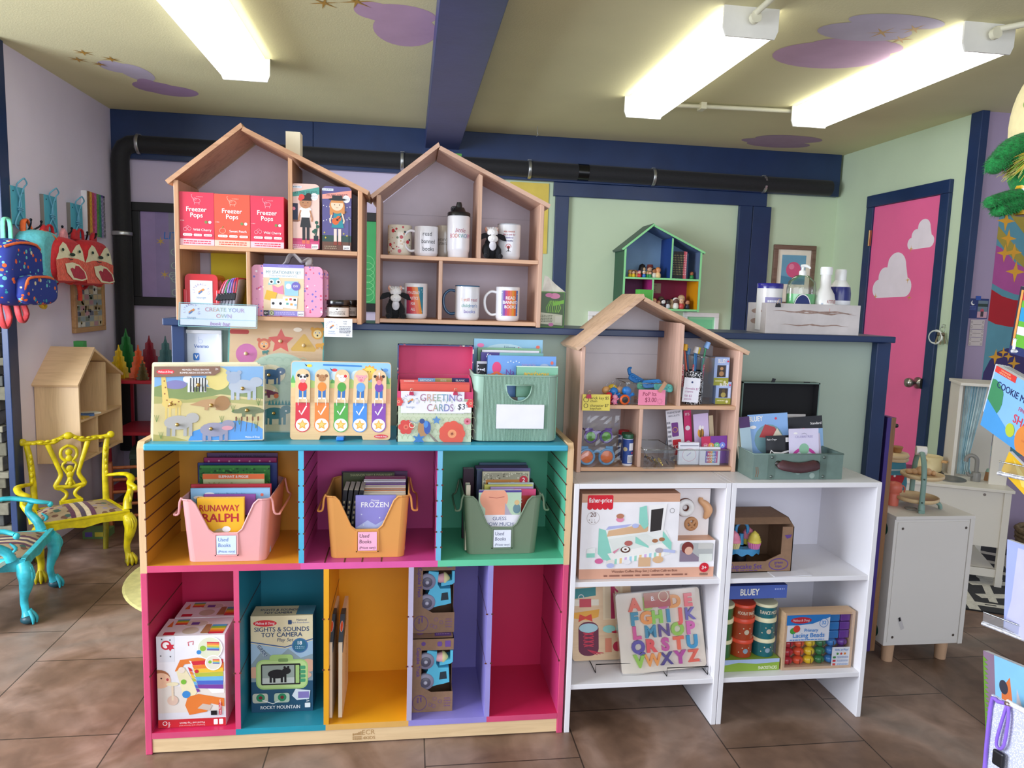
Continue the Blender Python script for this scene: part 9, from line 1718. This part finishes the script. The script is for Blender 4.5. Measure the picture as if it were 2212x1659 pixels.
q=W(1962,1090,2.62); t=thing('toy_coffee_maker','blue toy coffee maker with a red smile behind the cake stand','toy',(1.955,2.63,zk)); TBL=C('4a94a8',.4); b=MB(); b.prism([(-.048,0),(.045,0),(.05,.06),(.035,.15),(-.03,.15),(-.052,.06)],(0,0,0),(1,0,0),(0,0,1),.06,TBL,side=C('2a6fa0',.4)); cv=Canvas(b,(-.05,0,0),(.1,0,0),(0,0,.15)); cv.put([(.15,.62)]+[(.5+.36*math.cos(a),.62+.34*math.sin(a)) for a in[PI+PI*i/12 for i in range(1,12)]]+[(.86,.62)],C('c81c2c')); cv.ell(.42,.60,.05,WT); cv.rect(.2,.74,.75,.79,C('b8ccd0')); cv.ell(.42,.2,.06,WT); cv.ell(.42,.2,.035,C('2a3440')); b.build('machine_body',t)
b=MB(); b.lathe([(.055,.15),(.058,.157),(.055,.164)],TWD,n=30,c=(-.0,.03,0)); b.lathe([(.064,.166),(.068,.172),(.064,.182),(0,.182)],TWD,n=30,c=(-.012,.03,0)); b.build('wooden_lid',t,'stacked round wooden lid')
b=MB(); b.lathe([(.016,0),(.020,.018),(.022,.019),(.022,.024),(0,.024)],C('a87848',.6),n=20); solo(b,'toy_cup','small brown wooden cup on the lid of the toy coffee maker','toy',(1.965,2.655,zk+.183)); b=MB(); b.lathe([(.014,0),(.014,.006)],C('c83c3c',.5),n=16); solo(b,'toy_token','red wooden disc beside the small brown wooden cup','toy',(1.925,2.65,zk+.183))
q=Wz(1922,1095,zk); b=MB(); OC=C('d8705c',.45); b.lathe([(.020,0),(.022,.045),(.020,.05),(.028,.055),(.030,.075),(.024,.09),(0,.095)],OC,n=22); b.tube([(.028,0,.08),(.045,0,.07),(.045,0,.05)],.003,OC,6); solo(b,'toy_kettle','coral toy kettle half hidden by the board at the left of the cabinet','toy',(q.x+.03,2.53,zk)); b=MB(); b.tube([(.022*math.cos(a),.02*math.sin(a),.003) for a in[2*PI*i/20 for i in range(20)]],.002,C('8a8a84',.4),5,closed=True); solo(b,'toy_whisk_ring','thin grey ring lying next to the coral toy kettle','toy',(q.x+.065,2.47,zk))
rzk=math.radians(-27); t=thing('play_kitchen','white play kitchen with a sink, hob and curtained hutch in front of the lilac wall','play kitchen',(2.862,3.025,0),rzk); b=MB(); KW=C('e9e3d6',.45,sc=3,var=.02); b.box(-.62,-.005,.475,.012,.42,.49,KW,bev=.002); b.build('counter',t)
b=MB(); b.box(-.60,.01,.20,-.03,.025,.475,KW); cv=b.front(-.60,.20,-.03,.475,.01); [cv.ell(u,v,.012,C('8a8078',.4,'metal')) for(u,v) in((.86,.93),(.80,.08))]; b.build('front_panel',t); b=MB(); b.box(-.6,.015,.075,-.03,.40,.09,KW); b.box(-.6,.01,.05,-.03,.02,.09,KW); b.build('shelf',t)
for(x,y) in((-.03,0),(-.03,.385),(-.61,0),(-.61,.385)):b=MB(); b.box(x,y,0,x+.03,y+.03,.475,KW,bev=.001); b.build('leg',t)
b=MB(); zc=.4905; b.lathe([(.078,zc),(.078,zc+.004),(.068,zc+.004),(.064,zc+.0015),(0,zc+.001)],C('6a6a68',.4),n=36,c=(-.24,.14,0)); b.build('sink',t,'grey round sink'); b=MB(); GF=C('8a8883',.35); b.lathe([(.022,zc),(.022,.035+zc),(.018,.045+zc)],GF,n=20,c=(-.12,.15,0)); b.tube([(-.12,.15,zc+.04),(-.12,.15,zc+.09),(-.125,.15,zc+.115),(-.145,.15,zc+.128),(-.165,.15,zc+.118),(-.17,.15,zc+.095)],.010,GF,10); b.tube([(-.12,.15,zc+.03),(-.155,.13,zc+.03),(-.165,.13,zc+.045)],.007,GF,8); b.build('faucet',t,'grey toy faucet')
b=MB(); b.box(-.56,.24,zc,-.24,.40,zc+.004,C('26262a',.25)); [b.lathe([(.05,zc+.0045),(.046,zc+.0048)],C('7a6a64',.4),n=28,c=(x,.32,0),capb=False) for x in(-.48,-.32)]; b.build('hob',t,'black toy hob'); hz_,hx=.965,-.215
b=MB(); b.box(hx,.215,zc,hx+.015,.41,hz_,KW); b.build('hutch_panel',t); b=MB(); b.box(-.075,.10,zc,.0,.112,.74,KW); b.build('hutch_panel',t); b=MB(); b.box(hx-.01,.16,hz_,.02,.41,hz_+.015,KW,bev=.002); b.build('hutch_top',t); b=MB(); b.box(hx,.40,zc,.0,.41,hz_,KW); b.build('hutch_panel',t)
b=MB(); n=24; vs=[]
for j,z in enumerate((hz_,.86,.74,.62,.53,zc+.01)):
 pin=(1,.9,.72,.55,.6,.75)[j]
 for i in range(n+1):u=i/n; vs.append((hx+.02+.10*(u*pin+.1),.24+.008*math.sin(u*40),z))
b.add(vs,[(j*(n+1)+i,j*(n+1)+i+1,(j+1)*(n+1)+i+1,(j+1)*(n+1)+i) for j in range(5) for i in range(n)],C('cfe4e6',.8,'fabric',sc=8,var=.3),True)
for i in range(0,n,3):b.add([(v[0],v[1]-.002,v[2]) for j in range(6) for v in vs[j*(n+1)+i:j*(n+1)+i+2]],[(2*j,2*j+1,2*j+3,2*j+2) for j in range(5)],C('8fb8c8',.8,'fabric'))
b.build('curtain',t,'pale blue striped curtain'); Rk=Matrix.Rotation(rzk,4,'Z'); K=lambda x,y,z:V((2.862,3.025,0))+Rk@V((x,y,z))
b=MB(); PT=C('dfcc9c',.5); b.lathe([(.058,0),(.062,.075),(.058,.075),(.056,.006),(0,.006)],PT,n=32); b.box(-.008,-.095,.055,.008,-.06,.066,C('cf9f68',.5),bev=.003); b.box(.058,-.012,.05,.085,.012,.062,C('cf9f68',.5),bev=.003); solo(b,'toy_pot','cream toy pot with wooden handles on the play kitchen hob','toy',K(-.30,.30,zc+.0055),rzk-.5)
b=MB(); b.lathe([(.018,0),(.014,.045)],C('bf8c60',.5),n=18); b.lathe([(.015,.045),(.013,.05),(.010,.06)],C('a8c8b8',.5),n=18); solo(b,'toy_shaker','small wooden toy shaker with a mint top beside the toy faucet','toy',K(-.055,.19,zc))
RB=C('1b1a1d',.9,'fabric',sc=80); RWh=C('d8d4c8',.9,'fabric',sc=80); b=MB(); b.box(-.05,-.30,0,1.1,.75,.007,RB); cv=Canvas(b,(-.05,-.30,.007),(1.15,0,0),(0,1.05,0),.00005)
cv.rect(.0,.06,1,.10,RWh); cv.rect(.03,.0,.07,1,RWh); [cv.line([(.10,.18+.16*i),(.25,.24+.16*i),(.45,.18+.16*i),(.62,.25+.16*i),(.95,.20+.16*i)],.045,RWh) for i in range(5)]; [cv.line([(.14+.13*i,.12),(.22+.13*i,.9)],.03,RWh) for i in range(6)]; [cv.rect(.1+.1*i,.075,.14+.1*i,.085,RB) for i in range(9)]; [cv.ell(.2+.2*i,.45,.05,RWh) for i in range(4)]
solo(b,'road_rug','black and white play road rug under and behind the play kitchen','rug',(2.66,3.07,0),rzk)
b=MB(); WK=C('8a7454',.8,sc=50,var=.3,bump=.5); n=36; [b.tube([((.13+.02*k/7)*(1+.015*math.cos(12*a+k*PI))*math.cos(a),(.13+.02*k/7)*(1+.015*math.cos(12*a+k*PI))*math.sin(a),.012+k*.024) for a in[2*PI*i/n for i in range(n)]],.013,WK,6,closed=True) for k in range(8)]; b.lathe([(.12,.0),(.12,.01)],WK,n=24); solo(b,'wicker_basket','brown wicker basket on the road rug at the right edge','basket',(3.36,3.28,.008))
# ---------------- book rack at the right edge, close to the camera ----------------
YR=1.5; az=math.radians(-100); RU=V((math.cos(az),math.sin(az),0))
def R(x,y,dy=0.0):return W(x,y,YR+dy)
t=thing('book_rack','clear acrylic display rack of books cut off by the right edge','display rack',(1.62,1.28,0)); AR=clear('e4e8ea',base=.16,k=.8,rough=.12); ED=C('b8b8bc',.15,coat=.6,sc=160,var=.45)
b=MB(); b.cyl((0,0,0),(0,0,1.95),.03,C('c8c8cc',.3,'metal'),n=18); b.lathe([(.24,0),(.24,.02),(.05,.035)],C('2a2a2e',.4),n=36); b.build('pole',t)
for(x,y) in((2186,758),(2156,1022),(2122,1346)):
 p=R(x,y)-t.location; b=MB(); U3=V((.35,-.94,0)); Wd=V((.94,.35,0)); a=p; q=p+U3*.30; b.add([tuple(a),tuple(q),tuple(q+Wd*.16),tuple(a+Wd*.16)],[(0,1,2,3)],AR); b.tube([a,q],.006,ED,6,flat=.8); b.add([tuple(a),tuple(q),tuple(q+V((0,0,.028))),tuple(a+V((0,0,.028)))],[(0,1,2,3)],AR); b.tube([a+V((0,0,.028)),q+V((0,0,.028))],.002,AR,6)
 b.box(a.x+.05,a.y-.02,a.z-.004,.03,.03,a.z+.001,AR); b.build('ledge',t,'acrylic ledge')
def rk(name,label,cat,x,y,w,h,d,col,draw,roll=14,dy=0.0,top=True,grp=None):
 p=R(x,y,dy); b=MB(); z=-h if top else 0; b.box(0,0,z,w,d,z+h,C(col,.35,coat=.2),mats=dict(t=C('e4e4e8',.8),b=C('dadade',.7)));
 if draw:draw(b.front(0,z,w,z+h,0))
 return solo(b,name,label,cat,p,group=grp,rot=(0,math.radians(roll),az))
def ck(c):c.ell(.04,.5,.17,C('3f8a5c')); c.ell(.12,.60,.08,C('3f8a5c')); c.poly([(.0,.45),(.35,.2),(1,.1),(1,0),(0,0)],C('4a9ad8')); c.rect(0,.90,.30,1,C('d83c34')); c.text('THE MONSTER',.15,.955,.025,C('f0d8a0'),bold=.02,w=.25); c.text('INDESTRUCTIBLES',.15,.915,.025,C('f0d8a0'),bold=.02,w=.26); c.text('COOKIE MONSTER',.08,.70,.10,C('1f2a5c'),al='l',bold=.015,w=.86); c.text('FINDS A',.52,.56,.06,C('c84a5c'),bold=.01); c.text('SHAPE',.55,.36,.13,C('d8404c'),bold=.02,w=.4); c.ell(.62,.2,.14,C('e08a3c')); c.text('cookies',.62,.18,.04,C('b84a3c'),bold=.01); c.ell(.4,.22,.06,C('b8c83c'))
rk('picture_book','light blue book with navy lettering tilted on the acrylic rack','book',2153,789,.26,.150,.010,'86bcf0',ck)
for i in range(5):rk('picture_book','%s pale page edge fanned behind the light blue book'%('first','second','third','fourth','fifth')[i],'book',2151+i*6,786+i*1.0,.2,.12,.004,('c8d4e0','e0e0e4','b8c8d8','d8d8dc','a8b8c8')[i],None,dy=.02+i*.012,grp='books fanned on the acrylic rack')
rk('yellow_book','yellow book corner under the light blue book on the rack','book',2180,975,.2,.055,.008,'e8b81c',lambda c:c.poly([(.1,.9),(.4,.2),(.6,.5)],C('f0d060')),roll=22,dy=.01)
rk('comic_book','dark bordered green and blue book on the upper tier of the rack','book',2205,618,.16,.155,.008,'2a2438',lambda c:(c.rect(.10,.05,1,.95,C('6ab83c')),c.rect(.1,.5,1,.7,C('2f9ad0')),c.rect(.1,.3,1,.42,C('e8e8ea')),c.rect(.04,.05,.09,.95,C('e8a050')),c.rect(.1,.8,1,.95,C('c82c44')),c.rect(.0,.0,1,.12,C('2a3468'))),roll=6,dy=.0)
rk('pale_book','pale blue card backed toy with scalloped print on the middle tier','book',2176,1165,.2,.215,.010,'a8b4ec',lambda c:(c.put([(.0,.0),(.12,.35),(.2,.95),(1,.95),(1,0)],C('c8c8ee')),c.text('TURBO',.5,.55,.08,C('5a6a84'),bold=.0,rot=-1.2),c.text('by the sea',.6,.4,.04,C('7a84a8'),bold=0,rot=-1.0)),roll=-6,dy=.0)
def gr(c):c.rect(0,0,.22,1,C('8a7288')); [c.poly([(.0,.03*i),(.09,.03*i+.015),(.0,.03*i+.035)],C('6a9a34')) for i in range(16,32)]; c.text('illustrated by Kurt Cyrus',.12,.42,.03,C('c8b8d0'),bold=0,rot=-PI/2); c.rect(.22,0,1,1,C('86c4e8')); c.poly([(.32,.45),(.34,.8),(.5,.9),(.6,.45)],C('d8743c')); c.ell(.38,.82,.08,C('3a3a48')); c.poly([(.55,.45),(.62,.85),(.9,.5)],C('c8c4c8'))
rk('tall_book','tall book with a mauve and grass green edge on the lowest tier','book',2124,1405,.2,.36,.012,'8a7288',gr,roll=-13,dy=.02)
t=thing('mesh_pouch','clear mesh zipper pouch with purple trim at the lower right edge','pouch',R(2142,1500,-.12),rot=(0,math.radians(-2),az+.3)); b=MB(); VP=C('8f6ad8',.35); MS=C('c4c8dc',.4,'speck',sc=330,th=.45,cols=['e8eaf4','eceef6','dfe2f0']); b.box(0,0,-.30,.24,.006,0,MS); b.build('pouch_body',t); b=MB(); b.tube([(.05,-.003,.0),(.02,-.004,-.006),(.003,-.004,-.03),(.0,-.003,-.30)],.0045,VP,8); b.tube([(.04,-.002,.004),(.24,-.002,.006)],.006,C('ecebf4',.5,sc=200,var=.3),8); b.build('trim',t,'purple piping'); b=MB(); b.tube([(.045,-.008,.0),(.040,-.010,-.03),(.030,-.011,-.09),(.036,-.011,-.105),(.048,-.011,-.09),(.052,-.010,-.03),(.048,-.008,0)],.0035,VP,8); b.build('pull_cord',t,'purple pull cord'); b=MB(); b.box(.025,-.016,-.145,.052,-.006,-.11,BK,bev=.004); b.build('cord_tip',t,'black rubber tip'); b=MB(); b.ball((.045,-.007,.002),(.008,.005,.006),C('b8a8a0',.2,'metal'),10,7); b.build('zip_slider',t,'metal zip slider')
FG=C('167a36',.95,'fabric',sc=120,var=.35,bump=1.0,dist=.006)
def fur(b,pts,rad,n,m,L=.014):
 b.tube(pts,rad,m,14); b.ball(pts[-1],rad[-1],m,14,9); b.ball(pts[0],rad[0],m,14,9); rn=random.Random(n); vs=[]; fs=[]
 for i in range(n*2):
  k=rn.randrange(len(pts)-1); u=rn.random(); p=V(pts[k]).lerp(V(pts[k+1]),u); r=rad[k]+(rad[k+1]-rad[k])*u; d=V((rn.gauss(0,1),rn.gauss(0,1),rn.gauss(0,1))).normalized(); s_=d.orthogonal().normalized()*.0012; a=p+d*r*.93; o=len(vs); vs+=[tuple(a+s_),tuple(a-s_),tuple(a+d*L+V((0,0,-L*.4)))]; fs.append((o,o+1,o+2))
 b.add(vs,fs,m)
t=thing('green_plush','shaggy green plush toy with dangling legs at the right edge','plush toy',R(2260,380)); o=t.location; b=MB(); P_=lambda x,y:tuple(R(x,y)-o)
b.ball(P_(2262,372),.075,FG,18,12); fur(b,[P_(2232,300),P_(2185,320),P_(2148,358)],[.021,.023,.019],1500,FG,.009); fur(b,[P_(2240,420),P_(2185,425),P_(2140,437)],[.018,.016,.014],1000,FG,.009); fur(b,[P_(2240,440),P_(2190,440),P_(2158,452)],[.020,.020,.017],1300,FG,.009); b.build('body',t)
b=MB(); rn=random.Random(4); YG=[C(q,.9,'fabric') for q in('d8b83c','c8c878','8ab83c')]
for i in range(160):
 a=V(P_(2205+rn.uniform(0,15),335+rn.uniform(-14,22)))+V((0,rn.uniform(-.02,.02),0)); e=a+V((-.035+rn.uniform(-.012,.01),rn.uniform(-.01,.01),-.03+rn.uniform(-.012,.012))); b.tube([a,e],[.0022,.0004],YG[i%3],4,cap=False)
b.build('fur_tuft',t,'yellow green tuft')
t=thing('cream_plush','large round cream plush toy at the top right edge','plush toy',R(2286,268)); b=MB(); CRM2=C('e9d9a0',.85,'fabric',sc=40,var=.06); b.ball((0,0,0),(.088,.10,.152),CRM2,28,20); b.build('body',t)
for(x,y,r,c1) in((2198,230,.008,'8aa04c'),(2208,180,.006,'b87a5c'),(2210,345,.020,'d8d4e8')):
 p=R(x,y)-t.location; d=V((p.x/.088,-1.0+0*p.y,p.z/.152)); k=math.sqrt(max(.02,1-min(.96,(p.x/.088)**2+(p.z/.152)**2))); b=MB(); b.ball((p.x*.985,-.10*k,p.z*.985),(r*.6,r*.5,r),C(c1,.8,'fabric'),12,8); b.build('spot',t,'small felt spot')
p=R(2218,465); b=MB(); hh=R(2218,340).z-p.z; b.lathe([(.026,0),(.028,.006),(.028,hh)],C('d8a81c',.35),n=24); b.lathe([(.0285,.045),(.0285,.056)],C('c8c8cc',.3,'metal'),n=24,capb=False,capt=False); b.lathe([(.0,-.0012),(.022,-.001)],C('b0a49c',.5),n=24); solo(b,'yellow_cup','yellow cylinder with a silver band hanging below the cream plush toy','cup',p)
